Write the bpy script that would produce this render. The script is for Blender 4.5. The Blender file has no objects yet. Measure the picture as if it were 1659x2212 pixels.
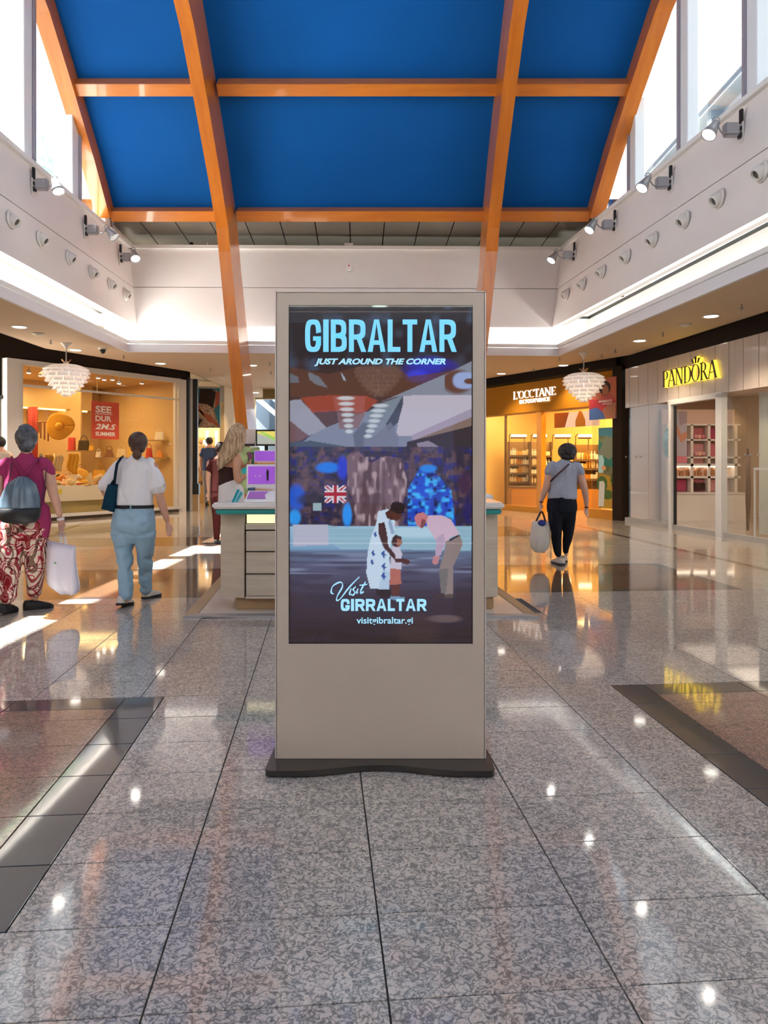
import bpy, bmesh, math, random
import numpy as np
from mathutils import Vector, Matrix, noise
from mathutils.geometry import tessellate_polygon

random.seed(7)
C = bpy.context.scene.collection
S = bpy.context.scene

# ------------------------------------------------------------------ camera, world, lights, exposure
F = 1600.0                                   # focal length for a 1659 x 2212 frame
CAMZ = 1.34
cam_d = bpy.data.cameras.new('camera')
cam_d.sensor_fit = 'VERTICAL'; cam_d.sensor_height = 36.0; cam_d.sensor_width = 27.0
cam_d.lens = F / 2212 * 36.0
cam_d.shift_y = -106 / 2212
cam_d.clip_start = 0.05; cam_d.clip_end = 300
cam = bpy.data.objects.new('camera', cam_d); C.objects.link(cam)
cam.location = (0, 0, CAMZ); cam.rotation_euler = (math.pi / 2, 0, 0)
S.camera = cam
S.view_settings.view_transform = 'Standard'; S.view_settings.look = 'None'
S.view_settings.gamma = 1.0; S.view_settings.use_curve_mapping = False
S.view_settings.exposure = EXPOSURE = 0.12

w = bpy.data.worlds.new('world'); S.world = w; w.use_nodes = True
wb = w.node_tree.nodes['Background']
wb.inputs[0].default_value = (0.86, 0.94, 1.0, 1); wb.inputs[1].default_value = 2.4
sun_d = bpy.data.lights.new('sun', 'SUN'); sun_d.energy = 80.0; sun_d.angle = 0.009; sun_d.color = (1, 0.97, 0.9)
sun = bpy.data.objects.new('sun', sun_d); C.objects.link(sun)
sun.rotation_euler = Vector((0.42, 0.03, -1)).to_track_quat('-Z', 'Y').to_euler()

def area(loc, size, energy, color=(1, 1, 1), direction=(0, 0, -1), size_y=None, name='light'):
    d = bpy.data.lights.new(name, 'AREA'); d.energy = energy; d.color = color
    d.shape = 'RECTANGLE'; d.size = size; d.size_y = size_y or size
    o = bpy.data.objects.new(name, d); C.objects.link(o); o.location = loc
    o.rotation_euler = Vector(direction).to_track_quat('-Z', 'Y').to_euler()
    return o

# ------------------------------------------------------------------ helpers
def at(px, py, d):
    """a point of the place seen at a photo pixel, d metres into the room"""
    return Vector(((px - 829.5) / F * d, d, CAMZ + (1000 - py) / F * d))

PSI = math.radians(4.79); CP, SP = math.cos(PSI), math.sin(PSI)
def fl(a, b, z=0.0):                          # floor pattern axes
    return Vector((a * CP - b * SP, a * SP + b * CP, z))

ORG = {}
def tag(o, label=None, cat=None, group=None, kind=None):
    if label: o['label'] = label
    if cat: o['category'] = cat
    if group: o['group'] = group
    if kind: o['kind'] = kind
    return o
def thing(name, label, cat, loc=(0, 0, 0), group=None):
    o = bpy.data.objects.new(name, None); C.objects.link(o)
    o.location = loc; o.empty_display_size = 0.1
    ORG[o.name] = Vector(loc)
    return tag(o, label, cat, group)
def dup(root, loc, rot=None, label=None, group=None, sc=None):
    r = root.copy(); C.objects.link(r); r.location = loc
    if rot is not None: r.rotation_euler = rot
    if sc is not None: r.scale = (sc, sc, sc)
    if label: r['label'] = label
    if group: r['group'] = group
    for ch in list(root.children):
        c = ch.copy(); C.objects.link(c); c.parent = r
        for g in ch.children:
            d = g.copy(); C.objects.link(d); d.parent = c
    return r

def mat(name, col=(.8, .8, .8), rough=.5, metal=0., emit=None, es=1., coat=0., spec=.5, bump=None, vary=None, ior=1.45, sheen=0., trans=0., alpha=1.):
    m = bpy.data.materials.new(name); m.use_nodes = True
    nt = m.node_tree; b = nt.nodes['Principled BSDF']
    b.inputs['Base Color'].default_value = (*col, 1); b.inputs['Roughness'].default_value = rough
    b.inputs['Metallic'].default_value = metal; b.inputs['Coat Weight'].default_value = coat
    b.inputs['Coat Roughness'].default_value = .05
    b.inputs['Specular IOR Level'].default_value = spec; b.inputs['IOR'].default_value = ior
    b.inputs['Transmission Weight'].default_value = trans
    if sheen: b.inputs['Sheen Weight'].default_value = sheen
    if emit: b.inputs['Emission Color'].default_value = (*emit, 1); b.inputs['Emission Strength'].default_value = es
    if vary or bump:
        tc = nt.nodes.new('ShaderNodeNewGeometry')
    if vary:                                     # (scale, amount): fine tone variation of the material itself
        sc, am = vary
        n = nt.nodes.new('ShaderNodeTexNoise'); n.inputs['Scale'].default_value = sc; n.inputs['Detail'].default_value = 4
        nt.links.new(tc.outputs['Position'], n.inputs['Vector'])
        r = nt.nodes.new('ShaderNodeValToRGB')
        r.color_ramp.elements[0].position = .3; r.color_ramp.elements[1].position = .7
        r.color_ramp.elements[0].color = (*[c * (1 - am) for c in col], 1)
        r.color_ramp.elements[1].color = (*[min(1, c * (1 + am)) for c in col], 1)
        nt.links.new(n.outputs['Fac'], r.inputs['Fac']); nt.links.new(r.outputs['Color'], b.inputs['Base Color'])
    if bump:
        sc, st = bump
        n = nt.nodes.new('ShaderNodeTexNoise'); n.inputs['Scale'].default_value = sc; n.inputs['Detail'].default_value = 3
        nt.links.new(tc.outputs['Position'], n.inputs['Vector'])
        bp = nt.nodes.new('ShaderNodeBump'); bp.inputs['Strength'].default_value = st; bp.inputs['Distance'].default_value = .01
        nt.links.new(n.outputs['Fac'], bp.inputs['Height']); nt.links.new(bp.outputs['Normal'], b.inputs['Normal'])
    return m

def glass(name, tint=(1, 1, 1), refl=.5):
    m = bpy.data.materials.new(name); m.use_nodes = True; nt = m.node_tree; nt.nodes.clear()
    out = nt.nodes.new('ShaderNodeOutputMaterial'); mx = nt.nodes.new('ShaderNodeMixShader')
    t = nt.nodes.new('ShaderNodeBsdfTransparent'); t.inputs[0].default_value = (*tint, 1)
    g = nt.nodes.new('ShaderNodeBsdfGlossy'); g.inputs['Roughness'].default_value = .02
    f = nt.nodes.new('ShaderNodeFresnel'); f.inputs[0].default_value = 1.45
    mu = nt.nodes.new('ShaderNodeMath'); mu.operation = 'MULTIPLY'; mu.inputs[1].default_value = refl
    nt.links.new(f.outputs[0], mu.inputs[0]); nt.links.new(mu.outputs[0], mx.inputs[0])
    nt.links.new(t.outputs[0], mx.inputs[1]); nt.links.new(g.outputs[0], mx.inputs[2]); nt.links.new(mx.outputs[0], out.inputs[0])
    return m

class MB:
    """collects shapes, then links them as one mesh object"""
    def __init__(s): s.v = []; s.f = []; s.m = []
    def add(s, verts, faces, m=0):
        o = len(s.v); s.v += [tuple(v) for v in verts]
        s.f += [tuple(i + o for i in f) for f in faces]; s.m += [m] * len(faces); return s
    def box(s, x0, x1, y0, y1, z0, z1, m=0):
        v = [(x, y, z) for z in (z0, z1) for y in (y0, y1) for x in (x0, x1)]
        return s.add(v, [(0, 2, 3, 1), (4, 5, 7, 6), (0, 1, 5, 4), (2, 6, 7, 3), (0, 4, 6, 2), (1, 3, 7, 5)], m)
    def obox(s, c, ax, ay, az, m=0):              # oriented box: centre and half axis vectors
        c = Vector(c); ax = Vector(ax); ay = Vector(ay); az = Vector(az)
        v = [c + ax * i + ay * j + az * k for k in (-1, 1) for j in (-1, 1) for i in (-1, 1)]
        return s.add(v, [(0, 2, 3, 1), (4, 5, 7, 6), (0, 1, 5, 4), (2, 6, 7, 3), (0, 4, 6, 2), (1, 3, 7, 5)], m)
    def wallbox(s, p, q, z0, z1, t, m=0, off=0.):  # slab standing on the line p-q, t thick to the left of p->q
        p = Vector(p[:2]); q = Vector(q[:2]); d = (q - p).normalized(); n = Vector((-d.y, d.x))
        p = p + n * off; q = q + n * off; n = n * t
        a = [p, q, q + n, p + n]
        v = [(k.x, k.y, z0) for k in a] + [(k.x, k.y, z1) for k in a]
        return s.add(v, [(3, 2, 1, 0), (4, 5, 6, 7), (0, 1, 5, 4), (1, 2, 6, 5), (2, 3, 7, 6), (3, 0, 4, 7)], m)
    def prism(s, poly, fn0, fn1, m=0):            # polygon swept between two mapping functions
        n = len(poly); v = [fn0(p) for p in poly] + [fn1(p) for p in poly]
        tri = tessellate_polygon([[Vector((p[0], p[1], 0)) for p in poly]])
        f = [tuple(t) for t in tri] + [tuple(i + n for i in reversed(t)) for t in tri]
        f += [(i, (i + 1) % n, (i + 1) % n + n, i + n) for i in range(n)]
        return s.add(v, f, m)
    def flat(s, poly, z0, z1, m=0):
        return s.prism(poly, lambda p: (p[0], p[1], z0), lambda p: (p[0], p[1], z1), m)
    def tube(s, pts, r, n=8, m=0, up=(0, 1, 0), cap=True):
        """r: radius, or list of radius or (ru, rv) per point"""
        pts = [Vector(p) for p in pts]; k = len(pts); up = Vector(up); V = []
        for i, p in enumerate(pts):
            t = (pts[min(i + 1, k - 1)] - pts[max(i - 1, 0)]).normalized()
            if abs(t.dot(up)) > .95: t2 = Vector((1, 0, 0))
            else: t2 = up
            u = t.cross(t2).normalized(); v = u.cross(t)
            rr = r[i] if isinstance(r, (list, tuple)) else r
            ru, rv = rr if isinstance(rr, (list, tuple)) else (rr, rr)
            for j in range(n):
                a = 2 * math.pi * j / n
                V.append(p + u * (math.cos(a) * ru) + v * (math.sin(a) * rv))
        Fc = [(i * n + j, i * n + (j + 1) % n, (i + 1) * n + (j + 1) % n, (i + 1) * n + j) for i in range(k - 1) for j in range(n)]
        if cap: Fc += [tuple(reversed(range(n))), tuple(range((k - 1) * n, k * n))]
        return s.add(V, Fc, m)
    def lathe(s, prof, n=16, c=(0, 0, 0), m=0, axis=None):
        c = Vector(c); M = Vector(axis).to_track_quat('Z', 'Y').to_matrix() if axis is not None else Matrix.Identity(3)
        V = []; k = len(prof)
        for r, z in prof:
            for j in range(n):
                a = 2 * math.pi * j / n; V.append(c + M @ Vector((math.cos(a) * r, math.sin(a) * r, z)))
        Fc = [(i * n + j, i * n + (j + 1) % n, (i + 1) * n + (j + 1) % n, (i + 1) * n + j) for i in range(k - 1) for j in range(n)]
        if prof[0][0] > 1e-4: Fc.append(tuple(reversed(range(n))))
        if prof[-1][0] > 1e-4: Fc.append(tuple(range((k - 1) * n, k * n)))
        return s.add(V, Fc, m)
    def ell(s, c, rx, ry, rz, n=16, k=10, m=0, M=None):
        c = Vector(c); V = []
        for i in range(1, k):
            th = math.pi * i / k
            for j in range(n):
                a = 2 * math.pi * j / n
                p = Vector((rx * math.sin(th) * math.cos(a), ry * math.sin(th) * math.sin(a), rz * math.cos(th)))
                V.append(c + (M @ p if M else p))
        tz = Vector((0, 0, rz)); V += [c + (M @ tz if M else tz), c - (M @ tz if M else tz)]
        t, b = len(V) - 2, len(V) - 1
        Fc = [(i * n + j, (i + 1) * n + j, (i + 1) * n + (j + 1) % n, i * n + (j + 1) % n) for i in range(k - 2) for j in range(n)]
        Fc += [(t, j, (j + 1) % n) for j in range(n)] + [(b, (k - 2) * n + (j + 1) % n, (k - 2) * n + j) for j in range(n)]
        return s.add(V, Fc, m)
    def sheet(s, grid, th=.004, m=0):             # grid[i][j] of points, given thickness
        R = len(grid); Q = len(grid[0]); G = [[Vector(p) for p in r] for r in grid]; N = []
        for i in range(R):
            for j in range(Q):
                du = G[min(i + 1, R - 1)][j] - G[max(i - 1, 0)][j]; dv = G[i][min(j + 1, Q - 1)] - G[i][max(j - 1, 0)]
                N.append(du.cross(dv).normalized() * th * .5)
        V = [G[i][j] + N[i * Q + j] for i in range(R) for j in range(Q)] + [G[i][j] - N[i * Q + j] for i in range(R) for j in range(Q)]
        o = R * Q; Fc = []
        for i in range(R - 1):
            for j in range(Q - 1):
                a = i * Q + j; Fc.append((a, a + Q, a + Q + 1, a + 1)); Fc.append((o + a, o + a + 1, o + a + Q + 1, o + a + Q))
        ring = [j for j in range(Q)] + [i * Q + Q - 1 for i in range(1, R)] + [(R - 1) * Q + j for j in range(Q - 2, -1, -1)] + [i * Q for i in range(R - 2, 0, -1)]
        for a, b in zip(ring, ring[1:] + ring[:1]): Fc.append((a, b, o + b, o + a))
        return s.add(V, Fc, m)
    def mesh(s, name, mats, org=Vector((0, 0, 0)), smooth=False, bevel=0.):
        me = bpy.data.meshes.new(name)
        me.from_pydata([(v[0] - org[0], v[1] - org[1], v[2] - org[2]) for v in s.v], [], s.f)
        for m_ in (mats if isinstance(mats, (list, tuple)) else [mats]): me.materials.append(m_)
        me.polygons.foreach_set('material_index', s.m)
        bm = bmesh.new(); bm.from_mesh(me)
        bmesh.ops.recalc_face_normals(bm, faces=bm.faces)
        if bevel: bmesh.ops.bevel(bm, geom=bm.edges[:], offset=bevel, segments=2, affect='EDGES', clamp_overlap=True)
        bm.to_mesh(me); bm.free()
        if smooth:
            me.polygons.foreach_set('use_smooth', [True] * len(me.polygons))
        me.update(); return me
    def build(s, name, mats, parent=None, smooth=False, bevel=0.):
        org = ORG.get(parent.name, Vector((0, 0, 0))) if parent else Vector((0, 0, 0))
        o = bpy.data.objects.new(name, s.mesh(name, mats, org, smooth, bevel)); C.objects.link(o)
        if parent: o.parent = parent; ORG[o.name] = org
        return o
def struct(o, label=None):
    o['kind'] = 'structure'
    if label: o['label'] = label
    return o
def ob(name, me, parent=None, loc=(0, 0, 0), rot=(0, 0, 0)):
    o = bpy.data.objects.new(name, me); C.objects.link(o); o.location = loc; o.rotation_euler = rot
    if parent: o.parent = parent
    return o

def frame_map(o, ux, uz):                          # (u, v) -> o + u*ux + v*uz
    o = Vector(o); ux = Vector(ux); uz = Vector(uz)
    return lambda p, e=0.: o + ux * p[0] + uz * p[1]

def text_mesh(body, bold=0., shear=0., res=3):
    cu = bpy.data.curves.new('t', 'FONT'); cu.body = body; cu.size = 1; cu.offset = bold; cu.shear = shear; cu.resolution_u = res
    cu.fill_mode = 'BOTH'
    o = bpy.data.objects.new('t', cu); C.objects.link(o)
    dg = bpy.context.evaluated_depsgraph_get(); dg.update()
    me = bpy.data.meshes.new_from_object(o.evaluated_get(dg))
    vs = [tuple(v.co) for v in me.vertices]; fs = [tuple(p.vertices) for p in me.polygons]
    bpy.data.objects.remove(o); bpy.data.curves.remove(cu); bpy.data.meshes.remove(me)
    return vs, fs
def text(name, body, c, wdt, hgt, m, parent, bold=.02, shear=0., ux=(1, 0, 0), uz=(0, 0, 1), depth=.002):
    """centre c on its bottom line, of the given real width and height"""
    vs, fs = text_mesh(body, bold, shear)
    x0 = min(v[0] for v in vs); x1 = max(v[0] for v in vs); y0 = min(v[1] for v in vs); y1 = max(v[1] for v in vs)
    ux = Vector(ux).normalized(); uz = Vector(uz).normalized(); n = ux.cross(uz); c = Vector(c); b = MB()
    P = [c + ux * ((v[0] - (x0 + x1) / 2) / (x1 - x0) * wdt) + uz * ((v[1] - y0) / (y1 - y0) * hgt) + n * depth for v in vs]
    b.add(P, fs)
    if depth > .005:                               # raised letters: add the rim
        k = len(P); Q = [p - n * depth for p in P]; cnt = {}
        for f in fs:
            for i in range(len(f)):
                e = (f[i], f[(i + 1) % len(f)]); cnt[e] = 1
        b.v += [tuple(q) for q in Q]
        for (a_, b_) in list(cnt):
            if (b_, a_) not in cnt: b.f.append((a_, a_ + k, b_ + k, b_)); b.m.append(0)
    me = bpy.data.meshes.new(name); org = ORG.get(parent.name, Vector((0, 0, 0))) if parent else Vector((0, 0, 0))
    me.from_pydata([tuple(Vector(v) - org) for v in b.v], [], b.f); me.materials.append(m)
    o = bpy.data.objects.new(name, me); C.objects.link(o)
    if parent: o.parent = parent; ORG[o.name] = org
    return o

# roman capitals drawn as strokes: (x0,y0,x1,y1,w) lines and ('a',cx,cy,rx,ry,a0,a1,thin,thick) bowls
TK, TN, SF = .15, .055, .05
def _v(x): return (x, 0, x, 1, TK)
def _s(x, y, h=.13): return (x - h, y, x + h, y, SF)
ROMAN = {
 'P': ([_v(.18), _s(.18, .02), _s(.14, .98, .1), (.18, .97, .38, .97, TN), (.18, .48, .38, .48, TN), ('a', .38, .725, .24, .245, 90, -90, TN, .14)], .72),
 'A': ([(.06, 0, .42, 1, TN), (.44, 1, .82, 0, TK), (.18, .34, .66, .34, TN), _s(.08, .02, .1), _s(.82, .02)], .92),
 'N': ([(.12, 0, .12, 1, TN), (.12, 1, .78, 0, TK), (.78, 0, .78, 1, TN), _s(.12, .02), _s(.08, .98, .1), _s(.78, .98)], .95),
 'D': ([_v(.18), _s(.14, .98, .1), _s(.14, .02, .1), (.18, .975, .4, .975, TN), (.18, .025, .4, .025, TN), ('a', .4, .5, .42, .475, 90, -90, TN, .14)], .92),
 'O': ([('a', .46, .5, .4, .475, 0, 360, TN, .14)], .94),
 'R': ([_v(.18), _s(.18, .02), _s(.14, .98, .1), (.18, .97, .38, .97, TN), (.18, .5, .38, .5, TN), ('a', .38, .735, .22, .235, 90, -90, TN, .14), (.4, .5, .76, .02, TK), _s(.8, .02, .07)], .86),
 'L': ([_v(.18), _s(.18, .98), _s(.14, .02, .1), (.18, .025, .66, .025, TN), (.64, 0, .66, .2, TN)], .7),
 'C': ([('a', .46, .5, .4, .475, 50, 310, TN, .14), (.74, .72, .74, .96, TN)], .82),
 'T': ([_v(.4), _s(.4, .02), (.04, .975, .76, .975, TN), (.05, .98, .05, .78, TN), (.75, .98, .75, .78, TN)], .8),
 'E': ([_v(.18), _s(.14, .98, .1), _s(.14, .02, .1), (.18, .975, .62, .975, TN), (.18, .5, .5, .5, TN), (.18, .025, .66, .025, TN), (.62, .98, .62, .8, TN), (.66, 0, .66, .2, TN)], .72),
 'X': ([(.08, 1, .7, 0, TK), (.7, 1, .08, 0, TN), _s(.1, .98, .1), _s(.7, .98, .1), _s(.1, .02, .1), _s(.7, .02, .1)], .8),
 'V': ([(.06, 1, .42, 0, TK), (.42, 0, .78, 1, TN), _s(.08, .98, .1), _s(.78, .98, .1)], .84),
 "'": ([(.12, 1, .08, .72, .09)], .22), ' ': ([], .4),
}
def roman(names, body, p, q, hgt, m, parent, n, depth=.03, z0=0., per_letter=True):
    """letters from point p to point q (bottom line), standing along z, raised by depth along n"""
    p = Vector(p); q = Vector(q); n = Vector(n).normalized(); W = sum(ROMAN[c][1] for c in body); d = (q - p); sx = d.length / W; d.normalize()
    up = Vector((0, 0, 1)); x = 0.; res = []
    for ch in body:
        st, wd = ROMAN[ch]; b = MB()
        for s_ in st:
            if s_[0] == 'a':
                _, cx, cy, rx, ry, a0, a1, tn, tk = s_; K = 16 if abs(a1 - a0) > 200 else 10; V = []
                for i in range(K + 1):
                    a = math.radians(a0 + (a1 - a0) * i / K); ww = tn + (tk - tn) * abs(math.cos(a)) ** 1.5
                    for rr in (-ww / 2, ww / 2):
                        V.append(((cx + (rx + rr) * math.cos(a)), (cy + (ry + rr * .6) * math.sin(a))))
                for i in range(K):
                    b.prism([V[2 * i], V[2 * i + 1], V[2 * i + 3], V[2 * i + 2]], lambda t: p + d * ((x + t[0]) * sx) + up * (t[1] * hgt) + n * z0, lambda t: p + d * ((x + t[0]) * sx) + up * (t[1] * hgt) + n * (z0 + depth))
            else:
                x0, y0, x1, y1, ww = s_; dx, dy = x1 - x0, y1 - y0; L = math.hypot(dx, dy)
                if abs(dy) >= abs(dx): o = (ww / 2 * (1 if abs(dx) < .01 else 1.05), 0)
                else: o = (0, ww / 2)
                b.prism([(x0 - o[0], y0 - o[1]), (x0 + o[0], y0 + o[1]), (x1 + o[0], y1 + o[1]), (x1 - o[0], y1 - o[1])],
                        lambda t: p + d * ((x + t[0]) * sx) + up * (t[1] * hgt) + n * z0, lambda t: p + d * ((x + t[0]) * sx) + up * (t[1] * hgt) + n * (z0 + depth))
        if b.v: res.append(b.build(names, m, parent))
        x += wd
    return res

# ------------------------------------------------------------------ materials
def granite(name, light, mid, dark, rough=.12, scale=40., joints=False):
    m = bpy.data.materials.new(name); m.use_nodes = True; nt = m.node_tree; b = nt.nodes['Principled BSDF']; N = nt.nodes.new; L = nt.links.new
    g = N('ShaderNodeNewGeometry'); oi = N('ShaderNodeObjectInfo')
    mu = N('ShaderNodeVectorMath'); mu.operation = 'SCALE'; mu.inputs[0].default_value = (7, 3, 5); L(oi.outputs['Random'], mu.inputs['Scale'])
    ad = N('ShaderNodeVectorMath'); L(g.outputs['Position'], ad.inputs[0]); L(mu.outputs[0], ad.inputs[1])
    n1 = N('ShaderNodeTexNoise'); n1.inputs['Scale'].default_value = scale; n1.inputs['Detail'].default_value = 1.5; n1.inputs['Distortion'].default_value = .9
    L(ad.outputs[0], n1.inputs['Vector'])
    s1 = N('ShaderNodeMath'); s1.operation = 'SUBTRACT'; s1.inputs[1].default_value = .5; L(n1.outputs['Fac'], s1.inputs[0])
    a1 = N('ShaderNodeMath'); a1.operation = 'ABSOLUTE'; L(s1.outputs[0], a1.inputs[0])
    r1 = N('ShaderNodeValToRGB'); e = r1.color_ramp.elements
    e[0].position = 0; e[0].color = (*dark, 1); e[1].position = .13; e[1].color = (*light, 1)
    x = e.new(.022); x.color = (*dark, 1); x = e.new(.05); x.color = (*mid, 1)
    L(a1.outputs[0], r1.inputs['Fac'])
    n2 = N('ShaderNodeTexNoise'); n2.inputs['Scale'].default_value = scale * 3.2; n2.inputs['Detail'].default_value = 2; L(ad.outputs[0], n2.inputs['Vector'])
    r2 = N('ShaderNodeValToRGB'); e = r2.color_ramp.elements; e[0].position = .33; e[0].color = (.6, .6, .6, 1); e[1].position = .5; e[1].color = (1, 1, 1, 1)
    L(n2.outputs['Fac'], r2.inputs['Fac'])
    n3 = N('ShaderNodeTexNoise'); n3.inputs['Scale'].default_value = 2.5; n3.inputs['Detail'].default_value = 2; L(ad.outputs[0], n3.inputs['Vector'])
    r3 = N('ShaderNodeValToRGB'); e = r3.color_ramp.elements; e[0].position = .3; e[0].color = (.86, .86, .86, 1); e[1].position = .7; e[1].color = (1, 1, 1, 1)
    L(n3.outputs['Fac'], r3.inputs['Fac'])
    m1 = N('ShaderNodeMix'); m1.data_type = 'RGBA'; m1.blend_type = 'MULTIPLY'; m1.inputs[0].default_value = 1
    L(r1.outputs[0], m1.inputs[6]); L(r2.outputs[0], m1.inputs[7])
    m2 = N('ShaderNodeMix'); m2.data_type = 'RGBA'; m2.blend_type = 'MULTIPLY'; m2.inputs[0].default_value = 1
    L(m1.outputs[2], m2.inputs[6]); L(r3.outputs[0], m2.inputs[7])
    last = m2.outputs[2]
    if joints:
        rt = N('ShaderNodeMapping'); rt.inputs['Rotation'].default_value = (0, 0, -PSI); L(g.outputs['Position'], rt.inputs['Vector'])
        br = N('ShaderNodeTexBrick'); br.offset = 0; br.inputs['Scale'].default_value = 1; br.inputs['Brick Width'].default_value = .6; br.inputs['Row Height'].default_value = .357
        br.inputs['Mortar Size'].default_value = .004; br.inputs['Color1'].default_value = (1, 1, 1, 1); br.inputs['Color2'].default_value = (.93, .93, .93, 1); br.inputs['Mortar'].default_value = (.45, .42, .4, 1)
        L(rt.outputs[0], br.inputs['Vector'])
        m3 = N('ShaderNodeMix'); m3.data_type = 'RGBA'; m3.blend_type = 'MULTIPLY'; m3.inputs[0].default_value = 1
        L(last, m3.inputs[6]); L(br.outputs[0], m3.inputs[7]); last = m3.outputs[2]
    L(last, b.inputs['Base Color']); b.inputs['Roughness'].default_value = .35
    b.inputs['Coat Weight'].default_value = 1; b.inputs['Coat Roughness'].default_value = rough * .45; b.inputs['Coat IOR'].default_value = 1.55
    bp = N('ShaderNodeBump'); bp.inputs['Strength'].default_value = .02; bp.inputs['Distance'].default_value = .002
    n4 = N('ShaderNodeTexNoise'); n4.inputs['Scale'].default_value = 14; L(g.outputs['Position'], n4.inputs['Vector']); L(n4.outputs['Fac'], bp.inputs['Height']); L(bp.outputs[0], b.inputs['Coat Normal'])
    return m

M = {}
M['granite'] = granite('grey granite', (.68, .61, .55), (.48, .44, .405), (.22, .21, .20))
M['granite_far'] = granite('far granite with painted warmth', (.70, .61, .52), (.56, .49, .42), (.36, .32, .28), joints=True)  # same stone, warm shop reflections painted into its colour
M['red_granite'] = granite('red granite', (.50, .285, .20), (.36, .195, .14), (.18, .105, .085))
M['brown_granite'] = granite('brown granite', (.24, .12, .06), (.17, .09, .05), (.08, .045, .03), joints=True)
M['dark_stone'] = mat('dark stone', (.038, .042, .046), .3, coat=1, vary=(9, .12))
M['joint'] = mat('tile joint', (.09, .085, .08), .9)
M['wall'] = mat('white painted plaster', (.74, .70, .68), .55, vary=(1.5, .02))
M['white'] = mat('white paint', (.80, .79, .77), .45)
M['soffit'] = mat('cream ceiling plaster', (.58, .445, .315), .7, vary=(.8, .02))
M['fascia'] = mat('cool white fascia', (.74, .73, .76), .5)
M['brown_band'] = mat('dark brown band', (.022, .014, .010), .7, spec=.15)  # dark brown paint of the bands, pier and soffit backing
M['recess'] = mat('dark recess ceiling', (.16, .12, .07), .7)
M['seam'] = mat('panel seam', (.25, .23, .22), .8)
M['blue'] = mat('blue painted panel', (.002, .082, .32), .75, spec=.15, vary=(.35, .10))
M['grey_metal'] = mat('bronze grey soffit panel', (.15, .13, .105), .45, metal=.3, vary=(.5, .15))
M['black'] = mat('black metal', (.015, .015, .016), .35)
M['lamp_grey'] = mat('grey lamp housing', (.36, .36, .37), .35, metal=.4)
M['off'] = mat('off white plastic', (.72, .69, .64), .45)
M['dark_in'] = mat('dark interior', (.1, .095, .085), .6)
M['frame'] = mat('silver white frame', (.72, .71, .68), .35, metal=.15)
M['mullion'] = mat('white window post', (.78, .82, .86), .4)
M['mullion_dark'] = mat('grey purple window bar', (.30, .28, .33), .4)
M['glass'] = glass('window glass', (.97, .99, 1))
M['shopglass'] = glass('shop glass', (.98, .98, .97), .22)
M['led'] = mat('cove strip light', (1, 1, 1), emit=(1, .95, .88), es=22)
M['down'] = mat('downlight lens', (1, 1, 1), emit=(1, .93, .82), es=9)
M['spotlens'] = mat('spotlight lens', (1, 1, 1), emit=(1, .93, .84), es=22)
M['plaster_out'] = mat('white outside wall', (.42, .45, .46), .8)

def wood(name, c1, c2, axis_scale, rough=.35, coat=.4):
    m = mat(name, c1, rough, coat=coat); nt = m.node_tree; N = nt.nodes.new; L = nt.links.new; b = nt.nodes['Principled BSDF']
    g = N('ShaderNodeNewGeometry'); mp = N('ShaderNodeMapping'); mp.inputs['Scale'].default_value = axis_scale; L(g.outputs['Position'], mp.inputs['Vector'])
    n = N('ShaderNodeTexNoise'); n.inputs['Scale'].default_value = 1; n.inputs['Detail'].default_value = 5; n.inputs['Roughness'].default_value = .6; L(mp.outputs[0], n.inputs['Vector'])
    r = N('ShaderNodeValToRGB'); r.color_ramp.elements[0].position = .3; r.color_ramp.elements[1].position = .72
    r.color_ramp.elements[0].color = (*c1, 1); r.color_ramp.elements[1].color = (*c2, 1); L(n.outputs['Fac'], r.inputs['Fac']); L(r.outputs[0], b.inputs['Base Color'])
    return m
M['glulam'] = wood('orange stained timber', (.46, .120, .008), (.58, .175, .014), (9, 1.2, 1.2), .3, .5)
M['purlin'] = wood('orange stained purlin', (.50, .14, .012), (.62, .20, .02), (1.0, 9, 9), .3, .5)
M['pale_wood'] = wood('pale oak laminate', (.50, .41, .31), (.62, .53, .42), (2.2, 2.2, 26), .45, .1)
M['plinth_wood'] = mat('tan plinth', (.42, .27, .14), .4)

# ------------------------------------------------------------------ floor
floor = MB()
floor.flat([(-16, -14), (16, -14), (16, 60), (-16, 60)], -.3, -.008)
floor = struct(floor.build('floor', M['joint']), 'polished granite floor of the mall with red and dark inlays')
SUB = []
def tile(me_cache, a0, a1, b0, b1, m, name='tile', gap=.0025):
    key = (round(a1 - a0, 4), round(b1 - b0, 4), m)
    if key not in me_cache:
        w2, l2 = (a1 - a0) / 2 - gap, (b1 - b0) / 2 - gap; t = MB(); ch = .0012
        t.v = [(-w2, -l2, -.008), (w2, -l2, -.008), (w2, l2, -.008), (-w2, l2, -.008), (-w2, -l2, -ch), (w2, -l2, -ch), (w2, l2, -ch), (-w2, l2, -ch),
               (-w2 + ch, -l2 + ch, 0), (w2 - ch, -l2 + ch, 0), (w2 - ch, l2 - ch, 0), (-w2 + ch, l2 - ch, 0)]
        t.f = [(0, 1, 5, 4), (1, 2, 6, 5), (2, 3, 7, 6), (3, 0, 4, 7), (4, 5, 9, 8), (5, 6, 10, 9), (6, 7, 11, 10), (7, 4, 8, 11), (8, 9, 10, 11)]; t.m = [0] * 9
        me_cache[key] = t.mesh(name, M[m])
    return ob(name, me_cache[key], floor, fl((a0 + a1) / 2, (b0 + b1) / 2), (0, 0, PSI))
cache = {}
rows = [.0555 + .357 * k for k in range(1, 21)]             # .41 .. 7.2
def vis(a, b):                                               # what the camera or a step aside can see
    p = fl(a, b); return abs(p.x) < .60 * p.y + 1.0 and p.y > 1.0
skipped = {'granite': MB(), 'dark_stone': MB(), 'red_granite': MB()}
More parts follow.
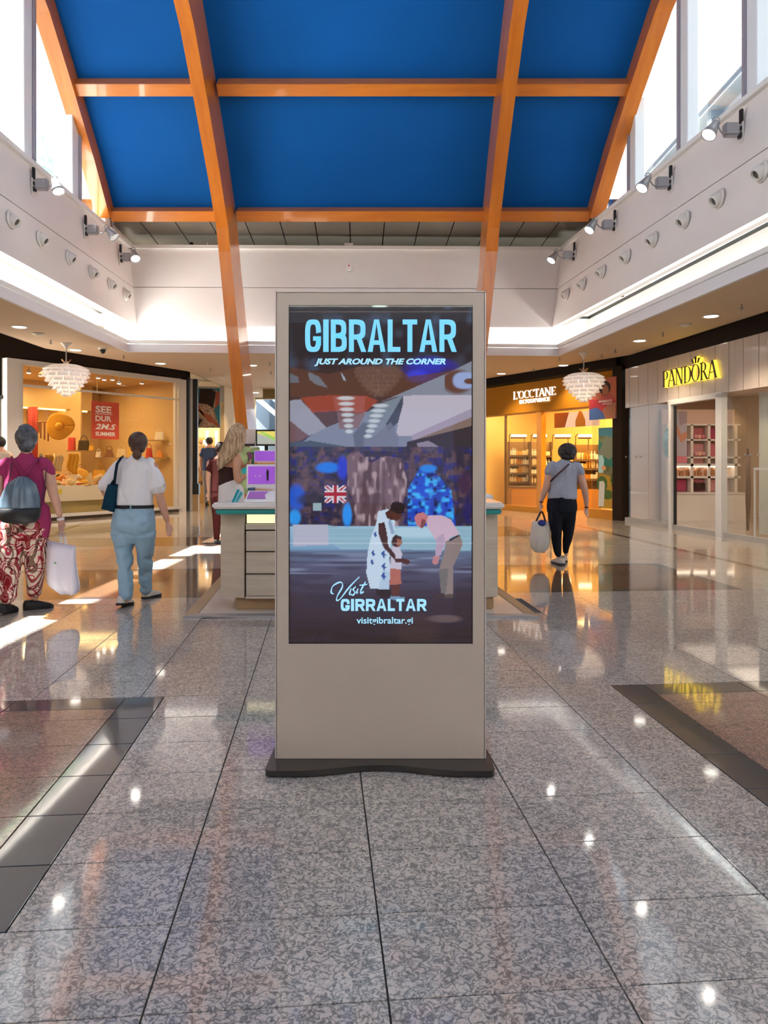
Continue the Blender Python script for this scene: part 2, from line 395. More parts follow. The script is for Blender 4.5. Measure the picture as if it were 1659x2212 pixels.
def skip(a0, a1, b0, b1, m): skipped[m].flat([tuple(fl(*p))[:2] for p in ((a0 + .0025, b0 + .0025), (a1 - .0025, b0 + .0025), (a1 - .0025, b1 - .0025), (a0 + .0025, b1 - .0025))], -.008, 0)
AL, ALI, AR, ARI = -.9, -1.115, 1.735, 1.935
n_tiles = 0
far_rest = MB()
for i in range(len(rows) - 1):
    b0, b1 = rows[i], rows[i + 1]; bm_ = (b0 + b1) / 2
    inlay = 2.19 < bm_ < 4.35
    for k in range(-10, 10):
        a0 = .165 + .6 * k; a1 = a0 + .6
        if inlay:
            a0 = max(a0, AL); a1 = min(a1, AR)
            if a1 - a0 < .01: continue
        if not vis((a0 + a1) / 2, bm_): skip(a0, a1, b0, b1, 'granite'); continue
        if b0 > 6.05 and -1.2 < (a0 + a1) / 2 < 2.2 and b0 > 6.4: continue
        tile(cache, a0, a1, b0, b1, 'granite'); n_tiles += 1
    if inlay:
        first = b0 < 2.21; last = b1 > 4.33
        if vis(AL - .1, bm_): tile(cache, ALI, AL, b0, b1, 'dark_stone'); n_tiles += 1
        else: skip(ALI, AL, b0, b1, 'dark_stone')
        if vis(AR + .1, bm_): tile(cache, AR, ARI, b0, b1, 'dark_stone'); n_tiles += 1
        else: skip(AR, ARI, b0, b1, 'dark_stone')
        for k in range(7):
            for (s0, s1) in ((ALI - .6 * (k + 1), ALI - .6 * k), (ARI + .6 * k, ARI + .6 * (k + 1))):
                if not vis(s1 if s1 < 0 else s0, bm_):
                    skip(s0, s1, b0, b1, 'dark_stone' if first else 'red_granite'); continue
                if first: tile(cache, s0, s1, b0, b1, 'dark_stone'); n_tiles += 1
                elif last:
                    tile(cache, s0, s1, b0, b1 - .19, 'red_granite'); tile(cache, s0, s1, b1 - .19, b1, 'dark_stone'); n_tiles += 2
                else: tile(cache, s0, s1, b0, b1, 'red_granite'); n_tiles += 1
for k_, b_ in skipped.items():
    if b_.v: b_.build('stone_paving', M[k_], floor)['kind'] = 'stuff'

# outside the view the same stone goes on in one surface; the far floor too
def fpoly(pts, m, name, z=0.):
    b = MB(); b.flat([tuple(fl(*p))[:2] for p in pts], z - .008, z); o = b.build(name, M[m], floor); o['kind'] = 'stuff'; return o
fpoly([(-16, -13), (16, -13), (16, .40), (-16, .40)], 'granite', 'stone_paving')
fpoly([(-16, rows[-1]), (16, rows[-1]), (16, 7.50), (-16, 7.50)], 'granite', 'stone_paving')
fpoly([(-16, .42), (-5.7, .42), (-5.7, rows[-1]), (-16, rows[-1])], 'granite', 'stone_paving')
fpoly([(5.9, .42), (16, .42), (16, rows[-1]), (5.9, rows[-1])], 'granite', 'stone_paving')
fpoly([(-16, 9.55), (16, 9.55), (16, 58), (-16, 58)], 'granite_far', 'stone_paving')
fpoly([(-16, 7.5), (-5.05, 7.5), (-5.05, 9.55), (-16, 9.55)], 'granite_far', 'stone_paving')
fpoly([(4.45, 7.5), (16, 7.5), (16, 9.55), (4.45, 9.55)], 'granite_far', 'stone_paving')
fpoly([(-4.9, 7.62), (4.3, 7.62), (4.3, 9.43), (-4.9, 9.43)], 'brown_granite', 'brown_inlay')
for pts in ([(-5.05, 7.5), (4.45, 7.5), (4.45, 7.62), (-5.05, 7.62)], [(-5.05, 9.43), (4.45, 9.43), (4.45, 9.55), (-5.05, 9.55)],
            [(-5.05, 7.62), (-4.9, 7.62), (-4.9, 9.43), (-5.05, 9.43)], [(4.3, 7.62), (4.45, 7.62), (4.45, 9.43), (4.3, 9.43)]):
    fpoly(pts, 'dark_stone', 'dark_inlay_strip')
fpoly([(-4.9, 12.2), (-1.4, 12.2), (-1.4, 13.6), (-4.9, 13.6)], 'brown_granite', 'brown_inlay', .001)
fpoly([(2.3, 13.3), (4.0, 13.3), (4.0, 15.4), (2.3, 15.4)], 'brown_granite', 'brown_inlay', .001)
b = MB()
for (p, q) in (((4.06, 15.9), (4.75, 9.16)), ((4.75, 9.16), (5.1, 5.0)), ((-6.25, 14.3), (-6.9, 18.2)), ((-6.25, 14.3), (-5.6, 8.0))):
    b.wallbox(p, q, -.006, .0015, .13)
b.build('dark_inlay_strip', mat('brown stone strip', (.20, .12, .07), .3, coat=1), floor)['kind'] = 'stuff'

# ------------------------------------------------------------------ arched roof
R = [(-6, 9.9), (-3, 11.4), (0, 12.1), (3, 12.35), (6, 12.05), (9, 11.25), (11.2, 10.15), (12.7, 9.28), (13.75, 8.39), (14.7, 7.52), (15.55, 6.62), (16.15, 5.6), (16.4, 4.4)]
def rnorm(i, P=R):
    a = Vector(P[max(i - 1, 0)]); c = Vector(P[min(i + 1, len(P) - 1)]); t = (c - a).normalized(); return Vector((t.y, -t.x)) if t.x >= 0 else Vector((t.y, -t.x))
def roff(T, P=R):                                 # the arch moved T inwards (down and towards the room)
    return [(P[i][0] + rnorm(i).x * T, P[i][1] + rnorm(i).y * T) for i in range(len(P))]
XL, XR = -5.85, 4.60
def xr(y): return 4.18 + .1165 * (17 - y) + .12   # right window wall
roof = struct(bpy.data.objects.new('ceiling', None), 'deep blue arched roof over the atrium'); C.objects.link(roof); ORG['ceiling'] = Vector((0, 0, 0))
OUT = roff(-.12)
def zoner(i0, i1): return range(i0, i1)
def arch_x(px, d): return (px - 829.5) / F * d
bxl = [-3.14] * len(R); bxr = [2.24] * len(R)
cols = [(lambda y: XL, lambda y: -3.16), (lambda y: -3.16, lambda y: 2.26), (lambda y: 2.26, lambda y: xr(y) + .1)]
bands = [(0, 2), (2, 4), (4, 6), (6, 8), (8, 10)]
for (i0, i1) in bands:
    for (fa, fb) in cols:
        g = []
        for i in range(i0, i1 + 1):
            y, z = R[i]; g.append([(fa(y), y, z), (fb(y), y, z)])
        b = MB(); b.sheet(g, .12); b.build('roof_panel', M['blue'], roof)
def arch_member(name, label, P0, P1, x0, x1, m, cat='beam', group=None, i0=0):
    """box section following the arch between two offset paths"""
    b = MB(); n = len(P0); X0 = x0 if callable(x0) else (lambda i: x0); X1 = x1 if callable(x1) else (lambda i: x1)
    V = []
    for i in range(i0, n):
        V += [(X0(i), *P0[i]), (X1(i), *P0[i]), (X1(i), *P1[i]), (X0(i), *P1[i])]
    k = n - i0; Fc = [(4 * i + j, 4 * i + (j + 1) % 4, 4 * i + 4 + (j + 1) % 4, 4 * i + 4 + j) for i in range(k - 1) for j in range(4)]
    Fc += [(3, 2, 1, 0), tuple(4 * (k - 1) + j for j in range(4))]
    b.add(V, Fc); o = b.build(name, m); tag(o, label, cat, group); return o
# central arches: their front edge as seen, one metre deep
Fr = roff(1.0)[:11] + [(14.92, 5.6), (15.0, 4.1), (15.12, 2.6), (15.25, 1.2), (15.3, .002)]
Bk = R[:11] + [(16.02, 5.5), (16.1, 4.1), (16.2, 2.6), (16.3, 1.2), (16.35, .002)]
def lx(i):
    z = Fr[i][1]; return -3.22 if z > 5.7 else -3.22 + (5.7 - z) * .085
def rx_(i):
    z = Fr[i][1]; return 2.18 if z > 5.7 else 2.18 - (5.7 - z) * .10
arch_member('timber_arch', 'left orange timber arch running down to the floor behind the blond woman', Fr, Bk, lambda i: lx(i) - .12, lambda i: lx(i) + .12, M['glulam'])
arch_member('timber_arch', 'right orange timber arch coming down behind the advertising kiosk', Fr, Bk, lambda i: rx_(i) - .12, lambda i: rx_(i) + .12, M['glulam'])
rib0 = roff(.42)
arch_member('edge_rib', 'orange timber rib along the left windows under the blue roof', rib0[:11], R[:11], XL - .06, XL + .22, M['glulam'], 'rib')
arch_member('edge_rib', 'orange timber rib along the right windows under the blue roof', rib0[:11], R[:11], lambda i: xr(R[i][0]) - .24, lambda i: xr(R[i][0]) + .04, M['glulam'], 'rib')
# purlins
def purlin(idx, row):
    y, z = R[idx]; n = rnorm(idx); t = Vector((-n.y, n.x))
    c = Vector((0, y + n.x * .17, z + n.y * .17))
    for (a_, b_, w_) in ((XL + .2, -3.33, 'left'), (-3.05, 2.08, 'middle'), (2.33, xr(y) - .22, 'right')):
        q = MB(); q.obox((0.5 * (a_ + b_), c.y, c.z), ((b_ - a_) / 2, 0, 0), (0, n.x * .15, n.y * .15), (0, t.x * .11, t.y * .11))
        o = q.build('purlin', M['purlin'], None, bevel=.008); tag(o, f'{w_} purlin of the {row} row across the blue roof', 'beam')
purlin(8, 'upper'); purlin(10, 'lower'); 
for idx in (3, 5):
    y, z = R[idx]; q = MB(); q.box(XL + .2, xr(y) - .22, y - .1, y + .1, z - .32, z - .06); o = q.build('purlin', M['purlin']); tag(o, ('highest purlin above the kiosk out of frame' if idx == 5 else 'purlin at the crown of the roof out of frame'), 'beam')
# bronze grey soffit strips between the roof and the back wall
sof = struct(bpy.data.objects.new('ceiling.002', None), 'bronze grey panelled soffit above the back wall'); C.objects.link(sof); ORG[sof.name] = Vector((0, 0, 0))
xs = [XL - .2 + .76 * i for i in range(15)]
for a_, b_ in zip(xs[:-1], xs[1:]):
    q = MB(); q.sheet([[(a_ + .012, 15.62, 6.62), (b_ - .012, 15.62, 6.62)], [(a_ + .012 - .1, 18.6, 6.5), (b_ - .012 - .1, 18.6, 6.5)]], .03); q.build('soffit_panel', M['grey_metal'], sof)
q = MB(); q.box(-7, 6, 18.5, 18.6, 5.5, 7); q.box(-6.5, 5.5, 15.5, 18.6, 6.78, 6.86); q.build('backing', M['brown_band'], sof)

# ------------------------------------------------------------------ atrium upper walls, cove and fascia
CZ = 3.75
P_L0, P_L1, P_R1, P_R0 = (-5.55, -6.0), (-5.52, 15.93), (3.88, 16.55), (6.29, -6.0)
W_L0, W_L1, W_R1, W_R0 = (-5.66, -6.6), (-5.62, 16.85), (3.86, 17.0), (6.62, -6.6)     # bottom line of the upper walls
T_L0, T_L1, T_R1, T_R0 = (-5.80, -6.7), (-5.80, 16.88), (4.10, 17.05), (6.88, -6.7)   # ledge line
def upper_wall(name, p0, p1, t0, t1, label):
    o = struct(bpy.data.objects.new(name, None), label); C.objects.link(o); ORG[o.name] = Vector((0, 0, 0))
    def lerp(z): k = (z - 4.45) / (6.24 - 4.45); return Vector((*(Vector(p0).lerp(Vector(t0), k)), z)), Vector((*(Vector(p1).lerp(Vector(t1), k)), z))
    out = Vector((p1[1] - p0[1], -(p1[0] - p0[0]), 0)).normalized()      # room is on the left of p0->p1 for the right wall; sign fixed below
    cen = Vector((-.7, 6, 0)); mid = (Vector((*p0, 0)) + Vector((*p1, 0))) / 2
    if out.dot(cen - mid) > 0: out = -out
    for (za, zb) in ((4.45, 5.335), (5.35, 6.22)):
        a, c = lerp(za); a2, c2 = lerp(zb); q = MB()
        q.add([a, c, c2, a2, a + out * .1, c + out * .1, c2 + out * .1, a2 + out * .1], [(0, 1, 2, 3), (7, 6, 5, 4), (0, 4, 5, 1), (1, 5, 6, 2), (2, 6, 7, 3), (3, 7, 4, 0)])
        q.build('wall_panel', M['wall'], o)
    a, c = lerp(4.5); a2, c2 = lerp(6.2); q = MB(); q.add([a + out * .02, c + out * .02, c2 + out * .02, a2 + out * .02, a + out * .3, c + out * .3, c2 + out * .3, a2 + out * .3], [(0, 1, 2, 3), (7, 6, 5, 4), (0, 4, 5, 1), (1, 5, 6, 2), (2, 6, 7, 3), (3, 7, 4, 0)])
    q.build('seam_backing', M['seam'], o)
    a, c = lerp(6.22); a2, c2 = lerp(6.30); q = MB(); i_ = -out * .07
    q.add([a + i_, c + i_, c2 + i_, a2 + i_, a + out * .35, c + out * .35, c2 + out * .35, a2 + out * .35], [(0, 1, 2, 3), (7, 6, 5, 4), (0, 4, 5, 1), (1, 5, 6, 2), (2, 6, 7, 3), (3, 7, 4, 0)])
    q.build('ledge', M['white'], o)
    # cove: shelf, back, top
    return o, out
wl, outl = upper_wall('wall_left', W_L0, W_L1, T_L0, T_L1, 'white upper wall of the atrium on the left')
wr, outr = upper_wall('wall_right', W_R1, W_R0, T_R1, T_R0, 'white upper wall of the atrium on the right')
wbk, outb = upper_wall('wall_back', W_L1, W_R1, T_L1, T_R1, 'white upper wall of the atrium at the far end')
wfr, outf = upper_wall('wall_front', W_R0, W_L0, T_R0, T_L0, 'white upper wall of the atrium behind the viewer')
def ring(o_, d):                                    # the fascia outline pushed d outwards
    return [(P_L0[0] - d, P_L0[1] - d), (P_L1[0] - d, P_L1[1] + d), (P_R1[0] + d, P_R1[1] + d), (P_R0[0] + d, P_R0[1] - d)]
def ringmesh(r0, r1, z0, z1):
    b = MB(); n = 4; V = [(*p, z0) for p in r0] + [(*p, z0) for p in r1] + [(*p, z1) for p in r0] + [(*p, z1) for p in r1]
    for i in range(4):
        j = (i + 1) % 4
        b.f += [(i, j, 4 + j, 4 + i), (8 + i, 12 + i, 12 + j, 8 + j), (i, 8 + i, 8 + j, j), (4 + i, 4 + j, 12 + j, 12 + i)]; b.m += [0] * 4
    b.v = V; return b
t1 = struct(ringmesh(ring(0, 0), ring(0, .05), CZ - .02, 3.90).build('trim_1', M['fascia']), 'white fascia board around the ceiling opening')
t2 = struct(ringmesh(ring(0, -.015), ring(0, .05), 3.915, 3.985).build('trim_2', M['white']), 'white upper lip of the fascia board')
back_d = .98
t3 = ringmesh(ring(0, .05), ring(0, back_d), 3.86, 3.90)
V0 = ringmesh(ring(0, back_d), ring(0, back_d + .06), 3.86, 4.75); V1 = ringmesh(ring(0, .2), ring(0, back_d), 4.60, 4.66)
for q in (V0,): t3.add(q.v, q.f)
t3 = struct(t3.build('trim_3', M['white']), 'white cove behind the fascia that hides strip lights')
for (pa, pb, nm) in ((P_L0, P_L1, 'left'), (P_L1, P_R1, 'far'), (P_R1, P_R0, 'right'), (P_R0, P_L0, 'near')):
    pa = Vector(pa); pb = Vector(pb); d = (pb - pa).normalized(); out = Vector((-d.y, d.x))
    mid = (pa + pb) / 2
    if out.dot(Vector((-.5, 6)) - mid) > 0: out = -out
    a = pa + out * .62 - d * .5; c = pb + out * .62 + d * .5
    q = MB(); q.obox(((a.x + c.x) / 2, (a.y + c.y) / 2, 3.935), (d.x * (c - a).length / 2, d.y * (c - a).length / 2, 0), (out.x * .03, out.y * .03, 0), (0, 0, .02))
    o = q.build('strip_light', M['led']); tag(o, f'white strip light lying in the {nm} cove behind the fascia', 'light')

# ------------------------------------------------------------------ lower ceiling
ceil_out = [(-7.9, -12), (-7.5, 8), (-7.1, 13.7), (-7.12, 15.6), (-5.15, 19.5), (-5.05, 23.4), (-4.8, 27.5), (3.2, 29), (2.2, 24.5), (2.95, 21.1), (5.49, 16.55), (6.09, 11.75), (7.1, 3), (8.6, -12)]
hole = ring(0, .04)
b = MB(); tri = tessellate_polygon([[Vector((*p, 0)) for p in ceil_out], [Vector((*p, 0)) for p in hole]])
allp = ceil_out + [tuple(p) for p in hole]
b.add([(*p, CZ) for p in allp] + [(*p, CZ + .12) for p in allp], [tuple(t) for t in tri] + [tuple(i + len(allp) for i in reversed(t)) for t in tri])
no = len(ceil_out); b.f += [(i, (i + 1) % no, (i + 1) % no + len(allp), i + len(allp)) for i in range(no)]; b.m += [0] * no
low = struct(b.build('ceiling.001', M['soffit']), 'cream lower ceiling around the atrium')
# recess over the shop fronts
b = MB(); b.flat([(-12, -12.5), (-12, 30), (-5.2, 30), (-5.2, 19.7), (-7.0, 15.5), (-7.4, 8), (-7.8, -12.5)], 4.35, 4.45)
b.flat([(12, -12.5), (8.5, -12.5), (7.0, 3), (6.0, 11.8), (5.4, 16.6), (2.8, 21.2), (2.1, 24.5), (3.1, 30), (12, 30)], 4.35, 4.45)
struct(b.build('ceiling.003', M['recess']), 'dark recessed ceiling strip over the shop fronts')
b = MB(); L_ = ceil_out
for (p, q) in ((0, 1), (1, 2), (2, 3), (3, 4), (4, 5), (8, 9), (9, 10), (10, 11), (11, 12), (12, 13)):
    b.wallbox(L_[p], L_[q], CZ + .0, CZ + .14, .025)
struct(b.build('trim_4', M['black']), 'thin black edge of the lower ceiling')

b = MB(); b.flat([(-13, 17.98), (13, 17.98), (13, 30), (-13, 30)], 4.78, 4.9); b.flat([(-13, -13), (-6.62, -13), (-6.62, 17.98), (-13, 17.98)], 4.78, 4.9); b.flat([(13, -13), (13, 17.98), (4.95, 17.98), (7.5, -7.1), (7.5, -13)], 4.78, 4.9); b.flat([(-6.62, -13), (7.5, -13), (7.5, -7.1), (-6.62, -7.1)], 4.78, 4.9)
struct(b.build('ceiling.005', mat('grey roof felt', (.20, .20, .19), .9)), 'flat outer roof over the shops')
b = MB(); b.box(XL - .25, XL - .1, 15.52, 18.6, 6.25, 6.9); b.box(4.52, 4.7, 15.52, 18.6, 6.25, 6.9); struct(b.build('wall_back.004', M['wall']), 'short side walls closing the soffit behind the last windows')
# ------------------------------------------------------------------ upper windows
ys_post = [15.55, 13.9, 12.05, 10.25, 8.45, 6.65, 4.85, 3.05, 1.25, -.55, -2.35, -4.15]
def arch_z(y):
    for a, c in zip(R[:-1], R[1:]):
        if a[0] <= y <= c[0]: return a[1] + (c[1] - a[1]) * (y - a[0]) / (c[0] - a[0])
    return 6.2
for side in ('left', 'right'):
    X = (lambda y: XL - .10) if side == 'left' else (lambda y: xr(y) + .16)
    s_ = 1 if side == 'left' else -1
    for i, y in enumerate(ys_post):
        z1 = arch_z(y) - .12
        if z1 < 6.45: z1 = 6.6
        root = bpy.data.objects.new(f'window_{side}', None); C.objects.link(root); struct(root, f'tall clerestory window over the {side} wall, number {i + 1} from the far end'); ORG[root.name] = Vector((0, 0, 0))
        q = MB(); q.box(min(X(y) - s_ * .02, X(y) + s_ * .16), max(X(y) - s_ * .02, X(y) + s_ * .16), y - .14, y + .14, 6.28, z1, 0); q.build('window_post', M['mullion'], root, bevel=.01)
        q = MB(); q.box(min(X(y) + s_ * .10, X(y) + s_ * .20), max(X(y) + s_ * .10, X(y) + s_ * .20), y + .14, y + .20, 6.28, z1, 0); q.build('window_bar', M['mullion_dark'], root)
        if i + 1 < len(ys_post):
            y2 = ys_post[i + 1]; K = 6; pts = []
            ya, yb = y2 + .14, y - .14
            poly = [(ya, 6.28)] + [(yb, 6.28)] + [(yb + (ya - yb) * k / K, arch_z(yb + (ya - yb) * k / K) - .05) for k in range(K + 1)]
            q = MB(); q.prism(poly, lambda p: (X(p[0]) - .006, p[0], p[1]), lambda p: (X(p[0]) + .006, p[0], p[1])); q.build('pane', M['glass'], root)
            q = MB(); q.obox((X((ya + yb) / 2), (ya + yb) / 2, 6.32), (.04, 0, 0), ((X(yb) - X(ya)) / 2, (yb - ya) / 2, 0), (0, 0, .03)); q.build('sill_bar', M['mullion'], root)
# glazing added at the unseen rear end of the vault for fill light
gw = struct(bpy.data.objects.new('window_4', None), 'added glazed gable at the unseen rear of the atrium, for fill light'); C.objects.link(gw); ORG[gw.name] = Vector((0, 0, 0))
for k in range(9):
    b = MB(); b.box(-6.2 + 1.65 * k, -6.05 + 1.65 * k, -6.25, -6.1, 6.3, 10.0); b.build('window_post', M['mullion'], gw)  # posts of the added rear glazing
b = MB(); b.box(-6.2, 7.3, -6.2, -6.18, 6.3, 10.0); b.build('pane', M['glass'], gw)
# unseen slab added outside the left windows to narrow the sun strip
b = MB(); b.box(-7.85, -5.95, -6, 10.6, 12.0, 12.1); struct(b.build('trim_5', M['white']), 'white slab added out of view outside the left windows, trimming the sun')
# neighbouring roofs outside the right windows
nb = thing('neighbouring_building', 'white roof edge and gutter of the wing seen through the right windows', 'building', (9, 20, 0))
q = MB(); q.box(9.4, 9.7, 2, 70, 8, 11.1); q.build('wall', M['plaster_out'], nb)
q = MB(); q.box(8.95, 9.9, 2, 70, 11.1, 11.25); q.box(8.9, 9.05, 2, 70, 11.25, 11.95); q.build('gutter', mat('grey gutter', (.22, .23, .24), .6), nb)
q = MB()
for k in range(26): q.box(9.05, 14, 3 + 2.6 * k, 3.15 + 2.6 * k, 12.0, 12.25)
q.box(9.0, 14, 2, 70, 11.9, 12.0); q.build('roof', M['plaster_out'], nb)
mbk = mat('pale bracket', (.3, .33, .32), .6)
for k in range(20): q = MB(); q.box(9.05, 9.42, 4 + 3.3 * k, 4.25 + 3.3 * k, 10.55, 11.1); q.build('bracket', mbk, nb)
q = MB(); q.tube([(9.3, 2, 9.4), (9.3, 70, 9.4)], .07, 8); q.build('railing', mat('pale rail', (.45, .5, .48), .5), nb)

# ------------------------------------------------------------------ shop fronts
def front(px, A, B):
    k = (px - 829.5) / F; t = (k * A[1] - A[0]) / ((B[0] - A[0]) - k * (B[1] - A[1])); return Vector((A[0] + (B[0] - A[0]) * t, A[1] + (B[1] - A[1]) * t))
def root_(name, label): o = struct(bpy.data.objects.new(name, None), label); C.objects.link(o); ORG[o.name] = Vector((0, 0, 0)); return o
M['cream'] = mat('cream shop wall', (.60, .42, .22), .7)
M['yellow_wall'] = mat('yellow shop wall', (.78, .52, .15), .7)
M['pink_wall'] = mat('pale pink shop wall', (.78, .60, .46), .6)
M['ochre'] = mat('ochre shop fascia', (.40, .165, .006), .65, spec=.2)
M['orange_frame'] = mat('orange frame', (.66, .27, .012), .4, coat=.2)
M['slat'] = mat('beige glossy slat', (.52, .45, .40), .25, coat=.6)
M['shelf_dark'] = mat('dark brown shelf', (.14, .075, .03), .5)
M['shelf_orange'] = mat('orange brown cabinet', (.48, .20, .03), .5)
M['warm_led'] = mat('warm strip light', (1, .8, .4), emit=(1, .62, .16), es=7)
M['tubelight'] = mat('picture light tube', (1, 1, 1), emit=(1, .86, .55), es=6)
M['white_lit'] = mat('lit white letters', (1, 1, 1), emit=(1, .98, .92), es=.75)
M['gold_lit'] = mat('glowing yellow letter side', (1, .8, .1), emit=(1, .74, .05), es=1.6)
M['letter_dark'] = mat('dark bronze letter face', (.05, .035, .02), .4)
M['red_sign'] = mat('red sale sign', (.62, .075, .035), .5)
M['paint_white'] = mat('white print', (.85, .82, .78), .5)
def room(A, B, depth, z1, wallm, name, start_wall=True):
    """a shop interior behind the line A-B (interior on its left)"""
    A = Vector(A); B = Vector(B); d = (B - A).normalized(); n = Vector((-d.y, d.x))
    b = MB(); b.wallbox(A + n * depth, B + n * depth, 0, z1, .1)
    
    if start_wall: b.wallbox(A, A + n * depth, 0, z1, .06)
    b.wallbox(B + n * depth, B, 0, z1, .06)
    o = struct(b.build(name, wallm)); b = MB(); b.wallbox(A, B, z1 - .02, z1 + .1, depth); c = b.build('ceiling_panel', wallm, o)
    return o, d, n

# --- left shop with hats and bags
LA, LB = Vector((-8.21, 16.5)), Vector((-5.63, 20.5))
ls, ld, ln = room(LA + (LB - LA).normalized() * -.05, LB, 3.6, 3.6, M['cream'], 'wall_left.001'); ls['label'] = 'cream interior walls of the hat and bag shop'
fr = root_('window_1', 'tall silver framed shop window of the hat and bag shop on the left')
def post(px, w_, z0, z1, m, parent, A=LA, B=LB, name='post', t=.09, off=-.05):
    p = front(px, A, B); d = (Vector(B) - Vector(A)).normalized(); q = MB(); q.wallbox(p - d * w_ / 2, p + d * w_ / 2, z0, z1, t, off=off); return q.build(name, m, parent)
post(24, .30, 0, 3.65, M['frame'], fr, t=.3, off=-.1, name='corner_column')
post(44, .07, .1, 3.56, M['frame'], fr); post(378, .06, .1, 3.56, M['frame'], fr); post(392, .26, 0, 3.65, M['frame'], fr, t=.2)
q = MB(); q.wallbox(front(33, LA, LB), front(390, LA, LB), 3.54, 3.66, .1, off=-.05); q.build('head_rail', M['frame'], fr)
q = MB(); q.wallbox(front(33, LA, LB), front(384, LA, LB), 3.06, 3.11, .06, off=-.03); q.build('transom', M['frame'], fr)
q = MB(); q.wallbox(front(33, LA, LB), front(390, LA, LB), .0, .07, .08, off=-.05); q.build('black_skirting', M['black'], fr)
q = MB(); q.wallbox(front(33, LA, LB), front(390, LA, LB), .07, .15, .07, off=-.04); q.build('sill_rail', M['frame'], fr)
for a_, b_ in ((33, 44), (44, 210), (210, 378)):
    q = MB(); q.wallbox(front(a_, LA, LB), front(b_, LA, LB), .15, 3.06, .012); q.build('pane', M['shopglass'], fr)
    q = MB(); q.wallbox(front(a_, LA, LB), front(b_, LA, LB), 3.11, 3.54, .012); q.build('pane', M['shopglass'], fr)
q = MB(); q.wallbox(LA - ld * 1.2, LB + ld * .35, 3.66, 4.35, .1); q.build('wall_left.002', M['brown_band']); struct(bpy.data.objects['wall_left.002'], 'dark brown band above the left shop window')
# posts at the corner beside the corridor
for i, (px, w_, m_) in enumerate(((402, .16, 'black'), (410, .10, 'frame'), (420, .16, 'black'))):
    p = at(px, 1000, 20.7 + .15 * i); q = MB(); q.box(p.x - w_ / 2, p.x + w_ / 2, p.y, p.y + .12, 0, 3.72)
    struct(q.build(f'trim_{6 + i}', M[m_]), ('left black post', 'silver strip between the black posts', 'right black post')[i] + ' at the corridor corner')
# display platform
def onl(px, back=0., A=LA, B=LB):
    p = front(px, A, B); return p + ln * back
pf = thing('display_platform', 'white shop window platform covered with bags and hats', 'platform', (*onl(210, .5), 0))
q = MB(); q.wallbox(onl(60, .12), onl(330, .12), .42, .80, 1.1); q.build('deck', mat('cream lacquer', (.78, .68, .5), .4), pf, bevel=.01)
q = MB(); q.wallbox(onl(60, .2), onl(330, .2), .0, .42, .9); q.build('base', mat('olive cream board', (.50, .38, .14), .6), pf)
q = MB(); c = onl(131, .115); q.wallbox(c - ld * .11, c + ld * .11, .60, .72, -.008); q.build('price_card', mat('yellow price card', (.75, .55, .05), .5), pf)
# inner soffit with glow strip and back panels
q = MB(); q.wallbox(onl(36, 3.0), onl(350, 3.0), 2.86, 3.58, .55)
struct(q.build('wall_left.003', M['cream']), 'cream bulkhead over the display niche')
q = MB(); q.wallbox(onl(50, 3.12), onl(345, 3.12), 2.815, 2.85, .05); o = q.build('strip_light', M['warm_led']); tag(o, 'amber strip light under the bulkhead inside the hat shop', 'light')
for px in (70, 115, 170, 235, 300):
    p = onl(px, 3.52); q = MB(); q.wallbox(p, p + ld * .02, .8, 2.8, .06, off=-.02); struct(q.build('trim_9', mat('joint line', (.3, .2, .1), .6)), 'vertical joint in the back wall of the hat shop')
area((*(onl(130, 1.7)), 3.5), 2.4, 48, (1, .66, .24), size_y=1.6, name='shop_light')
area((*(onl(290, 1.8)), 3.5), 2.0, 42, (1, .68, .26), size_y=1.6, name='shop_light')

MC = {}
def X_(px, d): return (px - 829.5) / F * d
def cm(name, col, rough=.6, **k):
    if name not in MC: MC[name] = mat(name, col, rough, **k)
    return MC[name]
def single(b, name, m, label, cat, group=None, smooth=False, bevel=0.):
    return tag(b.build(name, m, None, smooth, bevel), label, cat, group)
straw = cm('golden straw', (.70, .36, .03), .6, bump=(60, .4)); pale_straw = cm('pale straw', (.74, .55, .26), .7, bump=(60, .4))
# big floppy yellow hat hung on the back panel
hp = at(129, 920, 18.7)
hat = thing('sun_hat', 'large floppy yellow sun hat hanging in the shop window', 'hat', hp)
q = MB(); g = []
axis = Vector((.25, -.95, -.1)).normalized(); Mx = axis.to_track_quat('Z', 'Y').to_matrix()
for i in range(7):
    r = .09 + (.34 - .09) * i / 6; row = []
    for j in range(33):
        a = 2 * math.pi * j / 32; rr = r * (1 + .07 * math.sin(3 * a + .8) - .1 * max(0, math.cos(a - 2.6)) ** 4 * i / 6); row.append(hp + Mx @ Vector((rr * math.cos(a), rr * math.sin(a), .03 * math.sin(2 * a) * i / 6)))
    g.append(row)
q.sheet(g, .008); q.build('brim', straw, hat, smooth=True)
q = MB(); q.lathe([(.095, 0), (.10, .05), (.085, .10), (.04, .125), (.0001, .13)], 20, hp, axis=axis); q.build('crown', straw, hat, smooth=True)
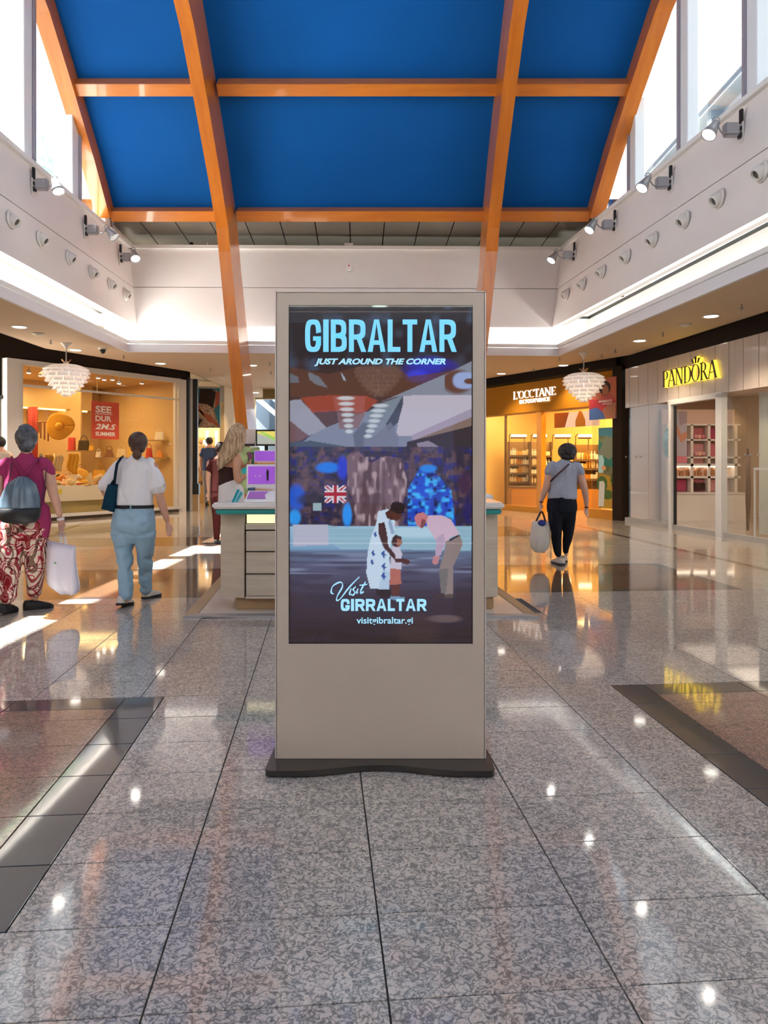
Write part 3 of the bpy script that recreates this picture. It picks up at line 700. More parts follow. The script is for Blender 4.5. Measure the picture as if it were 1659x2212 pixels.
# shelves on the back
def shelf(px0, px1, py, d, th, dp, m, name, label):
    a, b_ = at(px0, py, d), at(px1, py, d); q = MB(); q.box(a.x, b_.x, d - .02, d + dp, a.z - th, a.z); return single(q, name, m, label, 'shelf')
shw = cm('tan shelf', (.42, .27, .12), .5)
shelf(144, 205, 973, 19.0, .03, .4, shw, 'wall_shelf', 'upper tan shelf behind the walker with the shoulder bag, under the red box')
shelf(205, 292, 988, 19.0, .03, .4, shw, 'wall_shelf', 'long tan shelf under the red sale sign')
shelf(300, 360, 950, 20.6, .03, .3, shw, 'wall_shelf', 'high tan shelf near the right frame of the hat shop')
shelf(300, 362, 988, 20.6, .03, .3, shw, 'wall_shelf', 'lower tan shelf near the right frame of the hat shop')
def handbag(px, py, d, w_, h_, t_, m, label, handle=True, flare=.12, rz=0., hm=None, hh=.5):
    """a bag standing with its bottom centre at the pixel"""
    p = at(px, py, d); t = thing('handbag', label, 'bag', p); q = MB(); N = 8; V = []
    for k in range(5):
        z = h_ * k / 4; sx = 1 - flare * k / 4; sy = 1 - .75 * k / 4
        for j in range(16):
            a = 2 * math.pi * j / 16; cx = math.copysign(abs(math.cos(a)) ** .45, math.cos(a)); cy = math.copysign(abs(math.sin(a)) ** .6, math.sin(a))
            x, y = w_ / 2 * sx * cx, t_ / 2 * sy * cy
            V.append(p + Vector((x * math.cos(rz) - y * math.sin(rz), x * math.sin(rz) + y * math.cos(rz), z)))
    Fc = [(i * 16 + j, i * 16 + (j + 1) % 16, (i + 1) * 16 + (j + 1) % 16, (i + 1) * 16 + j) for i in range(4) for j in range(16)] + [tuple(reversed(range(16))), tuple(range(64, 80))]
    q.add(V, Fc); q.build('bag_body', m, t, smooth=False, bevel=0)
    if handle:
        q = MB(); q.tube([p + Vector((math.cos(a) * w_ * .3, 0, h_ + math.sin(a) * h_ * hh - .01)) for a in [math.pi * i / 10 for i in range(11)]], .009, 6); q.build('handle', hm or m, t, smooth=True)
    return t
red = cm('red leather', (.6, .04, .03), .4); blk = cm('black leather', (.02, .018, .016), .35); yel = cm('yellow fabric', (.74, .42, .05), .6); whi = cm('white leather', (.82, .74, .6), .4); bro = cm('brown leather', (.22, .08, .03), .45); ora = cm('orange leather', (.75, .25, .04), .5)
handbag(155, 973, 19.1, .19, .33, .12, cm('red woven', (.62, .05, .05), .6, vary=(70, .6)), 'red patterned gift bag on the upper shelf of the hat shop', False, 0)
handbag(181, 973, 19.15, .30, .26, .12, blk, 'black handbag on the upper shelf beside the red gift bag')
handbag(198, 973, 19.1, .14, .12, .1, yel, 'small yellow purse at the end of the upper shelf')
handbag(236, 988, 19.1, .27, .20, .12, bro, 'brown rounded bag on the shelf under the sale sign', True, .5)
handbag(213, 988, 19.0, .14, .15, .10, whi, 'small white bag at the left of the shelf under the sale sign')
handbag(262, 988, 19.1, .24, .22, .12, pale_straw, 'pale straw bag on the shelf under the sale sign')
handbag(283, 988, 19.1, .16, .28, .12, yel, 'tall yellow bag at the right of the shelf under the sale sign')
handbag(345, 950, 20.7, .26, .22, .14, whi, 'white handbag on the high shelf near the right frame')
handbag(345, 988, 20.7, .24, .20, .14, ora, 'orange domed bag on the lower shelf near the right frame', False, .6)
handbag(322, 988, 20.7, .20, .26, .1, red, 'red bag on the lower shelf near the right frame', True, .3)
def floaty(px, py, d, w_, h_, m, label, name='folded_scarf', wav=3):
    p = at(px, py, d); q = MB(); g = []
    for i in range(10):
        z = -h_ * i / 9; row = []
        for j in range(13):
            u = j / 12 - .5; row.append(p + Vector((u * w_ * (1 - .25 * (i / 9 - .4) ** 2 * 4) + .02 * math.sin(i * .8), .05 * math.sin(u * wav * 6.28 + i * .15), z)))
        g.append(row)
    q.sheet(g, .008); return single(q, name, m, label, 'scarf', smooth=True)
floaty(158, 980, 18.2, .28, .5, cm('mustard scarf', (.72, .36, .02), .7), 'mustard yellow scarf hanging over the platform left of the brown shelves')
floaty(127, 982, 18.4, .22, .42, cm('cream scarf', (.75, .6, .35), .7), 'cream scarf hanging beside the mustard one')
floaty(105, 982, 18.3, .22, .4, cm('tan scarf', (.5, .28, .08), .7), 'tan scarf hanging behind the walker in magenta')
# goods on the platform (top at z .80)
def atz(px, d, z): return Vector(((px - 829.5) / F * d, d, z))
def plat(px, back):                           # a point on the platform
    p = onl(px, back); return Vector((p.x, p.y, .80))
def bag_at(p, *a, **k):
    py = 1000 - (p.z - CAMZ) / p.y * F; px = 829.5 + p.x / p.y * F; return handbag(px, py, p.y, *a, **k)
goods = [(100, .55, .26, .30, .12, yel, 'mustard tote on the platform at its left end'),
         (112, .35, .22, .17, .14, cm('maroon box', (.25, .03, .02), .5), 'small maroon box bag at the front left of the platform'),
         (128, .45, .30, .24, .12, whi, 'white framed bag near the front left of the platform'),
         (150, .75, .28, .34, .14, pale_straw, 'pale straw tote at the back of the platform under the scarf'),
         (170, .40, .32, .22, .16, cm('cream fabric', (.8, .62, .38), .6), 'cream printed bag in the middle of the platform'),
         (186, .55, .20, .30, .12, whi, 'tall white bag in the middle of the platform'),
         (228, .40, .26, .18, .14, ora, 'orange bag in front of the woven round bag'),
         (252, .70, .34, .36, .16, yel, 'big yellow tote behind the walker in white'),
         (300, .55, .30, .30, .14, pale_straw, 'straw tote at the right end of the platform')]
for px, bk, w_, h_, t_, m_, lb in goods: bag_at(plat(px, bk), w_, h_, t_, m_, lb)
p = plat(208, .6); t = thing('round_bag', 'round woven yellow bag standing on the platform', 'bag', p); q = MB(); q.lathe([(.0001, -.06), (.16, -.05), (.2, 0), (.16, .05), (.0001, .06)], 24, p + Vector((0, 0, .2)), axis=(.3, -1, .1)); q.build('bag_body', straw, t, smooth=True)
q = MB(); q.tube([p + Vector((math.cos(a) * .1, 0, .38 + math.sin(a) * .12)) for a in [math.pi * i / 10 for i in range(11)]], .008, 6); q.build('handle', bro, t)
for px, bk, r, lb in ((140, .30, .12, 'small cream hat lying at the front of the platform'), (196, .25, .13, 'golden hat lying at the front centre of the platform'), (272, .3, .14, 'pale hat lying at the front right of the platform')):
    p = plat(px, bk); t = thing('straw_hat', lb, 'hat', p)
    q = MB(); q.lathe([(.0001, 0), (r * 1.25, .0), (r * 1.3, .012), (r * .7, .02), (r * .62, .10), (r * .3, .125), (.0001, .12)], 20, p); q.build('hat_body', pale_straw if 'pale' in lb or 'cream' in lb else straw, t, smooth=True)
    q = MB(); q.lathe([(r * .68, .022), (r * .72, .03), (r * .70, .05), (r * .64, .05)], 20, p); q.build('ribbon', bro, t)
CL = (('gold', straw), ('cream', pale_straw), ('orange', ora), ('yellow', yel), ('white', whi), ('brown', bro), ('red', red), ('black', blk)); rn4 = random.Random(11); seen_l = {}
for k in range(34):
    px = 92 + k * 6.7 + rn4.uniform(-2, 2); bk = (.95, .62, .28)[k % 3] + rn4.uniform(-.06, .06); p = plat(px, bk); cn, m_ = CL[(k * 5 + k // 4) % 8]; row_ = ('back', 'middle', 'front')[k % 3]; kd = k % 4
    part = 'left' if px < 160 else ('central' if px < 240 else 'right')
    if kd == 0: q = MB(); q.tube([p + Vector((-.10, 0, 0)), p + Vector((-.05, 0, .14)), p + Vector((.07, 0, .22)), p + Vector((.14, .02, .16))], [(.05, .04), (.07, .05), (.05, .04), (.02, .02)], 10); single(q, 'folded_scarf', m_, f'{cn} crumpled scarf in the {row_} of the {part} platform', 'scarf', 'small goods on the platform', smooth=True)
    elif kd == 1: q = MB(); q.prism([(-.1, 0), (.1, 0), (.06, .2 + .06 * (k % 3)), (-.07, .17)], lambda t: p + Vector((t[0], -.03, t[1])), lambda t: p + Vector((t[0], .04, t[1]))); single(q, 'purse', m_, f'{cn} wedge shaped purse in the {row_} of the {part} platform', 'purse', 'small goods on the platform', bevel=.008)
    elif kd == 2: q = MB(); q.lathe([(.0001, 0), (.12, 0), (.13, .012), (.07, .02), (.055, .09), (.0001, .1)], 16, p, axis=(.3, -.5, .8)); single(q, 'straw_hat', m_, f'{cn} tilted little hat in the {row_} of the {part} platform', 'hat', 'small goods on the platform', smooth=True)
    else: q = MB(); q.ell(p + Vector((0, 0, .09)), .10, .06, .09, 12, 8); q.tube([p + Vector((math.cos(a) * .07, 0, .15 + math.sin(a) * .1)) for a in [math.pi * i / 8 for i in range(9)]], .008, 5); single(q, 'pouch', m_, f'{cn} round pouch with handle in the {row_} of the {part} platform', 'bag', 'small goods on the platform', smooth=True)
for k in range(9):
    px = 78 + k * 5; z_ = 1.02 + .28 * (k % 3); cn, m_ = CL[(k * 3 + 1) % 8]; p = Vector((X_(px, 19.0), 19.0, z_)); q = MB(); q.tube([p, p + Vector((.02, 0, -.18)), p + Vector((0, .02, -.42))], [(.03, .02), (.06, .03), (.05, .03)], 8)
    single(q, 'hanging_belt', m_, f'{cn} hanging accessory at the left of the hat shop back wall', 'accessory', 'hanging accessories left of the yellow hat', smooth=True)
for k in range(5):
    p = plat(150 + 16 * k, .22); q = MB(); q.ell(p + Vector((0, 0, .025)), .06, .035, .025, 10, 6); single(q, 'purse', (ora, yel, red, whi, ora)[k], ('orange', 'yellow', 'red', 'white', 'dark orange')[k] + ' coin purse along the front edge of the platform', 'purse', 'coin purses along the platform edge', smooth=True)
# red sale sign on the glass
sp = front(227, LA, LB); sg = thing('sale_sign', 'red sale sign stuck inside the left shop window', 'sign', (sp.x, sp.y, 1.95))
sn = -ln; c = sp - ln * .012
q = MB(); q.wallbox(c - ld * .40, c + ld * .40, 1.93, 2.86, -.006); q.build('board', M['red_sign'], sg)
u3 = Vector((ld.x, ld.y, 0)); c3 = Vector((c.x, c.y, 0)) + Vector((sn.x, sn.y, 0)) * .008
M['sign_white'] = mat('sign lettering', (.88, .80, .72), .5)
def st_(tx, z, w_, h_, off, sh=0): return text('lettering', tx, c3 + u3 * off + Vector((0, 0, z)), w_, h_, M['sign_white'], sg, .03, sh, ux=u3, depth=.001)
st_('SEE', 2.58, .46, .17, -.06); st_('DUR', 2.37, .46, .14, -.06); st_('2M.S', 2.17, .60, .14, .0, .3); st_('SUMMER', 2.01, .58, .10, .0)
q = MB(); q.wallbox(Vector((c3.x, c3.y)) - ld * .3, Vector((c3.x, c3.y)) + ld * .2, 2.545, 2.56, -.002); q.build('underline', M['sign_white'], sg)
# track spots in the left shop
for i, (px, py, d) in enumerate(((212, 817, 18.6), (225, 821, 18.9), (243, 821, 19.1), (257, 829, 18.8), (306, 829, 20.3), (62, 806, 17.2), (88, 812, 17.6))):
    p = at(px, py, d); t = thing('ceiling_spotlight', ['leftmost of the four ceiling spots beside the white pendant', 'second ceiling spot beside the white pendant', 'third ceiling spot beside the white pendant', 'large ceiling spot over the sale sign', 'lone ceiling spot near the right of the hat shop', 'ceiling spot behind the left mullion', 'ceiling spot behind the pendant left side'][i], 'lamp', p)
    q = MB(); q.tube([p, (p.x, p.y, 3.57)], .01, 6); q.build('stem', M['off'], t)
    q = MB(); q.lathe([(.03, .08), (.06, .0), (.055, 0), (.0001, .01)], 12, p); q.build('shade', M['off'], t, smooth=True)
    q = MB(); q.lathe([(.0001, -.004), (.045, -.004), (.045, 0.004), (.0001, .004)], 12, p); q.build('bulb', M['spotlens'], t)
# clothes rack with things hanging, left
p = at(92, 905, 18.8); t = thing('scarf_rail', 'thin dark rail with hanging straps left of the yellow hat', 'rail', p); q = MB(); q.tube([at(78, 912, 18.8), at(108, 911, 18.8)], .015, 6); q.build('rod', bro, t)
q = MB()
for px in (84, 88, 96, 104): q.tube([at(px, 912, 18.8), at(px, 935 + (px % 7) * 3, 18.8)], .02, 6)
q.build('strap', bro, t)['kind'] = 'stuff'
for (px, lb) in ((63, 'dark red curtain hanging left inside the hat shop'),):
    a = at(60, 860, 19.3); q = MB(); g = [[Vector((a.x + u * .045, a.y + .03 * math.sin(u * 2), z)) for u in range(7)] for z in (2.8, 2.2, 1.6, 1.0, .5, .02)]
    q.sheet(g, .01); single(q, 'curtain', cm('dark red cloth', (.25, .02, .01), .8), lb, 'curtain', smooth=True)
# mannequin in red at the right of the shop
mp = Vector((at(375, 1000, 20.4).x, 20.9, 0)); mn = thing('mannequin', 'dressed mannequin in dark red near the right frame of the hat shop', 'mannequin', mp)
q = MB(); q.tube([mp + Vector((0, 0, z)) for z in (.72, .95, 1.15, 1.38, 1.46, 1.5)], [(.16, .12), (.17, .13), (.14, .1), (.2, .12), (.13, .09), (.06, .06)], 14); q.build('top', cm('wine cloth', (.22, .02, .015), .7), mn, smooth=True)
q = MB(); q.ell(mp + Vector((0, 0, 1.66)), .085, .1, .12); q.build('head', blk, mn, smooth=True)
q = MB(); q.tube([mp + Vector((-.07, 0, .75)), mp + Vector((-.06, 0, .03))], [.075, .04], 10); q.build('leg', blk, mn, smooth=True)
q = MB(); q.tube([mp + Vector((.07, 0, .75)), mp + Vector((.06, 0, .03))], [.075, .04], 10); q.build('leg', blk, mn, smooth=True)
q = MB(); q.tube([mp + Vector((.2, 0, 1.4)), mp + Vector((.24, -.05, 1.1)), mp + Vector((.16, -.14, .9))], [.05, .045, .03], 8); q.build('arm', blk, mn, smooth=True)
q = MB(); q.tube([mp + Vector((-.2, 0, 1.4)), mp + Vector((-.24, -.05, 1.1)), mp + Vector((-.2, -.1, .85))], [.05, .045, .03], 8); q.build('arm', blk, mn, smooth=True)
q = MB(); q.lathe([(.0001, 0), (.14, 0), (.14, .03), (.0001, .03)], 16, mp); q.build('foot_plate', M['black'], mn)

# sliver of the next shop at the left edge
N0, N1 = Vector((-8.50, 3.0)), Vector((-8.46, 16.28))
q = MB(); q.wallbox(N0, (-8.46, 14.2), 0, 4.35, -.1); struct(q.build('wall_left.004', M['cream']), 'plain wall along the left walkway')
q = MB(); q.box(-8.62, -8.5, 16.32, 16.44, 0, 2.75); q.box(-12, -8.4, 16.3, 16.46, 2.75, 2.83); struct(q.build('trim_10', M['black']), 'black door frame at the left edge')
q = MB(); q.box(-12, -8.45, 16.3, 16.46, 2.83, 4.35); struct(q.build('wall_left.005', M['brown_band']), 'dark wall above the doorway at the left edge')
q = MB(); q.box(-12, -8.6, 21, 21.1, 0, 3.6); struct(q.build('wall_left.006', M['cream']), 'back wall of the neighbouring shop at the left edge')
area((-9.6, 18.6, 3.4), 1.5, 60, (1, .74, .4), name='shop_light')
area((-9.4, 15.4, 3.4), 1.0, 20, (1, .8, .55), name='shop_light')

# --- ochre perfume shop
OA, OB = Vector((2.25, 23.2)), Vector((5.46, 17.42))       # far end, near end
os_, od, on = room(OA, OB, 3.4, 3.5, M['yellow_wall'], 'wall_right.001'); os_['label'] = 'warm yellow interior walls of the ochre fronted shop'
def onr(px, back=0.): return front(px, OA, OB) + on * back
ow = root_('window_2', 'glazed front of the ochre shop on the right')
q = MB(); q.wallbox(OA, OB, 2.72, 3.52, .14, off=-.06); fo = q.build('shop_fascia', M['ochre']); tag(fo, 'ochre fascia board of the corner shop with white lettering', 'fascia')
q = MB(); q.wallbox(OA, onr(1279), 2.68, 2.725, .10, off=-.03); q.build('head_rail', M['orange_frame'], ow)
q = MB(); q.wallbox(OA, onr(1168), 0, .16, .12, off=-.04); q.build('sill', M['orange_frame'], ow)
q = MB(); q.wallbox(onr(1270), OB, 0, .22, .12, off=-.04); q.build('sill', M['orange_frame'], ow)
q = MB(); q.wallbox(onr(1163), onr(1173), 0, 2.7, .16, off=-.06); q.build('pillar', M['orange_frame'], ow)
q = MB(); q.wallbox(onr(1091), onr(1093), .16, 2.7, .06, off=-.02); q.build('bar', M['shelf_dark'], ow)
for a_, b_ in ((1000, 1091), (1093, 1163)):
    q = MB(); q.wallbox(onr(a_), onr(b_), .16, 2.68, .012); q.build('pane', M['shopglass'], ow)
q = MB(); q.wallbox(onr(1278), OB, .22, 2.68, .012); q.build('pane', M['shopglass'], ow)
q = MB(); q.wallbox(OA - od * .3, OB, 3.52, 4.35, .1); struct(q.build('wall_right.002', M['brown_band']), 'dark band above the ochre fascia')
q = MB(); q.wallbox(OB - od * .02, OB + od * .26, 0, 3.6, .3, off=-.1); struct(q.build('trim_11', M['brown_band']), 'dark pier between the ochre shop and the cream shop')
sg = thing('shop_lettering', 'white shop name in raised capitals on the ochre fascia', 'sign', (*onr(1160, -.07), 2.9))
pL = at(1115, 868, onr(1115).y); nn = Vector((-on.x, -on.y, 0))
def zat(px, py): return CAMZ + (1000 - py) / F * front(px, OA, OB).y
a0 = onr(1114, -.07); a1 = onr(1206, -.07)
roman('letter', "L'OCCTANE", (*a0, 3.10), (*a1, 3.10), .215, M['white_lit'], sg, nn, .03)
a0 = onr(1128, -.07); a1 = onr(1193, -.07)
text('lettering', 'EX FOUTVENCE', Vector((*((a0 + a1) / 2), 2.955)) + nn * .01, (a1 - a0).length, .11, M['white_lit'], sg, .05, ux=(od.x, od.y, 0), depth=.02)
area((*onr(1120, 1.6), 3.4), 2.4, 150, (1, .70, .28), size_y=1.6, name='shop_light')
area((*onr(1230, 1.6), 3.4), 2.2, 150, (1, .72, .30), size_y=1.6, name='shop_light')
area((*onr(1040, 1.6), 3.4), 1.6, 60, (1, .78, .45), size_y=1.6, name='shop_light')
q = MB(); q.wallbox(onr(1172, .05), onr(1278, .05), 2.70, 2.72, .01)
# shelf wall units at the back with bottles
bprof = {
 'tall': [(.0001, 0), (.024, 0), (.024, .10), (.010, .12), (.010, .135), (.014, .135), (.014, .16), (.0001, .16)],
 'squat': [(.0001, 0), (.034, 0), (.036, .05), (.03, .07), (.03, .075), (.034, .075), (.034, .10), (.0001, .10)],
 'tube': [(.0001, 0), (.02, 0), (.02, .03), (.026, .035), (.03, .15), (.0001, .155)]}
bmats = [cm('cream bottle', (.9, .72, .42), .35), cm('amber bottle', (.62, .26, .04), .25), cm('white bottle', (.88, .84, .7), .35), cm('orange bottle', (.8, .42, .08), .35)]
bmesh_c = {}
def bottle(kind, mi, p, sc, label, group):
    key = (kind, mi)
    if key not in bmesh_c:
        q = MB(); q.lathe(bprof[kind], 10); bmesh_c[key] = q.mesh('bottle', bmats[mi], smooth=False)
    o = ob('bottle', bmesh_c[key], None, p); o.scale = (sc, sc, sc); tag(o, label, 'bottle', group)
rnd = random.Random(3)
def shelfunit(p0, p1, zs, n_per, label, where, m=M['shelf_dark']):
    """wall unit from p0 to p1, boards at heights zs, open to the viewer, full of bottles"""
    p0 = Vector(p0); p1 = Vector(p1); t = thing('shelf_unit', label, 'shelf', (*((p0 + p1) / 2), 0)); dx = p1 - p0; n2 = Vector((0, 1))
    q = MB(); q.box(p0.x - .02, p1.x + .02, p0.y + .28, p0.y + .30, zs[0] - .3, zs[-1] + .42); q.build('back_panel', cm('unit back', (.30, .16, .05), .6), t)
    for z in zs:
        q = MB(); q.box(p0.x - .02, p1.x + .02, p0.y, p0.y + .28, z - .06, z); q.build('board', m, t)
    for x in (p0.x - .04, p1.x + .02):
        q = MB(); q.box(x, x + .02, p0.y, p0.y + .3, zs[0] - .3, zs[-1] + .42); q.build('upright', m, t)
    q = MB(); q.box(p0.x - .04, p1.x + .04, p0.y - .04, p0.y + .3, .0, zs[0] - .3); q.build('cabinet', M['shelf_orange'], t)
    for zi, z in enumerate(zs):
        for k in range(n_per):
            x = p0.x + (p1.x - p0.x) * (k + .5) / n_per + rnd.uniform(-.01, .01)
            bottle(('tall', 'squat', 'tube')[(zi + (k // 4)) % 3], (zi * 2 + k // 3) % 4, (x, p0.y + .10, z), 1.25 * rnd.uniform(.9, 1.15), f'{("tall", "squat", "tube shaped")[(zi + (k // 4)) % 3]} {("cream", "amber", "white", "orange")[(zi * 2 + k // 3) % 4]} bottle on the {("lowest","second","third","top")[zi]} board of the {where} shelf unit', f'bottles on the {("lowest","second","third","top")[zi]} board, {where} unit')
d1 = 23.2
def X(px, d): return (px - 829.5) / F * d
zz = [CAMZ + (1000 - y) / F * d1 for y in (1040, 1021, 1003, 983)]
shelfunit((X(1102, d1), d1), (X(1143, d1), d1), zz, 9, 'left bottle shelf unit seen between the glass and the orange pillar', 'left')
shelfunit((X(1149, d1 - .6), d1 - .6), (X(1190, d1 - .6), d1 - .6), [z - .02 for z in zz], 8, 'bottle shelf unit straight behind the orange pillar', 'middle')
shelfunit((X(1246, d1 - 2.2), d1 - 2.2), (X(1294, d1 - 2.2), d1 - 2.2), [CAMZ + (1000 - y) / F * (d1 - 2.2) for y in (1034, 1011, 992)], 9, 'right bottle shelf unit beside the tall green poster', 'right')
# a low display table
tb = thing('display_table', 'low orange brown table inside the ochre shop behind the walker', 'table', (X(1130, 21.4), 21.4, 0)); q = MB(); q.box(X(1105, 21.3), X(1160, 21.3), 21.3, 21.9, 0, .62); q.build('cabinet', M['shelf_orange'], tb); q = MB(); q.box(X(1103, 21.3), X(1162, 21.3), 21.28, 21.92, .62, .66); q.build('table_top', M['shelf_dark'], tb)
for i, (p0, p1, d) in enumerate(((1104, 1137, 22.9), (1152, 1181, 22.2), (1199, 1233, 21.8), (1250, 1278, 20.8))):
    a = at(p0, 941, d); b_ = at(p1, 941, d); t = thing('picture_light', ['leftmost picture light over the bottle shelves', 'picture light crossing behind the orange pillar', 'picture light above the walker in grey', 'rightmost picture light over the bottle shelves'][i], 'lamp', (a + b_) / 2)
    q = MB(); q.tube([a, b_], .035, 10); q.build('tube', M['tubelight'], t)
    q = MB(); q.tube([a + Vector((0, .05, -.06)), b_ + Vector((0, .05, -.06))], .03, 8); q.build('reflector', M['shelf_dark'], t)
    for e in (a, b_):
        q = MB(); q.tube([e, e + Vector((0, .1, .05)), e + Vector((0, .32, .0)), e + Vector((0, .34, -.4))], .015, 6); q.build('arm', M['shelf_dark'], t)
lb = thing('light_box', 'lit picture panel with amber bottle over the shop entrance', 'sign', (*onr(1225, .3), 2.3)); c = onr(1225, .35)
a_, b_ = onr(1176, .35), onr(1270, .35)
q = MB(); q.wallbox(a_, b_, 2.27, 2.66, .05); q.build('panel', mat('pale lit panel', (.8, .6, .5), .5, emit=(.9, .62, .42), es=.5), lb)
def flat_on(a, b, n, pts, z0, z1, off, name, m, parent):   # polygon in 0..1 panel coordinates
    a = Vector((*a, 0)); b = Vector((*b, 0)); n = Vector((*n, 0)); q = MB()
    q.prism(pts, lambda t: a.lerp(b, t[0]) + Vector((0, 0, z0 + (z1 - z0) * t[1])) + n * off, lambda t: a.lerp(b, t[0]) + Vector((0, 0, z0 + (z1 - z0) * t[1])) + n * (off + .003))
    return q.build(name, m, parent)
def blob(cx, cy, rx, ry, n=14, rot=0.): return [(cx + rx * math.cos(2 * math.pi * i / n) * math.cos(rot) - ry * math.sin(2 * math.pi * i / n) * math.sin(rot), cy + rx * math.cos(2 * math.pi * i / n) * math.sin(rot) + ry * math.sin(2 * math.pi * i / n) * math.cos(rot)) for i in range(n)]
flat_on(a_, b_, -on, [(0, 0), (.25, 0), (.35, 1), (0, 1)], 2.27, 2.66, .003, 'print', cm('brown print', (.40, .14, .03), .5), lb)
flat_on(a_, b_, -on, [(.5, 0), (.72, 0), (.72, .4), (.64, 1), (.58, 1), (.5, .4)], 2.27, 2.66, .006, 'print', cm('amber print', (.75, .36, .03), .5), lb)
# posters at the right of the ochre shop
a_, b_ = onr(1281, -.12), onr(1339, -.12)
po = thing('hanging_poster', 'upper poster with a dark haired person on red and blue, right of the ochre sign', 'poster', (*((a_ + b_) / 2), 2.3)); za, zb = 2.38, 3.36
q = MB(); q.wallbox(a_, b_, za, zb, .02); q.build('board', cm('salmon print', (.50, .14, .07), .5), po); nd = -on
pr = lambda pts, m_, k=1: flat_on(a_, b_, nd, pts, za, zb, .002 * k, 'print', m_, po)
pr([(.0, .0), (1, 0), (1, .12), (.5, .2), (.3, .42), (0, .42)], cm('blue print', (.05, .12, .38), .5)); pr([(0, .26), (.3, .3), (.6, .12), (.7, .02), (1, .4), (.9, .5), (.35, .48), (0, .52)], cm('crimson print', (.42, .02, .04), .5), 2)
pr([(.62, 0), (.98, 0), (1, .38), (.82, .4), (.5, .22)], cm('skin print', (.40, .16, .09), .5), 3); pr(blob(.6, .75, .2, .17), cm('dark hair print', (.03, .01, .01), .5), 3); pr(blob(.62, .68, .12, .15), cm('skin print', (.40, .16, .09), .5), 4)
pr([(.38, .42), (.5, .6), (.78, .58), (.95, .45), (.7, .36)], cm('rose print', (.55, .10, .10), .5), 4)
text('lettering', 'MOMENTS', Vector((*(a_.lerp(b_, .62)), za + .40)) + Vector((*nd, 0)) * .012, .42, .05, M['paint_white'], po, .03, ux=(od.x, od.y, 0), depth=.002)
text('lettering', 'OF JOY', Vector((*(a_.lerp(b_, .68)), za + .33)) + Vector((*nd, 0)) * .012, .3, .045, M['paint_white'], po, .03, ux=(od.x, od.y, 0), depth=.002)
a_, b_ = onr(1297, -.06), onr(1337, -.06)
po = thing('tall_poster', 'tall green and yellow illustrated poster with white bottles, beside the dark pier', 'poster', (*((a_ + b_) / 2), .25)); za, zb = .26, 2.18
q = MB(); q.wallbox(a_, b_, za, zb, .02); q.build('board', cm('olive print', (.20, .22, .10), .5, vary=(5, .5)), po)
pr([(0, .55), (1, .5), (1, .78), (.5, .7), (0, .86)], cm('teal print', (.02, .22, .17), .5)); pr([(0, .9), (1, .88), (1, 1), (0, 1)], cm('sea print', (.05, .22, .30), .5)); pr([(0, .68), (.4, .9), (1, .86), (1, .70), (.6, .6)], cm('sage print', (.22, .26, .18), .5), 2)
pr([(0, .0), (1, 0), (1, .42), (.6, .4), (0, .45)], cm('mustard print', (.50, .30, .02), .5)); pr(blob(.2, .30, .3, .1), cm('leaf print', (.06, .14, .02), .5), 2); pr(blob(.85, .35, .2, .1), cm('leaf print', (.06, .14, .02), .5), 2); pr(blob(.5, .17, .3, .06), cm('leaf print', (.06, .14, .02), .5), 2)
pr([(.0, .44), (.26, .44), (.32, .6), (.22, .66), (.02, .66)], cm('pale blue bottle print', (.45, .75, .80), .5), 3); pr([(.0, .02), (.3, .02), (.36, .3), (.28, .34), (.05, .33)], cm('white bottle print', (.72, .76, .72), .5), 3)
pr([(.75, 0), (.9, 0), (.9, .3), (.75, .3)], cm('brown bottle print', (.30, .07, .03), .5), 3); pr(blob(.6, .3, .12, .04), cm('mustard print', (.50, .30, .02), .5), 4); pr(blob(.3, .5, .12, .03), cm('peach print', (.75, .40, .18), .5), 4)

# --- cream jewellery shop
JA, JB = Vector((5.60, 17.05)), Vector((7.75, 3.0))
JM = front(1659 + 120, JA, JB)
js, jd, jn = room(JA, front(1900, JA, JB), 4.2, 3.0, M['pink_wall'], 'wall_right.003', False)
b = MB(); b.wallbox((5.68, 17.36), (8.42, 18.92), 0, 3.0, .05, off=-.02); b.wallbox((8.35, 19.0), (9.95, 17.6), 0, 3.0, .05); b.flat([(5.62, 17.1), (9.9, 17.6), (8.4, 19.0)], 2.98, 3.08); struct(b.build('wall_right.006', M['pink_wall']), 'party wall behind the jewellery wall unit'); js['label'] = 'pale pink interior walls of the jewellery shop'
def onj(px, back=0.): return front(px, JA, JB) + jn * back
q = MB(); q.wallbox(JA - jd * .45, JB, 3.5, 4.35, .1, off=.02); struct(q.build('wall_right.004', M['brown_band']), 'dark band above the slatted fascia')
fas = thing('slatted_fascia', 'beige slatted fascia board of the jewellery shop', 'fascia', (*onj(1500), 2.6))
L = (JB - JA).length; k = 0; s0 = 0.
while s0 < L and k < 75:
    w_ = .205; p = JA + jd * s0; q = MB(); q.wallbox(p + jd * .004, p + jd * (w_ - .004), 2.60, 3.50, .05, off=-.05 + (.004 if k % 2 else 0)); q.build('slat', M['slat'], fas); s0 += w_; k += 1
q = MB(); q.wallbox(JA, JB, 2.62, 3.48, .04, off=.008); q.build('backing', M['seam'], fas)
jl = thing('glowing_lettering', 'dark capitals glowing yellow at their sides on the slatted fascia', 'sign', (*onj(1500, -.06), 2.9))
a0, a1 = onj(1444, -.06), onj(1563, -.06); nj = Vector((-jn.x, -jn.y, 0))
roman('letter_side', 'PANDORA', (*a0, 2.89), (*a1, 2.89), .33, M['gold_lit'], jl, nj, .065)
roman('letter', 'PANDORA', (*a0, 2.89), (*a1, 2.89), .33, M['letter_dark'], jl, nj, .012, .066)
W_ = sum(ROMAN[c_][1] for c_ in 'PANDO'); Wt = sum(ROMAN[c_][1] for c_ in 'PANDORA'); c = a0.lerp(a1, (W_ - .47) / Wt)
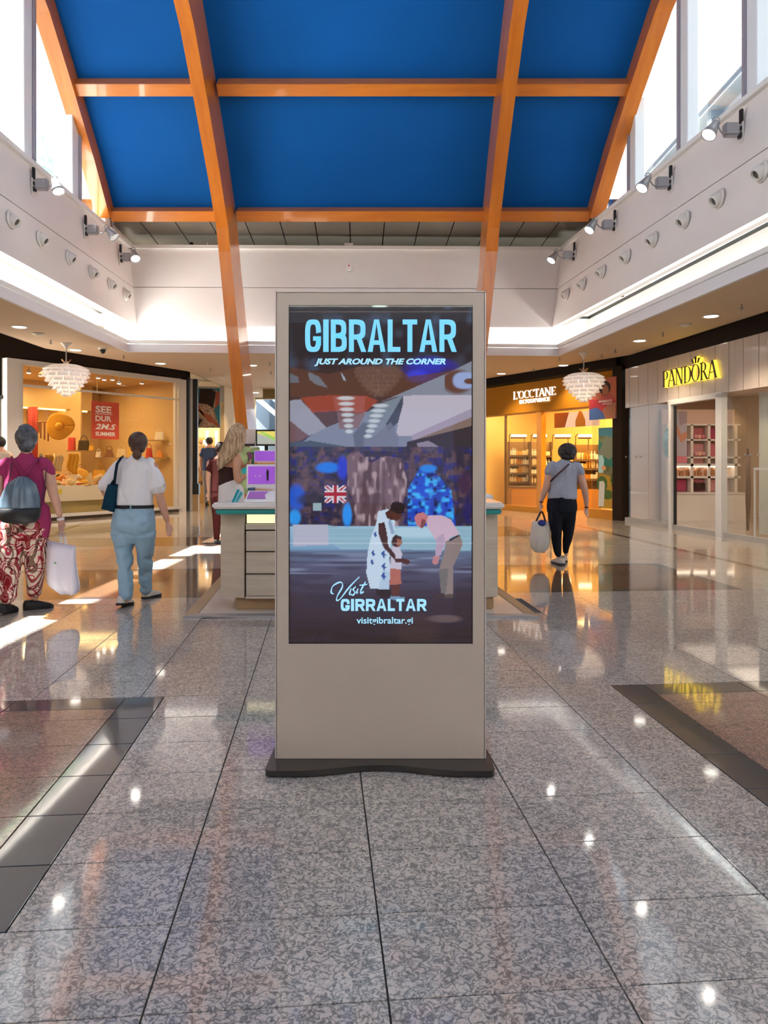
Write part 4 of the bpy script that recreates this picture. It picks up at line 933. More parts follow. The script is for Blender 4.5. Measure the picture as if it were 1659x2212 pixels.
for (off, h_, tl) in ((-.10, .09, -.05), (0, .13, 0), (.10, .09, .05)):
    b0 = c + jd * off * .7; b1 = c + jd * (off * .7 + tl)
    for nm, m_, z0_, dp in (('crown_prong_side', M['gold_lit'], 0, .065), ('crown_prong', M['letter_dark'], .066, .012)):
        q = MB(); q.prism([(-.02, 0), (.02, 0), (.03, 1), (-.03, 1)], lambda t: Vector((*(b0.lerp(b1, t[1]) + jd * t[0]), 3.235 + h_ * t[1])) + nj * z0_, lambda t: Vector((*(b0.lerp(b1, t[1]) + jd * t[0]), 3.235 + h_ * t[1])) + nj * (z0_ + dp)); q.build(nm, m_, jl)
jw = root_('window_3', 'frameless glass front of the jewellery shop')
q = MB(); q.wallbox(JA, JB, 0, .09, .1, off=-.06); q.build('sill', cm('grey sill', (.40, .38, .36), .4), jw)
for a_, b_ in ((1348, 1400), (1401, 1452), (1571, 1612), (1613, 1655), (1656, 1760), (1761, 1990)):
    q = MB(); q.wallbox(onj(a_), onj(b_), .09, 2.6, .012); q.build('pane', M['shopglass'], jw)
for px in (1628, 1720):
    q = MB(); q.wallbox(onj(px), onj(px + 2), .09, 1.25, .03); q.build('post', M['frame'], jw)
q = MB(); q.wallbox(onj(1628), onj(1720), 1.22, 1.26, .03); q.build('rail', M['frame'], jw)
jdr = root_('door_1', 'silver door frame of the jewellery shop')
for a_, b_ in ((1453.5, 1458.5), (1556, 1569)):
    q = MB(); q.wallbox(onj(a_), onj(b_), 0, 2.6, .12, off=-.1); q.build('jamb', M['frame'], jdr)
q = MB(); q.wallbox(onj(1452), onj(1569), 2.52, 2.62, .12, off=-.1); q.build('head', M['frame'], jdr)
q = MB(); q.wallbox(onj(1459), onj(1461), 0, 2.5, .05, off=-.04); q.build('seal', M['black'], jdr)
q = MB()
for px in (1353, 1375, 1385, 1611, 1622, 1640):
    p = onj(px, -.006); q.lathe([(.0001, 0), (.02, 0), (.02, .012), (.0001, .012)], 10, (*p, 1.52 - .04), axis=nj)
q.build('glass_stud', M['lamp_grey'], jw)['kind'] = 'stuff'
for (px, bk, e) in ((1400, 1.9, 7), (1510, 1.8, 22), (1610, 1.8, 20), (1750, 1.8, 20)):
    area((*onj(px, bk), 2.9), 1.6, e, (1, .84, .66), size_y=1.6, name='shop_light')
# pale blue inner board, right
bp_ = onj(1605, .5); q = MB(); q.wallbox(onj(1600, .35), onj(1650, .35), 0.1, 2.58, .04); single(q, 'standing_board', cm('pale grey board', (.60, .63, .58), .4), 'pale grey green panel inside the jewellery window at the right edge', 'panel')
# wall unit with pink compartments
dd = 17.45
ju = thing('jewellery_wall_unit', 'white wall unit with pink lit compartments seen through the door', 'shelf', (X(1505, dd), dd, 0))
wht = cm('white lacquer', (.85, .78, .70), .35)
def jz(y): return CAMZ + (1000 - y) / F * dd
x0, x1 = X(1440, dd), X(1600, dd)
q = MB(); q.box(x0, x1, dd + .3, dd + .36, 0, 2.62); q.build('back_panel', cm('peach panel', (.85, .62, .50), .5), ju)
q = MB(); q.box(x0, x1, dd - .25, dd + .3, 0, jz(1066)); q.build('counter', wht, ju)
q = MB(); q.box(x0, x1, dd - .28, dd + .3, jz(1066), jz(1063)); q.build('counter_top', wht, ju)
for (ya, yb) in ((1033, 1030), (1007, 1003), (990, 988), (952, 950), (919, 917)):
    q = MB(); q.box(x0, x1, dd - .0, dd + .3, jz(ya), jz(yb) + .015); q.build('board', wht, ju)
for px in (1443, 1459, 1495, 1532, 1560, 1590):
    q = MB(); q.box(X(px, dd) - .03, X(px, dd) + .03, dd + .0, dd + .3, jz(1063), jz(917)); q.build('upright', wht, ju)
pk = [cm('pink card', (.72, .22, .26), .5), cm('rose card', (.78, .38, .38), .5), cm('magenta card', (.55, .08, .16), .5), cm('peach card', (.85, .5, .35), .5)]
for i, (pa, pb, ya, yb) in enumerate(((1500, 1528, 948, 924), (1500, 1528, 986, 958), (1537, 1557, 948, 924), (1537, 1557, 986, 958), (1500, 1528, 1003, 990), (1463, 1490, 1062, 1036), (1500, 1530, 1062, 1036), (1536, 1556, 1062, 1036), (1463, 1492, 986, 955))):
    q = MB(); q.box(X(pa, dd), X(pb, dd), dd + .2, dd + .29, jz(ya), jz(yb)); q.build('pink_panel', pk[i % 3], ju)
q = MB(); q.box(x0 + .1, x1 - .1, dd + .05, dd + .1, jz(1009) - .0, jz(1008) + .02); q.build('strip_light', mat('soft strip', (1, 1, 1), emit=(1, .85, .65), es=5), ju)
for i in range(14):
    px = 1464 + i * 6.6; q = MB(); x = X(px, dd + .1); z = jz(1030) + .02
    if i % 3 == 0: q.lathe([(.0001, 0), (.05, 0), (.03, .02), (.045, .14), (.03, .2), (.0001, .2)], 10, (x, dd + .1, z)); nm, lb_, ct = 'jewellery_bust', 'small brown display bust on the lit board of the jewellery wall unit', 'display stand'
    else: q.box(x - .03, x + .03, dd + .06, dd + .14, z, z + .09 + .03 * (i % 4)); nm, lb_, ct = 'jewellery_box', 'small tan jewellery box on the lit board of the wall unit', 'box'
    single(q, nm, cm('tan velvet', (.42, .2, .1), .7) if i % 2 else cm('copper card', (.6, .32, .18), .5), lb_, ct, 'busts on the lit board' if i % 3 == 0 else 'boxes on the lit board')
for i in range(10):
    px = 1502 + i * 2.8; q = MB(); x = X(px, dd); q.box(x - .008, x + .008, dd + .12, dd + .16, jz(1060), jz(1044) + .01 * (i % 3)); q.build('bracelet_bar', cm('dark velvet', (.12, .05, .04), .7), ju)
for i, (px, py, m_) in enumerate(((1507, 941, 1), (1515, 938, 3), (1523, 941, 0), (1509, 976, 1), (1516, 975, 3), (1524, 976, 1))):
    q = MB(); q.ell((X(px, dd), dd + .1, jz(949 if py < 950 else 986) + .065), .05, .03, .05, 10, 8); single(q, 'charm_display', pk[m_], ('upper', 'lower')[py > 950] + ' pink compartment, ' + ('left', 'middle', 'right')[i % 3] + ' charm display', 'display stand', smooth=True)
# hanging posters inside: arm with a bag
pz = onj(1463, 1.0); a_ = Vector((X(1460, 16.6), 16.6)); b_ = Vector((X(1484, 16.6), 16.6)); po = thing('model_poster', 'tall poster of a dressed arm behind the jewellery shop door', 'poster', (*a_, .8)); za, zb = CAMZ - .0, 2.5
q = MB(); q.box(a_.x, b_.x, 16.6, 16.63, za - .02, zb); q.build('board', cm('lilac print', (.52, .46, .52), .5), po); nd = Vector((0, -1))
pr([(0, .8), (.45, .55), (1, .62), (1, .5), (.5, .38), (0, .6)], cm('skin print light', (.62, .28, .16), .5)); pr([(0, 0), (1, 0), (1, .12), (0, .14)], pk[0]); pr([(.35, .72), (1, .78), (1, 1), (.3, 1)], cm('grey violet print', (.40, .30, .34), .5))
q = MB(); q.ell((X(1443, 16.3), 16.3, CAMZ + (1000 - 957) / F * 16.3), .11, .08, .33, 16, 12); single(q, 'hanging_ornament', cm('blue green glass', (.12, .28, .30), .2, coat=1, vary=(6, .6)), 'blue green oval ornament hanging left of the jewellery shop door', 'ornament', smooth=True)
q = MB(); q.tube([(*onj(1572, .4), 1.5), (*onj(1572, .4), .75), (*onj(1571, .4), .12)], [.045, .05, .02], 8); q.tube([(*onj(1572, .4), 1.5), (*onj(1571.4, .4), 1.6)], .02, 6); single(q, 'folded_umbrella', cm('dark brown cloth', (.10, .05, .035), .6), 'dark folded umbrella standing right of the jewellery door', 'umbrella', smooth=True)

# --- corridor beyond on the left
cw = MB(); cw.wallbox((-5.0, 23.2), (-4.75, 27.5), 0, 3.75, .15); struct(cw.build('wall_left.007', M['cream']), 'left wall of the corridor beyond the atrium')
cs = MB(); cs.box(-9, -4.95, 26.4, 26.5, 0, 3.9); struct(cs.build('wall_back.001', mat('bright shop wall', (.8, .62, .38), .7)), 'lit back wall of the corridor shop')
q = MB(); q.wallbox((-7.4, 22.3), (-5.0, 23.2), 3.25, 3.72, .12); struct(q.build('trim_12', mat('grey fascia', (.5, .47, .42), .4)), 'grey fascia over the corridor shop entrance')
a_, b_ = at(418, 1000, 22.3), at(475, 1000, 22.3); za, zb = CAMZ + 76 / F * 22.3, CAMZ + 161 / F * 22.3
po = thing('fashion_poster', 'large poster of a patterned shirt figure over the corridor shop entrance', 'poster', (a_.x, 22.3, za)); a_ = Vector((a_.x, 22.3)); b_ = Vector((b_.x, 22.3)); nd = Vector((0, -1))
q = MB(); q.box(a_.x, b_.x, 22.3, 22.34, za, zb); q.build('board', cm('sea blue print', (.03, .20, .28), .5), po)
pr([(0, 0), (.98, 0), (.95, .1), (.78, .45), (.95, .75), (.9, .95), (.25, 1), (.2, .62), (.0, .55)], cm('cream shirt print', (.42, .32, .24), .5, vary=(12, .6))); pr([(.2, .62), (.5, .6), (.75, .5), (.85, .9), (.7, .98), (.25, 1)], cm('black hair print', (.02, .01, .012), .5), 2)
pr([(.1, .5), (.2, .58), (.45, .25), (.98, .0), (.98, .08), (.5, .35)], cm('brick print', (.40, .10, .06), .5), 3); pr([(.82, .5), (.97, .6), (1, .92), (.85, .9)], cm('brick print', (.40, .10, .06), .5), 3); pr([(.5, .2), (.66, .12), (.75, .25), (.6, .35)], cm('brick print', (.40, .10, .06), .5), 4); pr(blob(.13, .27, .1, .13), cm('grey print', (.35, .34, .34), .5), 4); pr([(.0, .0), (.15, 0), (.35, .2), (.1, .3)], cm('black hair print', (.02, .01, .012), .5), 2)
area((-6.0, 24.6, 3.5), 1.4, 110, (1, .82, .55), name='shop_light')
for i, (px, w_) in enumerate(((421, .09), (447, .08), (467, .06))):
    p = at(px, 1000, 24.4); q = MB(); q.box(p.x - w_ / 2, p.x + w_ / 2, 24.4, 24.46, 1.3 - .0, 2.4); single(q, 'wall_light', mat('vertical tube', (1, 1, 1), emit=(1, .93, .8), es=5), ('left', 'middle', 'right')[i] + ' vertical tube light under the fashion poster', 'light')
t = thing('corridor_shelf', 'lit shelf of small goods under the fashion poster', 'shelf', (at(445, 1000, 24.6).x, 24.6, 0))
for z in (.6, 1.05, 1.5, 1.95):
    q = MB(); q.box(at(424, 0, 24.6).x, at(466, 0, 24.6).x, 24.6, 24.9, z - .03, z); q.build('board', shw, t)
q = MB(); q.box(at(424, 0, 24.6).x, at(466, 0, 24.6).x, 24.9, 24.94, 0, 2.2); q.build('back_panel', cm('amber board', (.55, .33, .1), .6), t)
for i in range(22):
    px = 427 + (i % 6) * 7; z = (.6, 1.05, 1.5, 1.95)[i // 6]; q = MB(); x = at(px, 0, 24.7).x
    if i % 2: q.ell((x, 24.72, z + .08), .05, .05, .08, 8, 6)
    else: q.lathe([(.0001, 0), (.05, 0), (.05, .12), (.02, .16), (.0001, .16)], 8, (x, 24.72, z))
    single(q, 'ornament', (cm('amber ware', (.6, .3, .06), .5), cm('brown ware', (.2, .09, .04), .5), cm('white ware', (.8, .7, .55), .5))[i % 3], ('amber', 'brown', 'white')[i % 3] + ' small ware on the lit shelf under the fashion poster', 'ornament', ('amber', 'brown', 'white')[i % 3] + ' wares on the corridor shelf')
gp = at(405, 960, 20.9); q = MB(); q.box(gp.x + .06, gp.x + .14, 21.05, 21.08, 1.2, 1.95)
single(q, 'green_banner', cm('green banner', (.08, .45, .06), .5), 'narrow green banner between the black corridor posts', 'banner')
q = MB(); q.box(gp.x + .05, gp.x + .17, 21.05, 21.2, .8, 1.15); single(q, 'red_stand', cm('red box paint', (.45, .03, .03), .5), 'small red and white box under the green banner', 'box')
q = MB(); q.box(gp.x + .05, gp.x + .3, 20.95, 21.15, .45, .75); single(q, 'litter_bin', M['black'], 'black bin at the foot of the corridor posts', 'bin', bevel=.01)
bpq = bpy.data.objects['litter_bin']
q = MB(); q.box(gp.x + .07, gp.x + .28, 20.97, 21.13, 0, .45); q.build('bin_foot', shw, bpq)
# glazed hall at the far end
fb = MB(); fb.box(-12, 9, 58, 58.2, 0, 9); struct(fb.build('wall_back.002', mat('pale far wall', (.34, .35, .36), .7)), 'pale wall closing the far hall')
fb = MB(); fb.box(-9.2, -9, 28, 58, 0, 9); fb.box(7, 7.2, 29, 58, 0, 9); struct(fb.build('wall_left.008', M['wall']), 'side walls of the far hall')
fh = root_('ceiling.004', 'sloping glazed roof of the far hall')
for k in range(7):
    x0_ = -9 + 2.3 * k
    q = MB(); q.sheet([[(x0_, 29, 7.2), (x0_ + .18, 29, 7.2)], [(x0_ + 2.6, 57, 3.4), (x0_ + 2.78, 57, 3.4)]], .25); q.build('rafter', M['white'], fh)
q = MB(); q.sheet([[(-9, 29, 7.5), (8, 29, 7.5)], [(-9, 58, 3.8), (8, 58, 3.8)]], .02); q.build('pane', glass('tinted roof glass', (.52, .60, .68)), fh)
q = MB(); q.box(-12, 12, 27.4, 27.6, 3.7, 8); struct(q.build('wall_back.003', M['soffit']), 'downstand at the end of the corridor ceiling')
# hanging direction sign
p = at(579, 850, 24.2); t = thing('hanging_sign', 'small olive direction sign under the corridor ceiling', 'sign', p); q = MB(); q.box(p.x - .17, p.x + .25, 24.2, 24.26, p.z - .16, p.z + .16); q.build('board', cm('olive board', (.24, .20, .10), .5), t); q = MB(); q.tube([(p.x, 24.23, p.z + .16), (p.x, 24.23, CZ)], .01, 6); q.build('hanger', M['lamp_grey'], t)

# --- rear of the mall (behind the viewer)
q = MB(); q.box(-9, 9, -12.9, -12.7, 0, 6.3); struct(q.build('wall_front.002', M['soffit']), 'end wall behind the viewer')
q = MB(); q.wallbox((7.75, 3.0), (8.9, -12.8), 0, 4.35, .1); struct(q.build('wall_right.005', M['soffit']), 'right wall beside the viewer')
q = MB(); q.wallbox((-8.5, 3.0), (-8.9, -12.8), 0, 4.35, -.1); struct(q.build('wall_left.009', M['soffit']), 'left wall beside the viewer')
for (x0_, x1_, e, c_) in ((-7.5, -3.2, 1.2, (1, .62, .3)), (-2.3, 1.8, .5, (.35, .45, 1)), (2.6, 7.2, 1.1, (1, .75, .5))):  # unseen glowing panels added behind the viewer to show up in reflections
    q = MB(); q.box(x0_, x1_, -12.68, -12.6, .3, 2.7); o = q.build('rear_glow_panel', mat('rear glow', (.5, .4, .3), .4, emit=c_, es=e)); tag(o, 'glowing panel added behind the viewer for reflections, ' + ('left', 'middle', 'right')[(x0_ > -3) + (x0_ > 2)], 'glow panel')

# ------------------------------------------------------------------ ceiling fittings
spots = [(42, 706), (163, 756), (347, 785), (545, 789), (535, 830), (552, 848), (565, 860), (1083, 807), (1217, 789), (1382, 736), (1536, 683), (640, 800), (760, 800), (880, 803), (990, 806)]
names = ['at the left edge', 'beside the left pendant', 'above the right end of the hat shop', 'beside the lower end of the left arch', 'second down the corridor', 'third down the corridor', 'farthest down the corridor', 'above the ochre fascia beside the kiosk', 'above the right pendant', 'above the dark pier', 'above the glowing lettering', 'behind the kiosk left', 'behind the kiosk left of centre', 'behind the kiosk right of centre', 'behind the kiosk right']
DL = [(at(px, py, (CZ - CAMZ) * F / (1000 - py)), n) for (px, py), n in zip(spots, names)]
for y in (9.6, 6.4, 3.2, 0, -3.2): DL += [(Vector((-6.5, y, CZ)), f'left of the atrium nearer the viewer at {("nine","six","three","zero","minus")[int((9.6-y)/3.2+.1)]}'), (Vector((5.85 + (9.6 - y) * .11, y, CZ)), f'right of the atrium nearer the viewer at {("nine","six","three","zero","minus")[int((9.6-y)/3.2+.1)]}')]
near_names = {('l', 0): 'out of frame, first of the left row', }
ringm = None
for i, (p, n) in enumerate(DL):
    t = thing('downlight', ('round recessed ceiling downlight ' + n) if i < 15 else 'round recessed downlight of the rows beside the viewer', 'light', (p.x, p.y, CZ), 'ceiling downlights')
    if ringm is None:
        q = MB(); q.lathe([(.105, -.001), (.14, -.012), (.15, -.001)], 20, (0, 0, 0)); q.f = q.f[:-2] if False else q.f; ringm = q.mesh('ring', M['white'], smooth=True)
        q = MB(); q.lathe([(.0001, -.008), (.108, -.008), (.108, -.002), (.0001, -.002)], 20); lensm = q.mesh('lens', M['down'])
    ob('ring', ringm, t); ob('lens', lensm, t)
    if i < 11 or i > 14:
        d = bpy.data.lights.new('downlight_beam', 'SPOT'); d.energy = 230; d.color = (1, .80, .56); d.spot_size = 1.9; d.spot_blend = .6; d.shadow_soft_size = .08
        o = bpy.data.objects.new('downlight_beam', d); C.objects.link(o); o.location = (p.x, p.y, CZ - .03)
# sprinklers, detectors, dome camera
for i, (px, py) in enumerate([(110, 737), (267, 770), (455, 797), (1300, 767), (1329, 757), (1432, 720), (1602, 660), (1209, 774), (1153, 798), (585, 805), (583, 785)]):
    p = at(px, py - 3, (CZ - CAMZ) * F / (1000 - py + 3)); t = thing('sprinkler', 'small ceiling sprinkler ' + ['left of the left pendant', 'left of the dome camera side ceiling', 'above the corridor corner', 'right of the right pendant', 'second to the right of the right pendant', 'above the slatted fascia', 'highest at the right edge', 'left of the right pendant', 'above the ochre lettering', 'beside the kiosk far', 'beside the kiosk near'][i], 'sprinkler', (p.x, p.y, CZ))
    q = MB(); q.tube([(p.x, p.y, CZ), (p.x, p.y, CZ - .09)], .012, 6); q.build('pipe', M['lamp_grey'], t)
    q = MB(); q.lathe([(.0001, 0), (.035, 0), (.035, .008), (.0001, .008)], 8, (p.x, p.y, CZ - .07)); q.build('plate', M['lamp_grey'], t)
for i, (px, py) in enumerate([(82, 720), (1480, 701), (480, 813)]):
    p = at(px, py, (CZ - CAMZ) * F / (1000 - py)); q = MB(); q.lathe([(.0001, -.04), (.05, -.04), (.07, -.02), (.11, -.015), (.11, 0), (.0001, 0)], 16, (p.x, p.y, CZ)); single(q, 'smoke_detector', M['off'], ['flat smoke detector near the left edge of the ceiling', 'flat smoke detector above the glowing lettering', 'flat smoke detector over the corridor'][i], 'detector', smooth=True)
p = at(222, 752, (CZ - CAMZ) * F / 248); t = thing('dome_camera', 'small dome camera under the ceiling right of the left pendant', 'camera', (p.x, p.y, CZ))
q = MB(); q.lathe([(.0001, -.03), (.09, -.03), (.1, 0), (.0001, 0)], 16, (p.x, p.y, CZ)); q.build('base', M['off'], t); q = MB(); q.ell((p.x, p.y, CZ - .05), .06, .06, .07); q.build('dome', M['black'], t, smooth=True)

# ------------------------------------------------------------------ layered leaf pendants
leafm = mat('white lamp leaf', (.86, .80, .76), .4, emit=(1, .83, .72), es=.22)
M['bulb'] = mat('pendant core', (1, 1, 1), emit=(1, .72, .45), es=5)
rowsL = [(.245, .33, .22, 12, .05), (.19, .42, .26, 12, .08), (.115, .445, .22, 12, .13), (.03, .43, .17, 12, .16), (-.06, .385, .14, 12, .17), (-.145, .32, .12, 12, .17), (-.22, .245, .10, 10, .16), (-.29, .165, .08, 8, .15), (-.345, .085, .06, 6, .13)]
leaf_me = []
for (z, r, Lr, n, h) in rowsL:
    wd = 2 * math.pi * r / n * .96; g = []
    for i in range(5):
        u = i / 4; row = []
        for j in range(5):
            v = j / 4 - .5; rr = r - Lr + Lr * math.sin(u * 1.45) / .9927 + (.02 if i == 4 else 0); wz = z + h * math.cos(u * 1.5)
            w2 = wd * (.8 + .2 * u) * (1 if i < 4 else .9); row.append((rr - abs(v) ** 2 * .05, v * w2, wz))
        g.append(row)
    q = MB(); q.sheet(g, .004); leaf_me.append(q.mesh('leaf', leafm, smooth=True))
def pendant(px_rod, d, zc, label):
    c = Vector((X(px_rod, d), d, zc)); t = thing('leaf_pendant', label, 'lamp', c)
    k = 0
    for ri, (z, r, Lr, n, h) in enumerate(rowsL):
        for j in range(n):
            ob('leaf', leaf_me[ri], t, (0, 0, 0), (0, 0, 2 * math.pi * (j + .5 * (ri % 2)) / n)); k += 1
    q = MB(); q.ell(c + Vector((0, 0, 0)), .15, .15, .22, 14, 10); q.build('core', M['bulb'], t, smooth=True)
    q = MB(); q.lathe([(.0001, .36), (.03, .36), (.06, .31), (.12, .29), (.16, .26), (.0001, .26)], 14, c); q.build('cap', M['off'], t, smooth=True)
    q = MB()
    for j in range(6): a = j * math.pi / 3; q.tube([c + Vector((.03 * math.cos(a), .03 * math.sin(a), .33)), c + Vector((.10 * math.cos(a), .10 * math.sin(a), .40))], [.012, .004], 5)
    q.build('crown_spike', cm('copper', (.7, .4, .22), .3, metal=1), t)
    q = MB(); q.tube([c + Vector((0, 0, .34)), (c.x, c.y, CZ - .1)], .014, 8); q.build('rod', M['lamp_grey'], t)
    q = MB(); q.lathe([(.012, -.16), (.03, -.09), (.11, -.01), (.11, 0)], 16, (c.x, c.y, CZ)); q.build('canopy', M['off'], t, smooth=True)
    return t
pendant(143, 14.9, 3.02, 'white layered leaf pendant in front of the hat shop on the left')
pendant(1261, 16.2, 3.01, 'white layered leaf pendant beside the ochre fascia on the right')
pr3 = pendant(829.5, 6.0, 2.9, 'white layered leaf pendant behind the viewer'); pr3.location = (-.1, -7.2, 2.9)
for ch in pr3.children:
    if ch.name.startswith(('rod', 'canopy')): pass

# ------------------------------------------------------------------ wall spots and air nozzles
def spot(base, nx, hx, hy, hz, on_, label):
    """bracket lamp: base on the wall, nx = direction into the room"""
    b0 = Vector(base); t = thing('wall_spotlight', label, 'lamp', b0)
    q = MB(); q.box(b0.x - .012, b0.x + .012, b0.y - .045, b0.y + .045, b0.z - .19, b0.z + .10); q.build('back_plate', M['off'], t, bevel=.008)
    q = MB(); q.box(b0.x + nx * .01 - .02, b0.x + nx * .01 + .02, b0.y - .03, b0.y + .03, b0.z + .08, b0.z + .27); q.build('cap', M['black'], t, bevel=.006)
    q = MB(); q.box(b0.x + nx * .03 - .02, b0.x + nx * .03 + .02, b0.y - .03, b0.y + .03, b0.z - .12, b0.z - .05); q.build('bracket', M['black'], t); q = MB(); q.box(b0.x + nx * .03 - .02, b0.x + nx * .03 + .02, b0.y - .03, b0.y + .03, b0.z - .01, b0.z + .03); q.build('bracket', M['black'], t)
    q = MB(); q.box(min(b0.x + nx * .05, b0.x + nx * .25), max(b0.x + nx * .05, b0.x + nx * .25), b0.y - .06, b0.y + .06, b0.z - .10, b0.z + .08); q.build('ballast_box', M['lamp_grey'], t, bevel=.02)
    h = b0 + Vector((nx * .46, hy, -.03)); q = MB(); q.tube([b0 + Vector((nx * .24, 0, -.08)), b0 + Vector((nx * .36, hy * .6, -.09)), h], .012, 6); q.build('arm', M['lamp_grey'], t)
    ax = Vector((hx, hy, hz)).normalized()
    q = MB(); q.lathe([(.0001, -.02), (.045, -.015), (.055, .06), (.085, .17), (.10, .235), (.09, .235), (.08, .20), (.0001, .20)], 18, h, axis=ax); q.build('head', M['lamp_grey'], t, smooth=True)
    q = MB(); q.lathe([(.0001, .215), (.088, .215), (.088, .222), (.0001, .222)], 18, h, axis=ax); q.build('lens', M['spotlens'] if on_ else M['lamp_grey'], t)
    q = MB(); q.tube([h + Vector((math.cos(a) * .05, 0, .03 + math.sin(a) * .05)) for a in [math.pi * k / 8 for k in range(9)]], .008, 5); q.build('hook', M['lamp_grey'], t)
    if on_:
        d = bpy.data.lights.new('spot_beam', 'SPOT'); d.energy = 60; d.color = (1, .9, .78); d.spot_size = 1.0; d.spot_blend = .5; d.shadow_soft_size = .05
        o = bpy.data.objects.new('spot_beam', d); C.objects.link(o); o.location = h + ax * .26; o.rotation_euler = ax.to_track_quat('-Z', 'Y').to_euler()
def wl_x(z): return -5.64 - (z - 4.45) / 1.79 * .15
for i, (px, hd, on_) in enumerate(((70, (.45, -.25, -1), True), (182, (.7, -.1, -.75), False), (258, (.35, -.5, -.8), True))):
    d = 5.75 * F / (829.5 - px); z = 5.90 if i == 0 else 5.82
    spot((wl_x(z) + .02, d, z), 1, hd[0], hd[1], hd[2], on_, ['nearest bracket spotlight on the left wall', 'middle bracket spotlight on the left wall, unlit', 'farthest bracket spotlight on the left wall'][i])
def wr_x(y, z): return W_R1[0] + (W_R0[0] - W_R1[0]) * (17.0 - y) / 23.6 + (z - 4.45) / 1.79 * .25
for i, px in enumerate((1605, 1452, 1331, 1243)):
    k = (px - 829.5) / F; s_ = (W_R0[0] - W_R1[0]) / 23.6; c0 = W_R1[0] + s_ * 17 + .19; d = c0 / (k + s_)
    spot((wr_x(d, 5.85) - .02, d, 5.86), -1, -.55, -.25, -.8, True, ['nearest bracket spotlight on the right wall', 'second bracket spotlight on the right wall', 'third bracket spotlight on the right wall', 'farthest bracket spotlight on the right wall'][i])
def nozzle(p, nx, label):
    t = thing('air_nozzle', label, 'air vent', p, 'air nozzles along the ' + ('left' if nx > 0 else 'right') + ' wall')
    ax = Vector((nx, 0, .08)); q = MB(); q.lathe([(.10, .0), (.135, .0), (.14, .015), (.11, .03), (.10, .03)], 20, p, axis=ax); q.build('flange', M['off'], t, smooth=True)
    a2 = Vector((nx, -.15, -.62)); q = MB(); q.lathe([(.085, -.05), (.095, .05), (.085, .13), (.07, .15), (.06, .14), (.06, .05), (.0001, .05)], 18, Vector(p) + Vector((nx * .0, 0, .02)), axis=a2); q.build('barrel', M['off'], t, smooth=True)
    q = MB(); q.lathe([(.0001, .10), (.062, .10), (.062, .105), (.0001, .105)], 14, Vector(p) + Vector((nx * .0, 0, .02)), axis=a2); q.build('mouth', M['dark_in'], t)
ordn = ['nearest', 'second', 'third', 'fourth', 'fifth', 'sixth', 'seventh', 'farthest']
for i, px in enumerate((20, 84, 146, 195, 235, 268)):
    d = 5.70 * F / (829.5 - px); nozzle((wl_x(5.04) + .01, d, 5.04), 1, f'round air nozzle on the left wall, {ordn[i] if i < 5 else "farthest"} from the window side')
for i, px in enumerate((1650, 1557, 1483, 1415, 1357, 1304, 1262, 1226)):
    k = (px - 829.5) / F; s_ = (W_R0[0] - W_R1[0]) / 23.6; c0 = W_R1[0] + s_ * 17 + .08; d = c0 / (k + s_); nozzle((wr_x(d, 5.04) - .01, d, 5.04), -1, f'round air nozzle on the right wall, {ordn[i]} in the row')
# small fittings on the far wall
q = MB(); p = at(753, 520, 17.1); q.box(p.x - .1, p.x + .1, 17.1, 17.2, 6.30, 6.42); single(q, 'junction_box', M['white'], 'small white box on top of the far ledge', 'box')
p = at(754, 579, 16.9); t = thing('call_point', 'small white plate with a red mark on the far wall', 'switch', p); q = MB(); q.box(p.x - .055, p.x + .055, 16.83, 16.90, p.z - .07, p.z + .07); q.build('plate', M['white'], t, bevel=.01); q = MB(); q.box(p.x - .02, p.x + .02, 16.82, 16.832, p.z + .02, p.z + .05); q.build('mark', red, t)
for i, px in enumerate((414, 447, 1074)):
    p = at(px, 520, 17.1); q = MB()
    if i == 0: q.ell((p.x, 17.1, 6.37), .05, .05, .07)
    else: q.tube([(p.x, 17.1, 6.3), (p.x + .02, 17.1, 6.43)], .015, 6)
    single(q, 'ledge_fitting', M['black'] if i == 0 else M['white'], ['dark knob on the far ledge left of the left arch', 'thin white pin on the far ledge beside the left arch', 'thin white pin on the far ledge beside the right arch'][i], 'fitting')
q = MB(); p = at(100, 300, 30)
t = thing('tree', 'pale green tree crown outside the left windows', 'tree', (-14.5, 30, 0)); rn = random.Random(5)
q.tube([(-14.5, 30, 0), (-14.4, 30, 6), (-14.2, 30, 10)], [.3, .22, .12], 8); q.build('trunk', cm('bark', (.2, .15, .1), .9), t)
q = MB()
for k in range(2600):
    v = Vector((rn.gauss(0, 1), rn.gauss(0, 1), rn.gauss(0, 1))).normalized() * rn.uniform(.5, 1); c = Vector((-14.2 + v.x * 2.2, 30 + v.y * 2.4, 12 + v.z * 2.6)); u = Vector((rn.gauss(0, 1), rn.gauss(0, 1), rn.gauss(0, 1))).normalized() * .14; w2 = u.cross(Vector((.3, .5, .8))).normalized() * .08
    q.add([c - u, c + w2, c + u, c - w2], [(0, 1, 2, 3)])
q.build('foliage', cm('pale green leaf', (.45, .60, .48), .7), t)['kind'] = 'stuff'

